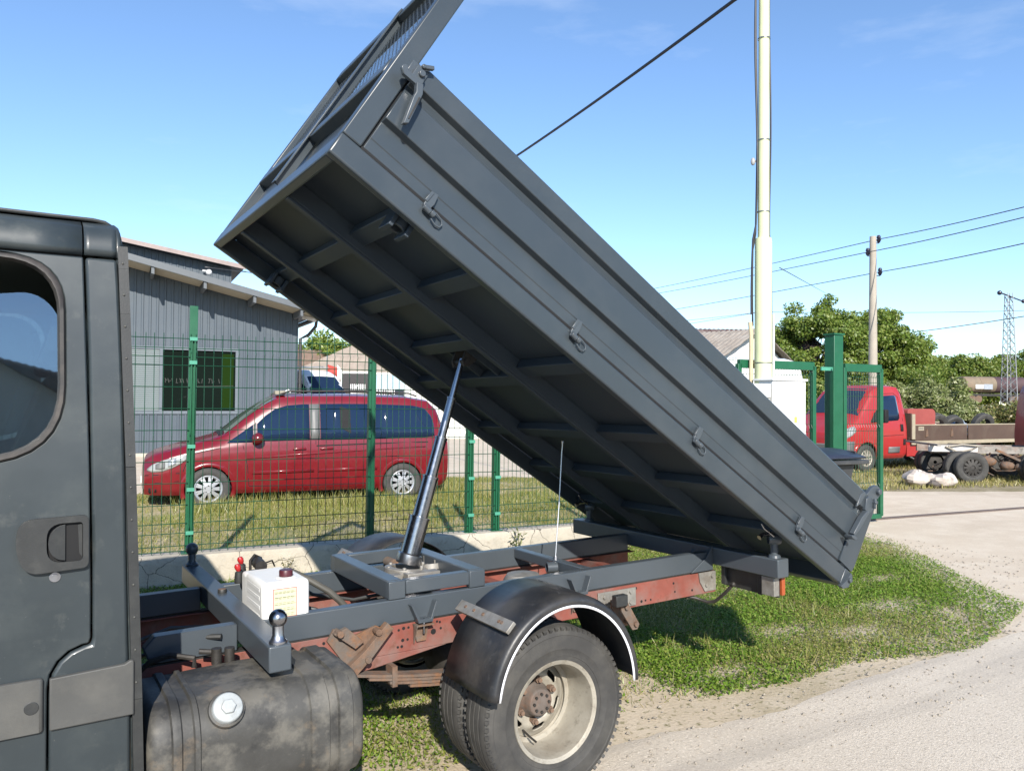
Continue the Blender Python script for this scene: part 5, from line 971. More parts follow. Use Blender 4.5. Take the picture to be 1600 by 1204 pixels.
for sg in (-1, 1):
    wz = lambda x, e=0: vc.par(x)[2]
    vc.side('front_window', AGL, [(1.62, 1.09, 1.37), (1.75, 1.09, 1.50), (1.90, 1.09, 1.61), (2.10, 1.095, 1.675), (2.38, 1.10, 1.70), (2.47, 1.10, 1.70)], sg)
    vc.side('quarter_window', AGL, [(1.16, 1.065, 1.075), (1.30, 1.065, 1.17), (1.45, 1.07, 1.28), (1.56, 1.075, 1.36)], sg)
    vc.side('sail_panel', DTRIM, [(1.565, 1.075, 1.36), (1.612, 1.08, 1.40)], sg)
    vc.side('middle_pillar', DTRIM, [(2.478, 1.10, 1.70), (2.645, 1.10, 1.705)], sg)
    vc.side('middle_window', AGL, [(2.653, 1.10, 1.705), (3.0, 1.10, 1.71), (3.40, 1.105, 1.71), (3.53, 1.105, 1.71)], sg)
    vc.side('rear_window', AGL, [(3.545, 1.105, 1.71), (3.9, 1.11, 1.70), (4.30, 1.12, 1.685), (4.52, 1.13, 1.64), (4.64, 1.14, 1.50), (4.68, 1.15, 1.36)], sg)
    gap(van, vc, [(1.50, .36), (1.47, .70), (1.40, 1.02)], sg=sg); gap(van, vc, [(2.56, .34), (2.57, .8), (2.57, 1.09)], sg=sg); gap(van, vc, [(1.50, .36), (2.56, .34), (3.6, .34)], sg=sg)
    gap(van, vc, [(2.58, 1.0), (3.4, 1.02), (4.55, 1.04)], sg=sg, w_=.02)
    vc.side('rub_moulding', CRED, [(1.55, .555, .60), (2.54, .565, .61)], sg, .014); vc.side('rub_moulding', CRED, [(2.60, .565, .61), (3.62, .575, .62)], sg, .014)
    vc.side('crease_line', CRED, [(1.45, .80, .835), (2.5, .86, .885), (3.6, .92, .945), (4.5, .95, .97)], sg, .010)
    for x in (2.30, 2.75):
        g = MB(); y = sg * (vc.Y(x, .955) + .018); g.bar((x - .11, y, .953), (x + .11, y, .957), .03, .035); g.build('door_handle', CRED, van, bevel=.012)
    g = MB(); ym = sg * 1.03; g.sphere((1.62, ym, 1.14), .115, 16, 10, 0.85, 1.0, .80); g.bar((1.64, sg * .90, 1.085), (1.63, ym, 1.10), .08, .04); g.build('door_mirror', pm('mirror_red', (0.16, 0.01, 0.015), 0.25, coat=.5), van)
    # headlamp, wrapping round the corner
    vc.side('headlamp', HLGL, [(-0.02, .64, .67), (0.06, .62, .74), (0.20, .63, .80), (0.34, .68, .845), (0.48, .755, .872), (0.58, .845, .882)], sg, .008)
    vc.side('rear_lamp', pm('lamp_red', (0.28, 0.01, 0.01), 0.2, coat=.5), [(4.76, 1.02, 1.50), (4.82, 1.02, 1.42), (4.87, 1.02, 1.34)], sg, .006)
    g = MB(); P = [(2.0, sg * .66, 1.865), (2.15, sg * .66, 1.92), (3.2, sg * .66, 1.935), (4.25, sg * .66, 1.905), (4.4, sg * .66, 1.855)]; g.tube(P, .014, 8); g.build('roof_rail', DARKSTEEL, van)
vc.top('windscreen', SCRGL, 1.13, 1.90, -.92, .92); vc.top('bonnet_edge', BLACK, 1.03, 1.11, -.88, .88, nx=2)
for sg in (-1, 1):
    gap(van, vc, [(-.05, .565), (.08, .575), (.45, .60)], sg=sg, w_=.014); gap(van, vc, [(-.05, .44), (.10, .45), (.44, .47)], sg=sg); gap(van, vc, [(.60, .888), (.80, .935), (1.05, .985)], sg=sg); gap(van, vc, [(.50, .62), (.56, .80), (.62, .88)], sg=sg)
    vc.side('bumper_grille', BLACK, [(-.07, .28, .36), (.02, .28, .37), (.12, .30, .35)], sg, .004)
    vc.side('lamp_insert', DTRIM, [(.10, .665, .74), (.17, .66, .775), (.24, .675, .78)], sg, .012); vc.side('lamp_insert', GRIM, [(.28, .70, .80), (.34, .71, .825), (.40, .74, .83)], sg, .012)
g = MB(); g.tube([(1.10, -.55, 1.23), (1.12, 0, 1.27), (1.14, .5, 1.27)], .02, 6); g.build('wiper', BLACK, van)
g = MB()
for k in range(5): z = .60 + .045 * k; x = -.075 + .022 * k; g.bar((x, -.26, z), (x, .26, z), .03, .016)
g.build('grille_bar', GRIM, van, bevel=.004)
g = MB(); g.prism([(-.085, .57), (.02, .84), (.10, .84), (.02, .57)], lambda x, z, d: (x, d, z), -.30, .30); g.build('grille', BLACK, van)
g = MB(); g.lathe([(.055, 0), (.055, .012), (.045, .012), (.045, 0)], (-.06, 0, .70), (-1, 0, .4), 20, closed=True); g.build('grille_badge', GRIM, van)
g = MB(); g.box(-.125, -.095, -.26, .26, .40, .51); g.build('number_plate', VWHITE, van, bevel=.003); g = MB(); g.box(-.085, -.05, -.5, .5, .25, .34); g.build('air_intake', BLACK, van)
g = MB(); g.grid([[(x, sg_, z) for sg_ in (-.66, -.80, -.70)] for x, z in ((.0, .42), (.02, .49), (.06, .55))]); g.build('bumper_crease', BLACK, van)
g = MB(); g.box(1.93, 2.10, -.62, -.40, 1.86, 1.925); g.build('roof_box', pm('tan_box', (0.40, 0.36, 0.27), .6), van, bevel=.01); g = MB(); g.tube([(2.1, -.5, 1.90), (2.16, -.5, 1.94), (2.2, -.5, 1.90)], .02, 6); g.build('aerial', VWHITE, van)
g = MB(); g.grid([[(2.99 + .09 * i, -vc.Y(3.0, z) - .0135, z) for z in (1.30 - .05 * i, 1.66 - .02 * i)] for i in range(3)]); g.build('seat_belt', BLACK, van)

# ---- generic plain van for the background
def plain_van(label, mat4, paint, H=2.45, L=5.2, cat='van', name='white_van'):
    t = thing(name, label, cat, mat=mat4); k = H / 2.45
    S = [(0.0, .40, .70, .85, .70, .60), (.10, .32, .80, 1.0, .90, .75), (.45, .30, 1.0, 1.18, .97, .85), (.85, .30, 1.12, 1.32, .98, .86), (1.0, .30, 1.15, 1.45, .98, .86), (1.45, .30, 1.2, 1.98 * k, .98, .82), (1.75, .3, 1.2, 2.28 * k, .98, .80), (2.1, .3, 1.2, 2.42 * k, .98, .80), (2.6, .3, 1.2, H, .98, .80), (L - .3, .3, 1.2, H, .98, .80), (L - .05, .34, 1.2, H - .06, .96, .78), (L, .40, 1.15, H - .25, .93, .76)]
    c = Car(S, t, [(.95, .34, .40), (L - 1.1, .34, .40)]); c.body(paint, step=.08)
    for x in (.95, L - 1.1):
        for sg in (-1, 1): carwheel(t, x, sg * .87, .335, .335, .2, .2, sg, 6, twin=False)
    for sg in (-1, 1):
        c.side('front_window', AGL, [(1.22, 1.27, 1.50), (1.5, 1.28, 1.85 * k), (1.75, 1.28, 1.98 * k), (2.15, 1.28, 2.0 * k)], sg); c.side('headlamp', HLGL, [(.12, .72, .85), (.3, .75, .95), (.45, .82, .98)], sg)
        g = MB(); g.box(1.2, 1.32, sg * 1.0 - .09, sg * 1.0 + .09, 1.25, 1.55); g.build('door_mirror', BLACK, t, bevel=.03); gap(t, c, [(1.25, .5), (1.2, 1.2)], sg=sg); gap(t, c, [(2.25, .4), (2.25, 2.0 * k)], sg=sg)
    c.top('windscreen', AGL, 1.02, 1.68, -.94, .94); g = MB(); g.box(-.01, .04, -.55, .55, .62, .78); g.build('grille', BLACK, t); return t, c
def crv(d, r): v = cr(d, r); return (v.x, v.y)
wv, wc = plain_van('white panel van with a ladder rack facing the yard, behind the red van roof', frame(tuple(crv(28.0, -5.75)) + (0.12,), cr(0.62, -0.78)), VWHITE, 2.68)
g = MB()
for x in (2.3, 3.4, 4.6): g.bar((x, -.8, 2.79), (x, .8, 2.79), .03, .03); g.bar((x, -.78, 2.67), (x, -.78, 2.80), .03, .03); g.bar((x, .78, 2.67), (x, .78, 2.80), .03, .03)
g.bar((2.2, -.5, 2.81), (4.9, -.5, 2.81), .03, .05); g.build('ladder_rack', GRIM, wv)
plain_van('big white van behind the gate leaf and the cream pole', frame(tuple(crv(15.6, 0.95)) + (0,), cr(.12, 1.0)), VWHITE, 2.62, 4.7, name='white_van')

# ---- the red dropside truck
fo = Vector((18.162, 11.989, 0)); fr = cr(0.46, 0.89).normalized(); fyv = Vector((-fr.y, fr.x, 0)); fo = fo - fr * .98 + fyv * .92
ft = thing('red_flatbed', 'bright red flatbed truck with brown dropside boards, nose towards the gate', 'truck', mat=frame(fo, fr))
S = [(0.0, .42, .70, .84, .80, .70), (.06, .34, .78, .98, .93, .80), (.30, .30, .95, 1.12, .99, .86), (.62, .30, 1.08, 1.28, 1.01, .88), (.80, .30, 1.14, 1.40, 1.015, .88), (1.15, .30, 1.2, 1.80, 1.015, .85), (1.42, .30, 1.22, 2.08, 1.015, .82), (1.70, .3, 1.22, 2.20, 1.015, .80), (2.2, .3, 1.22, 2.22, 1.015, .80), (2.44, .3, 1.22, 2.20, 1.015, .80), (2.52, .32, 1.22, 2.14, 1.0, .78)]
fc = Car(S, ft, [(.98, .35, .42)]); fc.body(FRED)
fc.top('windscreen', glass_mat('blue_screen', None, 0.28, .03, opaque=(.02, .035, .06)), .86, 1.50, -.95, .95)
for sg in (-1, 1):
    carwheel(ft, .98, sg * .90, .345, .345, .215, .205, sg, 10, rim=RIM, twin=False)
    fc.side('cab_window', AGL, [(1.52, 1.28, 1.52), (1.62, 1.28, 1.80), (1.80, 1.28, 1.93), (2.20, 1.30, 1.95), (2.26, 1.36, 1.92)], sg); fc.side('quarter_window', BLACK, [(1.16, 1.24, 1.27), (1.32, 1.25, 1.48), (1.47, 1.26, 1.58)], sg)
    g = MB(); g.box(1.42, 1.56, sg * 1.10 - .10, sg * 1.10 + .10, 1.24, 1.58); g.build('door_mirror', BLACK, ft, bevel=.03)
    fc.side('headlamp', HLGL, [(.10, .82, .90), (.25, .84, 1.04), (.45, .92, 1.12), (.60, 1.02, 1.16)], sg, .01); fc.side('bumper_cheek', DTRIM, [(.02, .40, .70), (.10, .36, .76), (.30, .34, .78), (.52, .34, .78)], sg, .010)
    fc.side('door_handle', BLACK, [(2.26, 1.02, 1.20), (2.36, 1.02, 1.20)], sg, .012); fc.side('fuel_flap', BLACK, [(2.36, .66, .82), (2.46, .66, .82)], sg, .008); fc.side('kick_panel', DTRIM, [(1.80, .46, .62), (2.24, .46, .62)], sg, .008)
    gap(ft, fc, [(1.55, .34), (1.50, .8), (1.5, 1.22)], sg=sg); gap(ft, fc, [(2.38, .34), (2.38, 1.3), (2.34, 1.9), (2.2, 2.0), (1.75, 1.98)], sg=sg); gap(ft, fc, [(1.55, .90), (2.38, .93)], sg=sg)
g = MB(); g.box(-.02, .05, -.85, .85, .36, .72); g.build('front_bumper', DTRIM, ft, bevel=.03)
DROP = pm('brown_dropside', (0.115, 0.070, 0.050), .6, var=.15, scale=2, dirt=[((.2, .15, .11), .4, 2.5, .5, .7)]); BEIG = pm('beige_rail', (0.50, 0.43, 0.31), .6, var=.1)
BZ0, BZ1 = .76, 1.16
for sg in (-1, 1):
    for x0, x1 in ((2.80, 4.98), (5.04, 7.25)):
        g = MB(); g.box(x0, x1, sg * 1.03 - .015, sg * 1.03 + .015, BZ0, BZ1); g.build('dropside_board', DROP, ft, bevel=.004)
    g = MB(); g.box(2.66, 7.28, sg * 1.035 - .02, sg * 1.035 + .02, .66, BZ0 - .004); g.box(2.80, 7.25, sg * 1.03 - .018, sg * 1.03 + .018, BZ1 + .002, BZ1 + .03); g.build('bed_rail', BEIG, ft, bevel=.004)
    for x in (3.25, 4.30):
        g = MB(); g.prism([(x - .05, .86), (x + .05, .86), (x + .035, 1.0), (x, 1.08), (x - .035, 1.0)], lambda a, z, d: (a, d, z), sg * 1.046, sg * 1.066); g.build('board_latch', RUST, ft)
    g = MB(); g.box(2.92, 3.14, sg * 1.046 - .003, sg * 1.046 + .003, 1.03, 1.13); g.build('bed_plate', BEIG, ft)
g = MB()
for a in range(5): g.box(2.945 + a * .035, 2.965 + a * .035, -1.052, -1.049, 1.06, 1.10)
g.build('plate_marks', DTRIM, ft)
g = MB(); g.box(2.60, 7.28, -1.0, 1.0, .80, .855); g.build('bed_floor', DROP, ft); g = MB(); g.box(2.62, 2.66, -1.05, 1.05, .80, 1.48); g.build('bed_headboard', DROP, ft, bevel=.004); g = MB(); g.box(2.665, 2.79, -1.05, -1.0, .80, 1.46); g.build('bed_post', BEIG, ft)
g = MB(); g.box(2.54, 6.6, -.42, -.34, .40, .70); g.box(2.54, 6.6, .34, .42, .40, .70); g.box(2.55, 4.7, -.98, -.95, .36, .75); g.build('bed_chassis', FRED, ft)
for sg in (-1, 1): carwheel(ft, 5.35, sg * .88, .345, .345, .215, .205, sg, 10, rim=RIM, twin=False)
g = MB(); g.tube([(2.6, -.9, .40), (3.0, -1.0, .22), (3.5, -1.0, .2), (4.0, -.95, .33)], .02, 8); g.build('brake_hose', DTRIM, ft)
M_ft = frame(fo, fr)
def on_bed(name, label, cat, x, y, z, build):
    t = thing(name, label, cat, mat=M_ft @ Matrix.Translation((x, y, z))); build(t); return t
def tk(t):
    g = MB(); g.prism(rr_poly([(-.55, 0, 0), (.55, 0, 0), (.62, .74, .2), (-.55, .74, .12)], 6), lambda a, z, d: (a, d, z), -.45, .55); g.build('tank_shell', pm('pale_red_tank', (.42, .09, .075), .5, var=.1, scale=2), t, bevel=.03, seg=3)
on_bed('red_tank', 'pale red moulded tank standing on the flatbed behind its cab', 'tank', 3.45, -.3, .857, tk)
def tyre_on(t, tilt=0):
    g = MB(); g.lathe([(.20, -.09), (.26, -.11), (.32, -.10), (.345, -.07), (.345, .07), (.32, .10), (.26, .11), (.20, .09)], (0, 0, .34), (0.25, 1, tilt), 30, closed=True); g.build('tyre', RUBBER, t)
on_bed('loose_tyre', 'loose black tyre on the flatbed load, first behind the red tank', 'tyre', 4.35, -.55, .80, lambda t: tyre_on(t, .3)); on_bed('loose_tyre', 'loose black tyre on the flatbed load, second behind the red tank', 'tyre', 4.95, -.60, .76, lambda t: tyre_on(t, .5)); on_bed('loose_tyre', 'loose worn tyre on the flatbed load close to the second red cab', 'tyre', 6.35, -.62, .80, lambda t: tyre_on(t, .25))
def tarp(t, col):
    r_ = np.random.default_rng(5); P = [[(x, y, max(0, .36 * math.exp(-((x / .5) ** 2 + (y / .45) ** 2)) + .06 * r_.uniform(-1, 1))) for y in np.linspace(-.5, .5, 12)] for x in np.linspace(-.6, .6, 14)]; g = MB(); g.grid(P); g.build('sheet', col, t, smooth=20)
on_bed('tarpaulin', 'crumpled blue grey plastic sheeting on the flatbed between the tyres', 'tarpaulin', 5.45, -.4, .95, lambda t: tarp(t, pm('blue_sheeting', (.30, .36, .44), .35, var=.3, scale=4)))
on_bed('sack', 'pinkish white sack lying on the flatbed beside the red tank', 'sack', 4.05, -.42, .95, lambda t: tarp(t, pm('pink_sack', (.62, .50, .46), .7, var=.2, scale=6)))

# ---- the stripped second red truck at the right edge
co = cr(18.3, 9.6); cfr = cr(-0.10, 1.0).normalized()
ck = thing('stripped_truck', 'stripped truck chassis with a dull red cab at the right picture edge', 'truck', mat=frame((co.x, co.y, 0), cfr))
WCH = pm('weathered_chassis', (.36, .33, .29), .75, var=.3, scale=4, dirt=[((.30, .13, .08), .7, 3.0, .5, .68), ((.1, .09, .08), .7, 6.0, .52, .7)])
for y in (-.42, .36):
    g = MB(); g.box(0.0, 3.6, y, y + .06, .62, .78); g.build('chassis_rail', WCH, ck, bevel=.005)
g = MB(); g.box(-.10, .95, -.55, -.50, .66, .80); g.build('rear_beam', pm('pale_beam', (.56, .53, .50), .6, var=.1), ck)
g = MB(); g.box(-.06, .02, -.9, .9, .80, .84); g.box(0.4, .5, -.36, .36, .62, .74); g.box(1.5, 1.6, -.36, .36, .62, .74); g.build('chassis_crossmember', WCH, ck)
for x in (.52,):
    for sg in (-1, 1): carwheel(ck, x, sg * .66, .34, .345, .2, .2, sg, 12, rim=DARKSTEEL, twin=False); carwheel(ck, x + .12 * (sg < 0), sg * .90, .34, .345, .2, .2, sg, 12, rim=DARKSTEEL, twin=False)
for sg in (-1, 1): carwheel(ck, 2.12, sg * .86, .34, .345, .22, .2, sg, 12, rim=DARKSTEEL, twin=False); carwheel(ck, 2.12, sg * .62, .34, .345, .2, .2, sg, 12, rim=DARKSTEEL, twin=False)
g = MB(); r_ = random.Random(8)
for k in range(16):
    p = Vector((r_.uniform(.2, 2.0), r_.uniform(-.8, -.1), r_.uniform(.3, .7))); pts = [p]
    for j in range(5): p = p + Vector((r_.uniform(-.25, .25), r_.uniform(-.12, .12), r_.uniform(-.12, .12))); p.z = max(.1, p.z); pts.append(p)
    g.tube(pts, r_.uniform(.008, .02), 6)
g.build('loose_pipes', RUST, ck)
for x, y, z, s_ in ((1.25, -.35, .45, .16), (1.6, -.5, .36, .13), (1.0, -.3, .42, .12), (1.85, -.6, .34, .12)):
    g = MB(); g.sphere((x, y, z), s_, 12, 8, 1.2, 1.0, .8); g.build('axle_casing', RUST, ck)
g = MB(); g.bar((1.3, -.62, .72), (2.0, -.62, .40), .06, .05); g.build('drag_link', RUST, ck); g = MB(); g.tube([(.25, -.58, .78), (.5, -.62, .66), (.8, -.6, .72), (.95, -.6, .80), (.6, -.6, .83), (.3, -.6, .78)], .02, 8); g.build('coiled_hose', pm('pale_hose', (.45, .40, .32), .7), ck)
DR = pm('dull_red', (.34, .035, .04), .4, var=.08, coat=.2); S2 = [(x_ + .33, *r__) for x_, *r__ in [(2.16, .60, 1.2, 2.05, .95, .76), (2.24, .56, 1.22, 2.22, 1.0, .80), (2.5, .55, 1.22, 2.28, 1.01, .82), (3.5, .55, 1.22, 2.28, 1.01, .82), (3.9, .45, 1.15, 1.9, 1.01, .82), (4.4, .45, 1.0, 1.3, 1.0, .8), (4.9, .45, .9, 1.1, .96, .75), (5.0, .5, .8, .95, .85, .7)]]
cc = Car(S2, ck, [(4.52, .36, .42)]); cc.body(DR, name='cab')
for sg in (-1, 1): carwheel(ck, 4.52, sg * .88, .345, .345, .215, .205, sg, 6, twin=False); cc.side('cab_window', AGL, [(2.97, 1.3, 1.95), (3.52, 1.3, 1.97), (3.82, 1.3, 1.9)], sg)
# pile of bags on the grass
sp = cr(16.6, 8.62)
def bag(label, p, s, seed, m):
    r_ = np.random.default_rng(seed); b_ = thing('rubble_bag', label, 'bag', loc=p); g = MB(); g.sphere((0, 0, s * .55), s, 14, 10, 1.25, 1.0, .62); g.v = [v * (1 + .38 * (fbm(v.x * 9 + seed, v.z * 9 + v.y * 6, 1.0, seed) - .5) * 2) for v in g.v]
    for v in g.v: v.z = max(v.z, 0.0)
    g.build('bag', m, b_, smooth=25)
BAGM = pm('dirty_bag', (.56, .49, .43), .8, var=.2, scale=6, bump=.4, bscale=14, dirt=[((.25, .21, .18), .7, 5.0, .5, .65)])
bag('left dirty white rubble bag on the dry grass before the red truck', sp, .27, 2, BAGM); bag('right dirty white rubble bag slumped against the other bag', sp + Vector((R0.x, R0.y, 0)) * .42 - F0 * .12, .25, 5, BAGM)
bag('small dark bag between the two white rubble bags', sp + Vector((R0.x, R0.y, 0)) * .20 - F0 * .26, .15, 9, pm('dark_bag', (.12, .10, .09), .7, var=.2))
# ================================================================== BUILDINGS BEHIND
WALLM = pm('grey_cladding', (0.088, 0.114, 0.142), 0.5, var=0.06, scale=1.2, bump=0.02, bscale=6, dirt=[((0.14, 0.165, 0.185), 0.3, 1.2, 0.5, 0.7)])
WALLD = pm('dark_cladding', (0.10, 0.115, 0.13), 0.5, var=0.06, scale=1.2)
SOFF = pm('cream_soffit', (0.52, 0.47, 0.36), 0.7, var=0.06)
FASC = pm('grey_fascia', (0.15, 0.165, 0.18), 0.45, var=0.05)
BW0 = Vector((2.54, 25.03, 0)); BN = FN
def bw(t, o=0.0, z=0.0): return BW0 + FD * t + FN * o + Vector((0, 0, z))      # t along the facade (0 = left picture edge of wall), o towards the street
bl = world_thing('grey_workshop', 'dark grey corrugated workshop with a sloping overhanging roof and a dark window', 'building', bw(0, 0, 0))
zt = lambda t: 5.52 - 0.232 * t
def corr(t0, t1, z0, z1f, o=0.0, per=0.20, dep=0.022, name='cladding_panel', mat=WALLM):
    g = MB(); pts = []; t = t0
    while t < t1 - 1e-6:
        for dt, dd in ((0, 0), (per * 0.62, 0), (per * 0.70, dep), (per * 0.92, dep)):
            if t + dt <= t1: pts.append((t + dt, dd))
        t += per
    pts.append((t1, 0)); g.grid([[bw(a, o + d, z) for z in (z0, z1f(a))] for a, d in pts]); return g.build(name, mat, bl, smooth=0, solid=0.004)
T0, T1 = -11.0, 5.02
wx = [(0.28, 1.05), (1.10, 3.15)]
corr(T0, 0.20, 0.10, zt); corr(0.20, 3.24, 0.10, lambda a: 1.24); corr(0.20, 3.24, 3.22, zt); corr(3.24, T1, 0.10, zt)
g = MB(); g.hexa([bw(T0, .0, 0.0), bw(T1, .0, 0.0), bw(T1, -9, 0), bw(T0, -9, 0), bw(T0, -.012, zt(T0)), bw(T1, -.012, zt(T1)), bw(T1, -9, zt(T1)), bw(T0, -9, zt(T0))])
g2 = MB(); g2.hexa([bw(T0, -.02, 0.0), bw(0.2, -.02, 0.0), bw(0.2, -9, 0), bw(T0, -9, 0), bw(T0, -.02, zt(T0)), bw(0.2, -.02, zt(0.2)), bw(0.2, -9, zt(0.2)), bw(T0, -9, zt(T0))]); g2.hexa([bw(3.24, -.02, 0.0), bw(T1, -.02, 0.0), bw(T1, -9, 0), bw(3.24, -9, 0), bw(3.24, -.02, zt(3.24)), bw(T1, -.02, zt(T1)), bw(T1, -9, zt(T1)), bw(3.24, -9, zt(3.24))])
g2.build('wall_core', WALLD, bl, smooth=0)
g = MB(); g.hexa([bw(T0, .06, -.02), bw(T1 + .02, .06, -.02), bw(T1 + .02, -9, -.02), bw(T0, -9, -.02), bw(T0, .06, .10), bw(T1 + .02, .06, .10), bw(T1 + .02, -9, .10), bw(T0, -9, .10)]); g.build('wall_base', M_CONC, bl)
def slab(t0, t1, o0, o1, dz0, dz1, name, mat, bevel=0):
    g = MB(); g.hexa([bw(t0, o1, zt(t0) + dz0), bw(t1, o1, zt(t1) + dz0), bw(t1, o0, zt(t1) + dz0), bw(t0, o0, zt(t0) + dz0), bw(t0, o1, zt(t0) + dz1), bw(t1, o1, zt(t1) + dz1), bw(t1, o0, zt(t1) + dz1), bw(t0, o0, zt(t0) + dz1)]); return g.build(name, mat, bl, bevel=bevel)
OV = 1.2
slab(T0, T1 + 0.45, -9.2, OV, 0.055, 0.16, 'roof_sheet', FASC)
slab(T0, T1 + 0.45, OV + 0.002, OV + 0.03, 0.02, 0.20, 'roof_fascia', FASC)
for t in [-8 + 1.37 * k for k in range(10)]:
    t += 0.62
    if t < T1 + .3:
        slab(t, min(t + 1.25, T1 + .4), 0.03, OV - 0.02, 0.0, 0.05, 'soffit_board', SOFF); slab(t - 0.10, t - 0.02, 0.02, OV - 0.02, -0.17, 0.05, 'rafter_end', FASC)
# window with louvre panel
WF = pm('window_frame', (0.16, 0.19, 0.22), 0.45, var=0.04); WG = glass_mat('dark_window', None, 0.12, 0.02, opaque=(0.006, 0.010, 0.008))
def wbox(t0, t1, z0, z1, o0, o1, name, mat, par, bevel=0): g = MB(); g.hexa([bw(t0, o1, z0), bw(t1, o1, z0), bw(t1, o0, z0), bw(t0, o0, z0), bw(t0, o1, z1), bw(t1, o1, z1), bw(t1, o0, z1), bw(t0, o0, z1)]); return g.build(name, mat, par, bevel=bevel)
wf = wbox(0.20, 3.24, 1.24, 1.33, -0.02, 0.05, 'window', WF, bl)
for a, c, z0, z1 in ((0.20, 3.24, 3.13, 3.22), (1.04, 1.12, 1.332, 3.128), (3.15, 3.24, 1.332, 3.128), (0.20, 0.27, 1.332, 3.128)): wbox(a, c, z0, z1, -0.02, 0.05, 'window_frame', WF, wf)
wbox(1.12, 3.15, 1.332, 3.128, -0.012, -0.006, 'pane', WG, wf); wbox(1.12, 3.15, 1.332, 3.128, -0.8, -0.79, 'window_backing', BLACK, wf)
wbox(2.78, 3.10, 1.42, 3.05, -0.0055, -0.003, 'green_film', glass_mat('green_glass', None, 0.12, 0.03, opaque=(0.011, 0.026, 0.005)), wf)
g = MB()      # unreadable remains of window lettering, as strokes
rr_ = random.Random(3)
for k in range(17):
    t = 1.20 + k * 0.10; 
    if rr_.random() < 0.75:
        a = rr_.uniform(-.04, .04); g.bar(bw(t, -0.004, 2.16), bw(t + a, -0.004, 2.29), 0.018, 0.002, up=FN)
        if rr_.random() < .6: g.bar(bw(t - 0.02, -0.0035, rr_.choice((2.16, 2.22, 2.29))), bw(t + 0.05, -0.0035, rr_.choice((2.16, 2.22, 2.29))), 0.016, 0.002, up=FN)
g.bar(bw(1.2, -0.004, 2.03), bw(3.1, -0.004, 2.09), 0.016, 0.002, up=FN); g.build('window_lettering', pm('pale_lettering', (0.035, 0.04, 0.033), 0.6), wf)
for k in range(30): wbox(0.275, 1.035, 1.345 + k * 0.0595, 1.385 + k * 0.0595, 0.0 + 0.0, 0.02, 'louvre_slat', pm('louvre', (0.24, 0.29, 0.29), 0.5, var=0.04), wf)
wbox(0.272, 1.038, 1.335, 3.126, -0.02, -0.001, 'louvre_back', WF, wf)
# gutter, downpipe, cameras
BRN = pm('brown_gutter', (0.05, 0.045, 0.045), 0.4)
g = MB(); g.tube([bw(T1 + 0.52, OV, zt(T1 + .45) + 0.0), bw(T1 + 0.52, -4, zt(T1 + .45) + 0.0)], 0.075, 10); g.tube([bw(T1 + 0.52, 0.25, zt(T1) - 0.10), bw(T1 + 0.50, 0.22, zt(T1) - 0.35), bw(T1 + 0.30, 0.10, zt(T1) - 0.62), bw(T1 + 0.06, 0.06, zt(T1) - 0.75), bw(T1 + 0.06, 0.06, 0.2)], 0.05, 10); g.build('downpipe', BRN, bl)
for q in (bw(T1 + 0.05, 0.35, zt(T1) - 0.10),):
    g = MB(); g.bar(q, q + Vector((0.25, -0.15, -0.05)), 0.10, 0.10); g.sphere(q + Vector((0.30, -0.20, -0.06)), 0.09, 12, 8); g.build('security_camera', pm('camera_white', (0.7, 0.7, 0.7), 0.4), bl)
# raised roof volume behind
ub = world_thing('upper_workshop', 'taller grey clad building part with a thin pink edged roof behind the workshop', 'building', bw(0, -3.2, 0))
def zu(t): return 6.70 - 0.155 * t
g = MB(); pts = []; t = -9.0
while t < 3.35:
    for dt, dd in ((0, 0), (0.13, 0), (0.15, 0.02), (0.19, 0.02)): pts.append((t + dt, dd))
    t += 0.21
g.grid([[bw(a, -3.2 + d, z) for z in (4.2, zu(a))] for a, d in pts]); g.build('cladding_panel', WALLM, ub, smooth=0, solid=0.004)
g = MB(); g.hexa([bw(-9, -3.22, 0), bw(3.35, -3.22, 0), bw(3.35, -9, 0), bw(-9, -9, 0), bw(-9, -3.22, zu(-9)), bw(3.35, -3.22, zu(3.35)), bw(3.35, -9, zu(3.35)), bw(-9, -9, zu(-9))]); g.build('wall_core', WALLD, ub)
def uslab(t0, t1, o0, o1, a, c, name, m): g = MB(); g.hexa([bw(t0, o1, zu(t0) + a), bw(t1, o1, zu(t1) + a), bw(t1, o0, zu(t1) + a), bw(t0, o0, zu(t0) + a), bw(t0, o1, zu(t0) + c), bw(t1, o1, zu(t1) + c), bw(t1, o0, zu(t1) + c), bw(t0, o0, zu(t0) + c)]); g.build(name, m, ub)
uslab(-9, 3.75, -9.3, -2.75, 0.02, 0.10, 'roof_sheet', FASC); uslab(-9, 3.78, -2.748, -2.71, -0.02, 0.12, 'roof_fascia', pm('pink_fascia', (0.42, 0.33, 0.30), 0.5))
g = MB(); q = bw(2.45, -3.05, 6.0); g.bar(q, q + Vector((0.12, -0.3, -0.05)), 0.06, 0.06); g.sphere(q + Vector((0.12, -0.35, -0.1)), 0.10, 12, 8); g.build('security_camera', pm('camera_white', (0.7, 0.7, 0.7), 0.4), ub)
g = MB(); g.tube([bw(2.5, -3.0, 6.12), bw(3.6, -2.9, 6.05), bw(4.6, -2.6, 5.95)], 0.02, 6); g.build('bracket_arm', STEEL, ub)

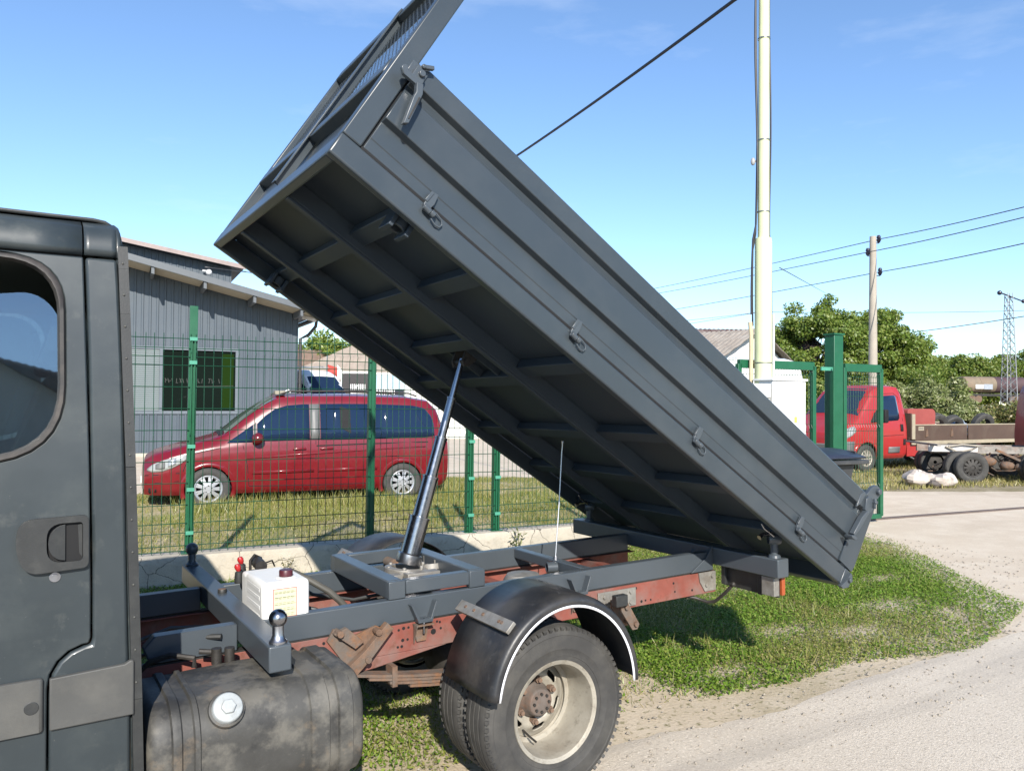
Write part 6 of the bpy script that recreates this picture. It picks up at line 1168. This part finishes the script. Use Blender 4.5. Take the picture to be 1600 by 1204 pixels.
# ---- houses, hoardings
TILE = pm('brown_tile', (0.30, 0.20, 0.14), 0.85, var=0.2, scale=2, bump=0.2, bscale=10); BEIGET = pm('beige_tile', (0.48, 0.39, 0.31), 0.85, var=0.12, scale=2, bump=0.2, bscale=10)
HWALL = pm('white_render', (0.72, 0.71, 0.68), 0.8, var=0.06, scale=1.0, bump=0.1, bscale=8, dirt=[((0.45, 0.43, 0.38), 0.5, 0.8, 0.55, 0.75)])
EAVED = pm('dark_eave', (0.05, 0.03, 0.025), 0.7)
ASB = pm('asbestos_sheet', (0.36, 0.31, 0.26), 0.9, var=0.2, scale=1.5, bump=0.2, bscale=10, dirt=[((0.50, 0.47, 0.42), 0.6, 0.9, 0.48, 0.65), ((0.14, 0.11, 0.09), 0.6, 2.5, 0.55, 0.72)])
def house(name, label, d, r, yaw, L, Wd, hw, hr, roofm, wallm, rib=0.35, over=0.35, hip=False):
    """gable house: local x along the ridge, y across; yaw turns it"""
    base = cr(d, r); mat = Matrix.Translation(base) @ Matrix.Rotation(yaw, 4, 'Z'); h = thing(name, label, 'house', mat=mat)
    g = MB(); g.box(-L / 2, L / 2, -Wd / 2, Wd / 2, -0.2, hw)
    if not hip:
        for x0, x1 in ((-L / 2, -L / 2 + 0.2), (L / 2 - 0.2, L / 2)): g.prism([(-Wd / 2, hw), (Wd / 2, hw), (0, hr)], lambda a, z, dd: (dd, a, z), x0, x1)
    g.build('wall', wallm, h)
    hx = L / 2 - (Wd / 2 if hip else 0)
    for sgn in (-1, 1):
        n_ = int((L + 2 * over) / rib); P = []
        for i in range(n_ * 4 + 1):
            x = -(L / 2 + over) + (L + 2 * over) * i / (n_ * 4); dz = 0.05 * abs(math.sin(math.pi * i / 4)); row = []
            for k in range(9):
                f_ = k / 8; y = sgn * (Wd / 2 + over) * (1 - f_); z = hw - over * (hr - hw) / (Wd / 2) + (hr - hw) * (Wd / 2 + over) / (Wd / 2) * f_
                xx = x if not hip else max(-(hx + (L / 2 + over - hx) * (1 - f_)), min(hx + (L / 2 + over - hx) * (1 - f_), x))
                row.append((xx, y, z + dz + 0.06 + (0.03 if k % 2 else 0)))
            P.append(row)
        g = MB(); g.grid(P); g.build('roof', roofm, h, smooth=0, solid=0.03)
        g = MB(); y = sgn * (Wd / 2 + over - 0.03); ze = hw - over * (hr - hw) / (Wd / 2); g.box(-L / 2 - over, L / 2 + over, min(y, y - sgn * .05), max(y, y - sgn * .05), ze - 0.14, ze + 0.04); g.build('eave_board', EAVED, h)
    if hip:
        for sx in (-1, 1):
            g = MB(); a = (L / 2 + over) * sx; c = (Wd / 2 + over); z0 = hw - over * (hr - hw) / (Wd / 2) + 0.05; g.add([(a, -c, z0), (a, c, z0), (hx * sx, 0, hr + 0.07)], [(0, 1, 2)]); g.build('roof', roofm, h, solid=0.03)
    return h
VA = math.atan2(R0.y, R0.x)         # yaw of 'to the right of the photographer'
house('shed_house', 'white gabled house with a weathered corrugated asbestos roof behind the cream pole', 34.0, 6.3, VA + R(135), 9.0, 6.0, 3.25, 4.5, ASB, HWALL, rib=0.22)
h2 = house('old_shed', 'dark patched tin roofed shed just behind the asbestos roofed house', 44.0, 12.2, VA + R(4), 8.0, 5.0, 4.6, 5.7, pm('rusty_tin', (0.12, 0.06, 0.05), 0.8, var=0.4, scale=1.0, dirt=[((0.32, 0.25, 0.22), 0.8, 0.8, 0.5, 0.6)]), EAVED, rib=0.25)
house('tiled_house', 'house with a brown tiled roof right beside the grey workshop corner', 55, -14.6, VA + R(15), 9, 8, 3.2, 5.0, TILE, HWALL)
house('beige_house', 'low house with a beige hipped roof behind the dark hoardings', 48, -7.0, VA + R(5), 10.5, 7.0, 3.3, 5.3, BEIGET, HWALL, hip=True)
HOARD = pm('dark_hoarding', (0.055, 0.05, 0.05), 0.6, var=0.1); HOARD2 = pm('navy_hoarding', (0.012, 0.022, 0.04), 0.5, var=0.1); PALEB = pm('pale_blue_board', (0.42, 0.55, 0.62), 0.5, var=0.05)
def hoarding(label, r0, r1, d, z0, z1, split):
    base = cr(d, (r0 + r1) / 2); h = world_thing('hoarding', label, 'sign', base); q = lambda r, z, o=0.0: cr(d - o, r, z)
    def pan(ra, rb, za, zb, o, name, m): g = MB(); g.hexa([q(ra, za, o), q(rb, za, o), q(rb, za, o - .05), q(ra, za, o - .05), q(ra, zb, o), q(rb, zb, o), q(rb, zb, o - .05), q(ra, zb, o - .05)]); return g.build(name, m, h)
    if split: pan(r0, r1, z0, z0 + (z1 - z0) * 0.45, 0, 'sign_panel', HOARD2); pan(r0, r1, z0 + (z1 - z0) * 0.45 + .01, z1, 0, 'sign_panel', PALEB)
    else: pan(r0, r1, z0, z1, 0, 'sign_panel', HOARD)
    pan(r0 - .06, r0 - .005, z0 - 1.6, z1 + .1, .02, 'sign_post', WHITEP if 'WHITEP' in globals() else HWALL); pan(r1 + .005, r1 + .06, z0 - 1.6, z1 + .1, .02, 'sign_post', HWALL); pan(r0, r1, z1 + .01, z1 + .12, .02, 'sign_rail', HWALL)
    g = MB(); rr2 = random.Random(int(r0 * 10)); zc = z0 + (z1 - z0) * (0.22 if split else 0.36); hh = 0.30; wv = (r1 - r0) * 0.62; st = r0 + (r1 - r0) * (0.10 if split else 0.32); k = 8
    for i in range(k):          # the photo's lettering is a blur: simple white strokes of the same size
        a = st + wv * i / k; lw = wv / k * 0.75
        g.bar(q(a, zc, .055), q(a, zc + hh, .055), 0.035, 0.01, up=-F0)
        if rr2.random() < .7: g.bar(q(a, zc + hh * rr2.choice((.05, .5, .95)), .055), q(a + lw, zc + hh * rr2.choice((.05, .5, .95)), .055), 0.035, 0.01, up=-F0)
        if rr2.random() < .6: g.bar(q(a + lw, zc, .055), q(a + lw, zc + hh, .055), 0.035, 0.01, up=-F0)
    g.bar(q(st, zc - 0.16, .055), q(st + wv, zc - 0.16, .055), 0.05, 0.01, up=-F0); g.build('sign_lettering', WHITEP if 'WHITEP' in globals() else HWALL, h)
hoarding('dark brown hoarding with faint white lettering beside the white van', -8.65, -7.3, 40, 1.7, 3.0, False)
hoarding('navy hoarding with white lettering under a pale blue board', -7.15, -5.5, 40, 1.65, 2.95, True)
bnr = world_thing('banner_flag', 'red and white banner standing behind the white van', 'flag', cr(41, -9.1))
g = MB(); g.grid([[cr(41 + 0.1 * math.sin(k * 1.3), -9.65 + 0.25 * k, z) for z in (2.75, 3.5 - 0.08 * k)] for k in range(3)]); g.build('red_cloth', pm('red_cloth', (0.55, 0.07, 0.05), 0.7), bnr, solid=0.01)
g = MB(); g.grid([[cr(41 + 0.1 * math.sin(k * 1.3), -9.15 + 0.22 * k, z) for z in (2.6, 3.5 - 0.28 * k)] for k in range(4)]); g.build('white_cloth', HWALL, bnr, solid=0.01)
g = MB(); g.tube([cr(41.05, -9.7, 0), cr(41.05, -9.7, 3.95)], 0.03, 8); g.build('flag_pole', STEEL, bnr)
# long low pale wall across the yard
wl_ = world_thing('boundary_wall', 'low whitewashed boundary wall across the yard behind the red van', 'wall', cr(33, 0))
g = MB(); g.bar(cr(34, -13.5, 0.30), cr(36, 6.0, 0.30), 0.2, 0.7); g.build('wall_body', HWALL, wl_)

# ---- railway tank wagons
def wagon(d0, r0, d1, r1, zc, rad, mats, label):
    a, c = cr(d0, r0, zc), cr(d1, r1, zc); w_ = world_thing('tank_wagon', label, 'wagon', cr((d0 + d1) / 2, (r0 + r1) / 2)); ax = (c - a).normalized(); L = (c - a).length
    for i, m in enumerate(mats):
        t0, t1 = L * i / len(mats), L * (i + 1) / len(mats); g = MB(); pr = [(rad, t0 + 0.01), (rad, t1 - 0.01)]
        if i == 0: pr = [(0.01, -0.30), (rad * .6, -0.22), (rad * .92, -0.06)] + pr
        if i == len(mats) - 1: pr = pr + [(rad * .92, L + .06), (rad * .6, L + .22), (0.01, L + .3)]
        g.lathe(pr, a, ax, 28); g.build('tank_shell', m, w_)
    g = MB(); g.bar(a - Vector((0, 0, rad + .25)), c - Vector((0, 0, rad + .25)), 1.6, 0.3); g.build('wagon_frame', DARKSTEEL if 'DARKSTEEL' in globals() else EAVED, w_)
    for t in (0.12, 0.22, 0.78, 0.88):
        p = a.lerp(c, t) - Vector((0, 0, rad + 0.75)); sd_ = ax.cross(Vector((0, 0, 1)))
        g = MB(); g.lathe([(0.02, -.8), (0.46, -.8), (0.46, .8), (0.02, .8)], p, sd_, 20); g.build('wagon_wheel', RUST if 'RUST' in globals() else EAVED, w_)
    p = a.lerp(c, 0.16); n_ = Vector((-F0.x, -F0.y, 0)); g = MB(); u = ax
    q0 = p + n_ * (rad * 1.0) - Vector((0, 0, 0.25)); g.bar(q0, q0 + u * 1.1, 0.02, 0.55, up=(0, 0, 1)); g.build('data_panel', pm('panel_white', (0.7, 0.66, 0.62), 0.6), w_)
    q0 = q0 + u * 1.15; g = MB(); g.bar(q0, q0 + u * 1.2, 0.02, 0.65, up=(0, 0, 1)); g.build('data_panel', pm('panel_grey', (0.42, 0.46, 0.52), 0.6), w_)
TW1 = pm('tank_brown', (0.30, 0.22, 0.15), 0.7, var=0.15, scale=0.6, dirt=[((0.20, 0.17, 0.12), 0.6, 0.8, 0.45, 0.65)]); TW2 = pm('tank_maroon', (0.10, 0.055, 0.06), 0.7, var=0.2, scale=0.6); TW3 = pm('tank_grey', (0.40, 0.38, 0.32), 0.7, var=0.1, scale=0.6)
wagon(100, 57.3, 101, 65.6, 4.15, 1.05, [TW1, TW1, TW2, TW2], 'brown and maroon railway tank wagon on the track behind the bushes')
wagon(101, 66.3, 102, 76, 4.2, 1.05, [TW3, TW3, TW3], 'pale grey railway tank wagon right of the brown one')

# ---- poles, tower and wires
CONC = pm('pole_concrete', (0.52, 0.46, 0.38), 0.8, var=0.1, scale=2, dirt=[((0.40, 0.35, 0.28), 0.5, 1.5, 0.5, 0.7)]); INS = pm('insulator', (0.03, 0.03, 0.06), 0.3); WIRE = pm('wire', (0.10, 0.11, 0.13), 0.5)
cp = Vector((27.63, 17.87, 0)); cpole = world_thing('power_pole', 'slender concrete power pole with dark insulators behind the red flatbed', 'pole', cp)
g = MB(); g.lathe([(0.19, 0), (0.12, 8.1), (0.0, 8.11)], cp, (0, 0, 1), 16); g.build('pole_shaft', CONC, cpole)
right = Vector((R0.x, R0.y, 0)); insp = []
for o, z in ((0.22, 8.0), (-0.20, 7.5), (0.27, 6.75)):
    p = cp + right * o + Vector((0, 0, z)); g = MB(); g.bar(cp + Vector((0, 0, z - .15)), p - Vector((0, 0, .15)), 0.03, 0.03); g.lathe([(0.02, -.15), (0.05, -.12), (0.09, -.02), (0.05, 0.0), (0.08, .06), (0.05, .15), (0, .16)], p, (0, 0, 1), 12); g.build('insulator', INS, cpole); insp.append(p)
def wirething(label, pts, rad, sag=0.0, mat=WIRE):
    w_ = world_thing('overhead_wire', label, 'wire', pts[0]); g = MB()
    for p, q in zip(pts[:-1], pts[1:]):
        p = Vector(p); q = Vector(q); g.tube([p.lerp(q, i / 12) - Vector((0, 0, sag * 4 * (i / 12) * (1 - i / 12))) for i in range(13)], rad, 5)
    g.build('cable', mat, w_); return w_
def px(x, y, d): return CAMP + (Fw + Rw * ((x - 800) / 1225) + Uw * ((602 - y) / 1225)) * d
for p, l0, r0, lab in ((insp[0], (1000, 455, 60), (1700, 298, 20), 'topmost power line running past the concrete pole'), (insp[1], (1000, 463, 60), (1700, 314, 20), 'second power line below the topmost one'), (insp[2], (1000, 492, 60), (1700, 357, 20), 'third power line at the lower insulator')):
    wirething(lab, [px(*l0), p, px(*r0)], 0.016, 0.06)
wirething('thin line from the pole bracket dropping behind the walnut tree', [px(1218, 418, 12), px(1290, 458, 40)], 0.008, 0.0)
wirething('low line crossing behind the big tree', [px(900, 512, 70), px(1190, 487, 70), px(1700, 482, 70)], 0.022, 0.2)
wirething('sloping catenary line above the bushes', [px(1380, 524, 75), px(1650, 486, 45)], 0.03, 0.1)
wirething('faint line left of the lattice tower', [px(1050, 510, 60), px(1190, 487, 50)], 0.015, 0.0)
wirething('thick black service cable climbing from behind the raised bed to the upper right', [px(474, 488, 23.6), px(805, 245, 14), px(1148, 0, 8.5), px(1290, -110, 7.5)], 0.020, 0.03, CABLEM)
lt_ = cr(85, 53.9); tower = world_thing('lattice_tower', 'slender steel lattice tower behind the tank wagons', 'tower', lt_)
g = MB(); HT = 13.8; fw_ = Vector((F0.x, F0.y, 0))
def tc_(sx, sy, z): k = 0.62 - 0.36 * z / HT; return lt_ + right * sx * k + fw_ * sy * k + Vector((0, 0, z))
for sx in (-1, 1):
    for sy in (-1, 1): g.tube([tc_(sx, sy, 0), tc_(sx, sy, HT)], 0.05, 4)
z = 0.0
while z < HT - 0.8:
    dz = 0.9
    for s_ in (-1, 1):
        g.tube([tc_(-1, s_, z), tc_(1, s_, z + dz)], 0.03, 4); g.tube([tc_(1, s_, z), tc_(-1, s_, z + dz)], 0.03, 4); g.tube([tc_(s_, -1, z), tc_(s_, 1, z + dz)], 0.03, 4)
    z += dz
g.build('lattice', pm('galvanised', (0.30, 0.31, 0.32), 0.5, metal=0.4), tower, smooth=0)
g = MB(); g.bar(lt_ + Vector((0, 0, HT)) - right * 0.9, lt_ + Vector((0, 0, HT)) + right * 1.5 - Vector((0, 0, .9)), 0.12, 0.12); g.sphere(lt_ + Vector((0, 0, HT)) - right * 1.0, 0.25, 10, 8); g.sphere(lt_ + Vector((0, 0, HT - .9)) + right * 1.6, 0.22, 10, 8); g.build('tower_arm', INS, tower)

# ================================================================== TREES AND BUSHES
BARK = pm('bark', (0.12, 0.095, 0.07), 0.9, var=0.3, scale=6, bump=0.4, bscale=20)
def foliage(name, label, cat, base, h, rx, rz, zc, nclump, nleaf, ls, mat, seed, group=None, trunk=0.2, low=-1.0, shape=1.0):
    """trunk, limbs to clump centres, leaves spread through the clumps; zc = crown centre height"""
    r_ = np.random.default_rng(seed); t = world_thing(name, label, cat, Vector(base), group); B0 = np.array(base)
    C = []
    while len(C) < nclump:
        p = r_.normal(size=3); p = p / np.linalg.norm(p) * r_.uniform(0.35, 1.0) ** 0.6
        if p[2] < low: continue
        C.append(p * np.array([rx, rx, rz]) * r_.uniform(0.85, 1.08) + np.array([0, 0, zc]))
    C = np.array(C); cs = r_.uniform(0.55, 1.25, nclump) * rx * 0.30 * shape
    if trunk:
        g = MB(); g.tube([Vector(B0), Vector(B0 + [0.05, 0.03, zc * .5]), Vector(B0 + [0, 0.06, zc])], [trunk, trunk * .7, trunk * .35], 9); g.build('trunk', BARK, t)
        g = MB()
        for i in range(0, nclump, max(1, nclump // 26)):
            s0 = np.array([0, 0.03, zc * r_.uniform(.35, .9)]); mid = (s0 + C[i]) / 2 + r_.normal(size=3) * 0.1 * rx; g.tube([Vector(B0 + s0), Vector(B0 + mid), Vector(B0 + C[i])], [trunk * .3, trunk * .18, trunk * .05], 5)
        g.build('limb', BARK, t)
    k = r_.integers(0, nclump, nleaf); off = r_.normal(size=(nleaf, 3)); off /= np.linalg.norm(off, axis=1)[:, None]; off *= (r_.uniform(0, 1, (nleaf, 1)) ** 0.45) * cs[k][:, None]; off[:, 2] *= 0.75
    c = C[k] + off; c[:, 2] = np.maximum(c[:, 2], 0.02 + 0.15 * r_.uniform(0, 1, nleaf))
    out = off / (np.linalg.norm(off, axis=1)[:, None] + 1e-6); nrm = out * 0.7 + r_.normal(size=(nleaf, 3)) * 0.55 + np.array([0, 0, 0.35]); nrm /= np.linalg.norm(nrm, axis=1)[:, None]
    a = np.cross(nrm, r_.normal(size=(nleaf, 3))); a /= np.linalg.norm(a, axis=1)[:, None] + 1e-9; b_ = np.cross(nrm, a); s = ls * r_.uniform(0.55, 1.4, nleaf)[:, None]
    V = np.zeros((nleaf, 4, 3)); V[:, 0] = c - a * s; V[:, 1] = c + b_ * s * .55; V[:, 2] = c + a * s; V[:, 3] = c - b_ * s * .55
    o = mesh_np('crown', V.reshape(-1, 3), 4, mat); o.parent = t; return t
L1 = leaf_mat('walnut_leaf', (0.10, 0.165, 0.020), (0.17, 0.245, 0.035), (0.29, 0.325, 0.08), 0.42)
L2 = leaf_mat('hedge_leaf', (0.085, 0.145, 0.020), (0.155, 0.22, 0.032), (0.27, 0.29, 0.07), 0.40)
L3 = leaf_mat('pale_bush_leaf', (0.12, 0.16, 0.035), (0.21, 0.24, 0.08), (0.38, 0.38, 0.20), 0.36)
L4 = leaf_mat('weed_leaf', (0.09, 0.12, 0.025), (0.17, 0.17, 0.05), (0.28, 0.22, 0.10), 0.25)
def gb(x, d): return tuple(cr(d, (x - 800) / 1225 * d))
foliage('walnut_tree', 'big round green tree behind the concrete power pole, its left crown', 'tree', gb(1280, 41), 7, 2.5, 2.6, 4.3, 190, 60000, 0.078, L1, 1, trunk=0.22, shape=.74)
foliage('walnut_tree', 'big round green tree behind the concrete power pole, its right crown', 'tree', gb(1370, 43), 7, 2.6, 2.7, 4.2, 190, 60000, 0.078, L1, 2, trunk=0.22, shape=.74)
foliage('bushy_tree', 'dark bushy tree left of the concrete pole beside the white house', 'tree', gb(1235, 46), 5, 1.8, 1.8, 2.7, 40, 15000, 0.10, L2, 3, trunk=0.15)
hedge = [(1450, 62, 2.7, 2.2, 2.6, 'mid green tree just right of the walnut trees'), (1500, 118, 4.5, 3.6, 5.2, 'broad green tree above the left end of the tank wagons'), (1560, 120, 5.0, 4.2, 5.5, 'tall green tree behind the lattice tower'), (1480, 115, 4.5, 3.6, 5.5, 'far green tree beyond the wagons on the left'),
         (1625, 118, 5.0, 4.0, 5.5, 'far green tree beyond the wagons at the right picture edge'), (1430, 55, 2.6, 2.4, 3.0, 'bushy tree close to the walnut crown on its right'), (1520, 118, 4.5, 3.9, 5.4, 'far green tree between the tower and the walnut trees'), (1690, 120, 5, 4, 5.5, 'far green tree outside the right picture edge'), (1590, 122, 4.5, 3.9, 5.6, 'far tree peeping right of the lattice tower')]
for i, (x, d, rx, rz, zc, lab) in enumerate(hedge): foliage('hedge_tree', lab, 'tree', gb(x, d), 5, rx, rz, zc, 44, 14000, 0.11 if d < 80 else 0.20, L2, 20 + i, 'trees along the railway', trunk=0.15)
bsh = [(1420, 31, 1.5, 1.3, 1.3, L3, 'pale leafy bush right behind the red cab'), (1460, 33, 1.7, 1.5, 1.5, L3, 'pale flowering bush behind the dropside bed'), (1500, 30, 1.4, .85, .75, L3, 'low pale bush left of the tank wagon post'), (1545, 32, 1.7, .95, .8, L4, 'yellowing weedy bush under the tank wagons'), (1590, 30, 1.7, 1.0, .85, L4, 'brownish weedy bush next to the right picture edge'),
       (1405, 36, 1.8, 1.9, 1.8, L2, 'dark green bush below the walnut crown'), (1475, 44, 2.0, 1.3, 1.3, L3, 'pale bush farther back below the hedge trees'), (1640, 30, 1.8, 1.1, .9, L4, 'weedy bush beyond the right picture edge'), (1240, 30, 1.6, 1.5, 1.4, L2, 'green bush behind the gate left of the gate post'), (1305, 31, 1.6, 1.4, 1.4, L2, 'green bush behind the red cab roof')]
for i, (x, d, rx, rz, zc, m, lab) in enumerate(bsh): foliage('bush', lab, 'bush', gb(x, d), 2, rx, rz, zc, 34, 13000, 0.06, m, 50 + i, 'bushes behind the red flatbed', trunk=0.05)
foliage('green_tree', 'rounded green tree between the workshop corner and the raised bed', 'tree', gb(535, 58), 6, 4.0, 2.4, 4.1, 60, 24000, 0.14, L1, 80, trunk=0.25)
foliage('green_tree', 'dark green tree low behind the raised bed and the navy hoarding', 'tree', gb(640, 62), 6, 4.0, 2.0, 3.0, 40, 12000, 0.17, L2, 81, trunk=0.25)
for x, i, lab in ((700, 0, 'distant green tree seen under the raised bed right of the hydraulic ram'),): foliage('green_tree', lab, 'tree', gb(x, 70), 6, 4.2, 1.6, 2.2, 34, 7000, 0.2, L2, 90 + i, None, trunk=0.2)
# weeds at the plinth foot and under the truck
def weed(label, p, h, n_, seed, mat):
    r_ = np.random.default_rng(seed); w_ = world_thing('weed', label, 'plant', Vector(p)); V = []
    g = MB()
    for k in range(n_):
        a = r_.uniform(0, 6.28); L = h * r_.uniform(.5, 1.0); e = np.array([math.cos(a) * L * .35, math.sin(a) * L * .35, L]); g.tube([Vector(p), Vector(np.array(p) + e * np.array([.4, .4, .6])), Vector(np.array(p) + e)], [0.003, 0.0025, 0.001], 4)
        for j in range(9):
            q = np.array(p) + e * (0.25 + 0.75 * j / 9) * np.array([.9, .9, 1]); b_ = r_.uniform(0, 6.28); u = np.array([math.cos(b_), math.sin(b_), r_.uniform(-.1, .7)]) * h * 0.16; v = np.cross(u, [0, 0, 1]); v = v / (np.linalg.norm(v) + 1e-6) * h * 0.022
            V.append([q, q + u * .5 + v, q + u, q + u * .5 - v])
    g.build('stem', mat, w_, smooth=0); o = mesh_np('leaves', np.array(V).reshape(-1, 3), 4, mat); o.parent = w_; o.location = -Vector(p)
weed('spindly green weed at the plinth wall near the corner post', fen(3.35, 0.20, 0.0), 0.50, 5, 1, L3)
weed('dry thin weed at the plinth wall behind the white canister', fen(0.85, 0.20, 0.0), 0.30, 5, 2, L4)
weed('small green weed at the plinth foot in the shade', fen(1.35, 0.20, 0.0), 0.28, 4, 3, L3)
weed('leafy tuft of weed growing just behind the fuel tank', (1.30, 3.75, 0.0), 0.42, 9, 4, G1)

# across the street, behind the photographer (seen only in reflections)
house('white_house', 'plain white house across the street, seen only as a reflection in the cab window', -20.0, 16.0, VA + R(-20), 11.0, 8.0, 4.6, 7.0, TILE, HWALL)
foliage('street_tree', 'round tree across the street, seen only as a reflection in the cab window', 'tree', tuple(cr(-17, 7)), 5, 2.3, 1.9, 3.2, 40, 12000, 0.12, L2, 120, trunk=0.15)
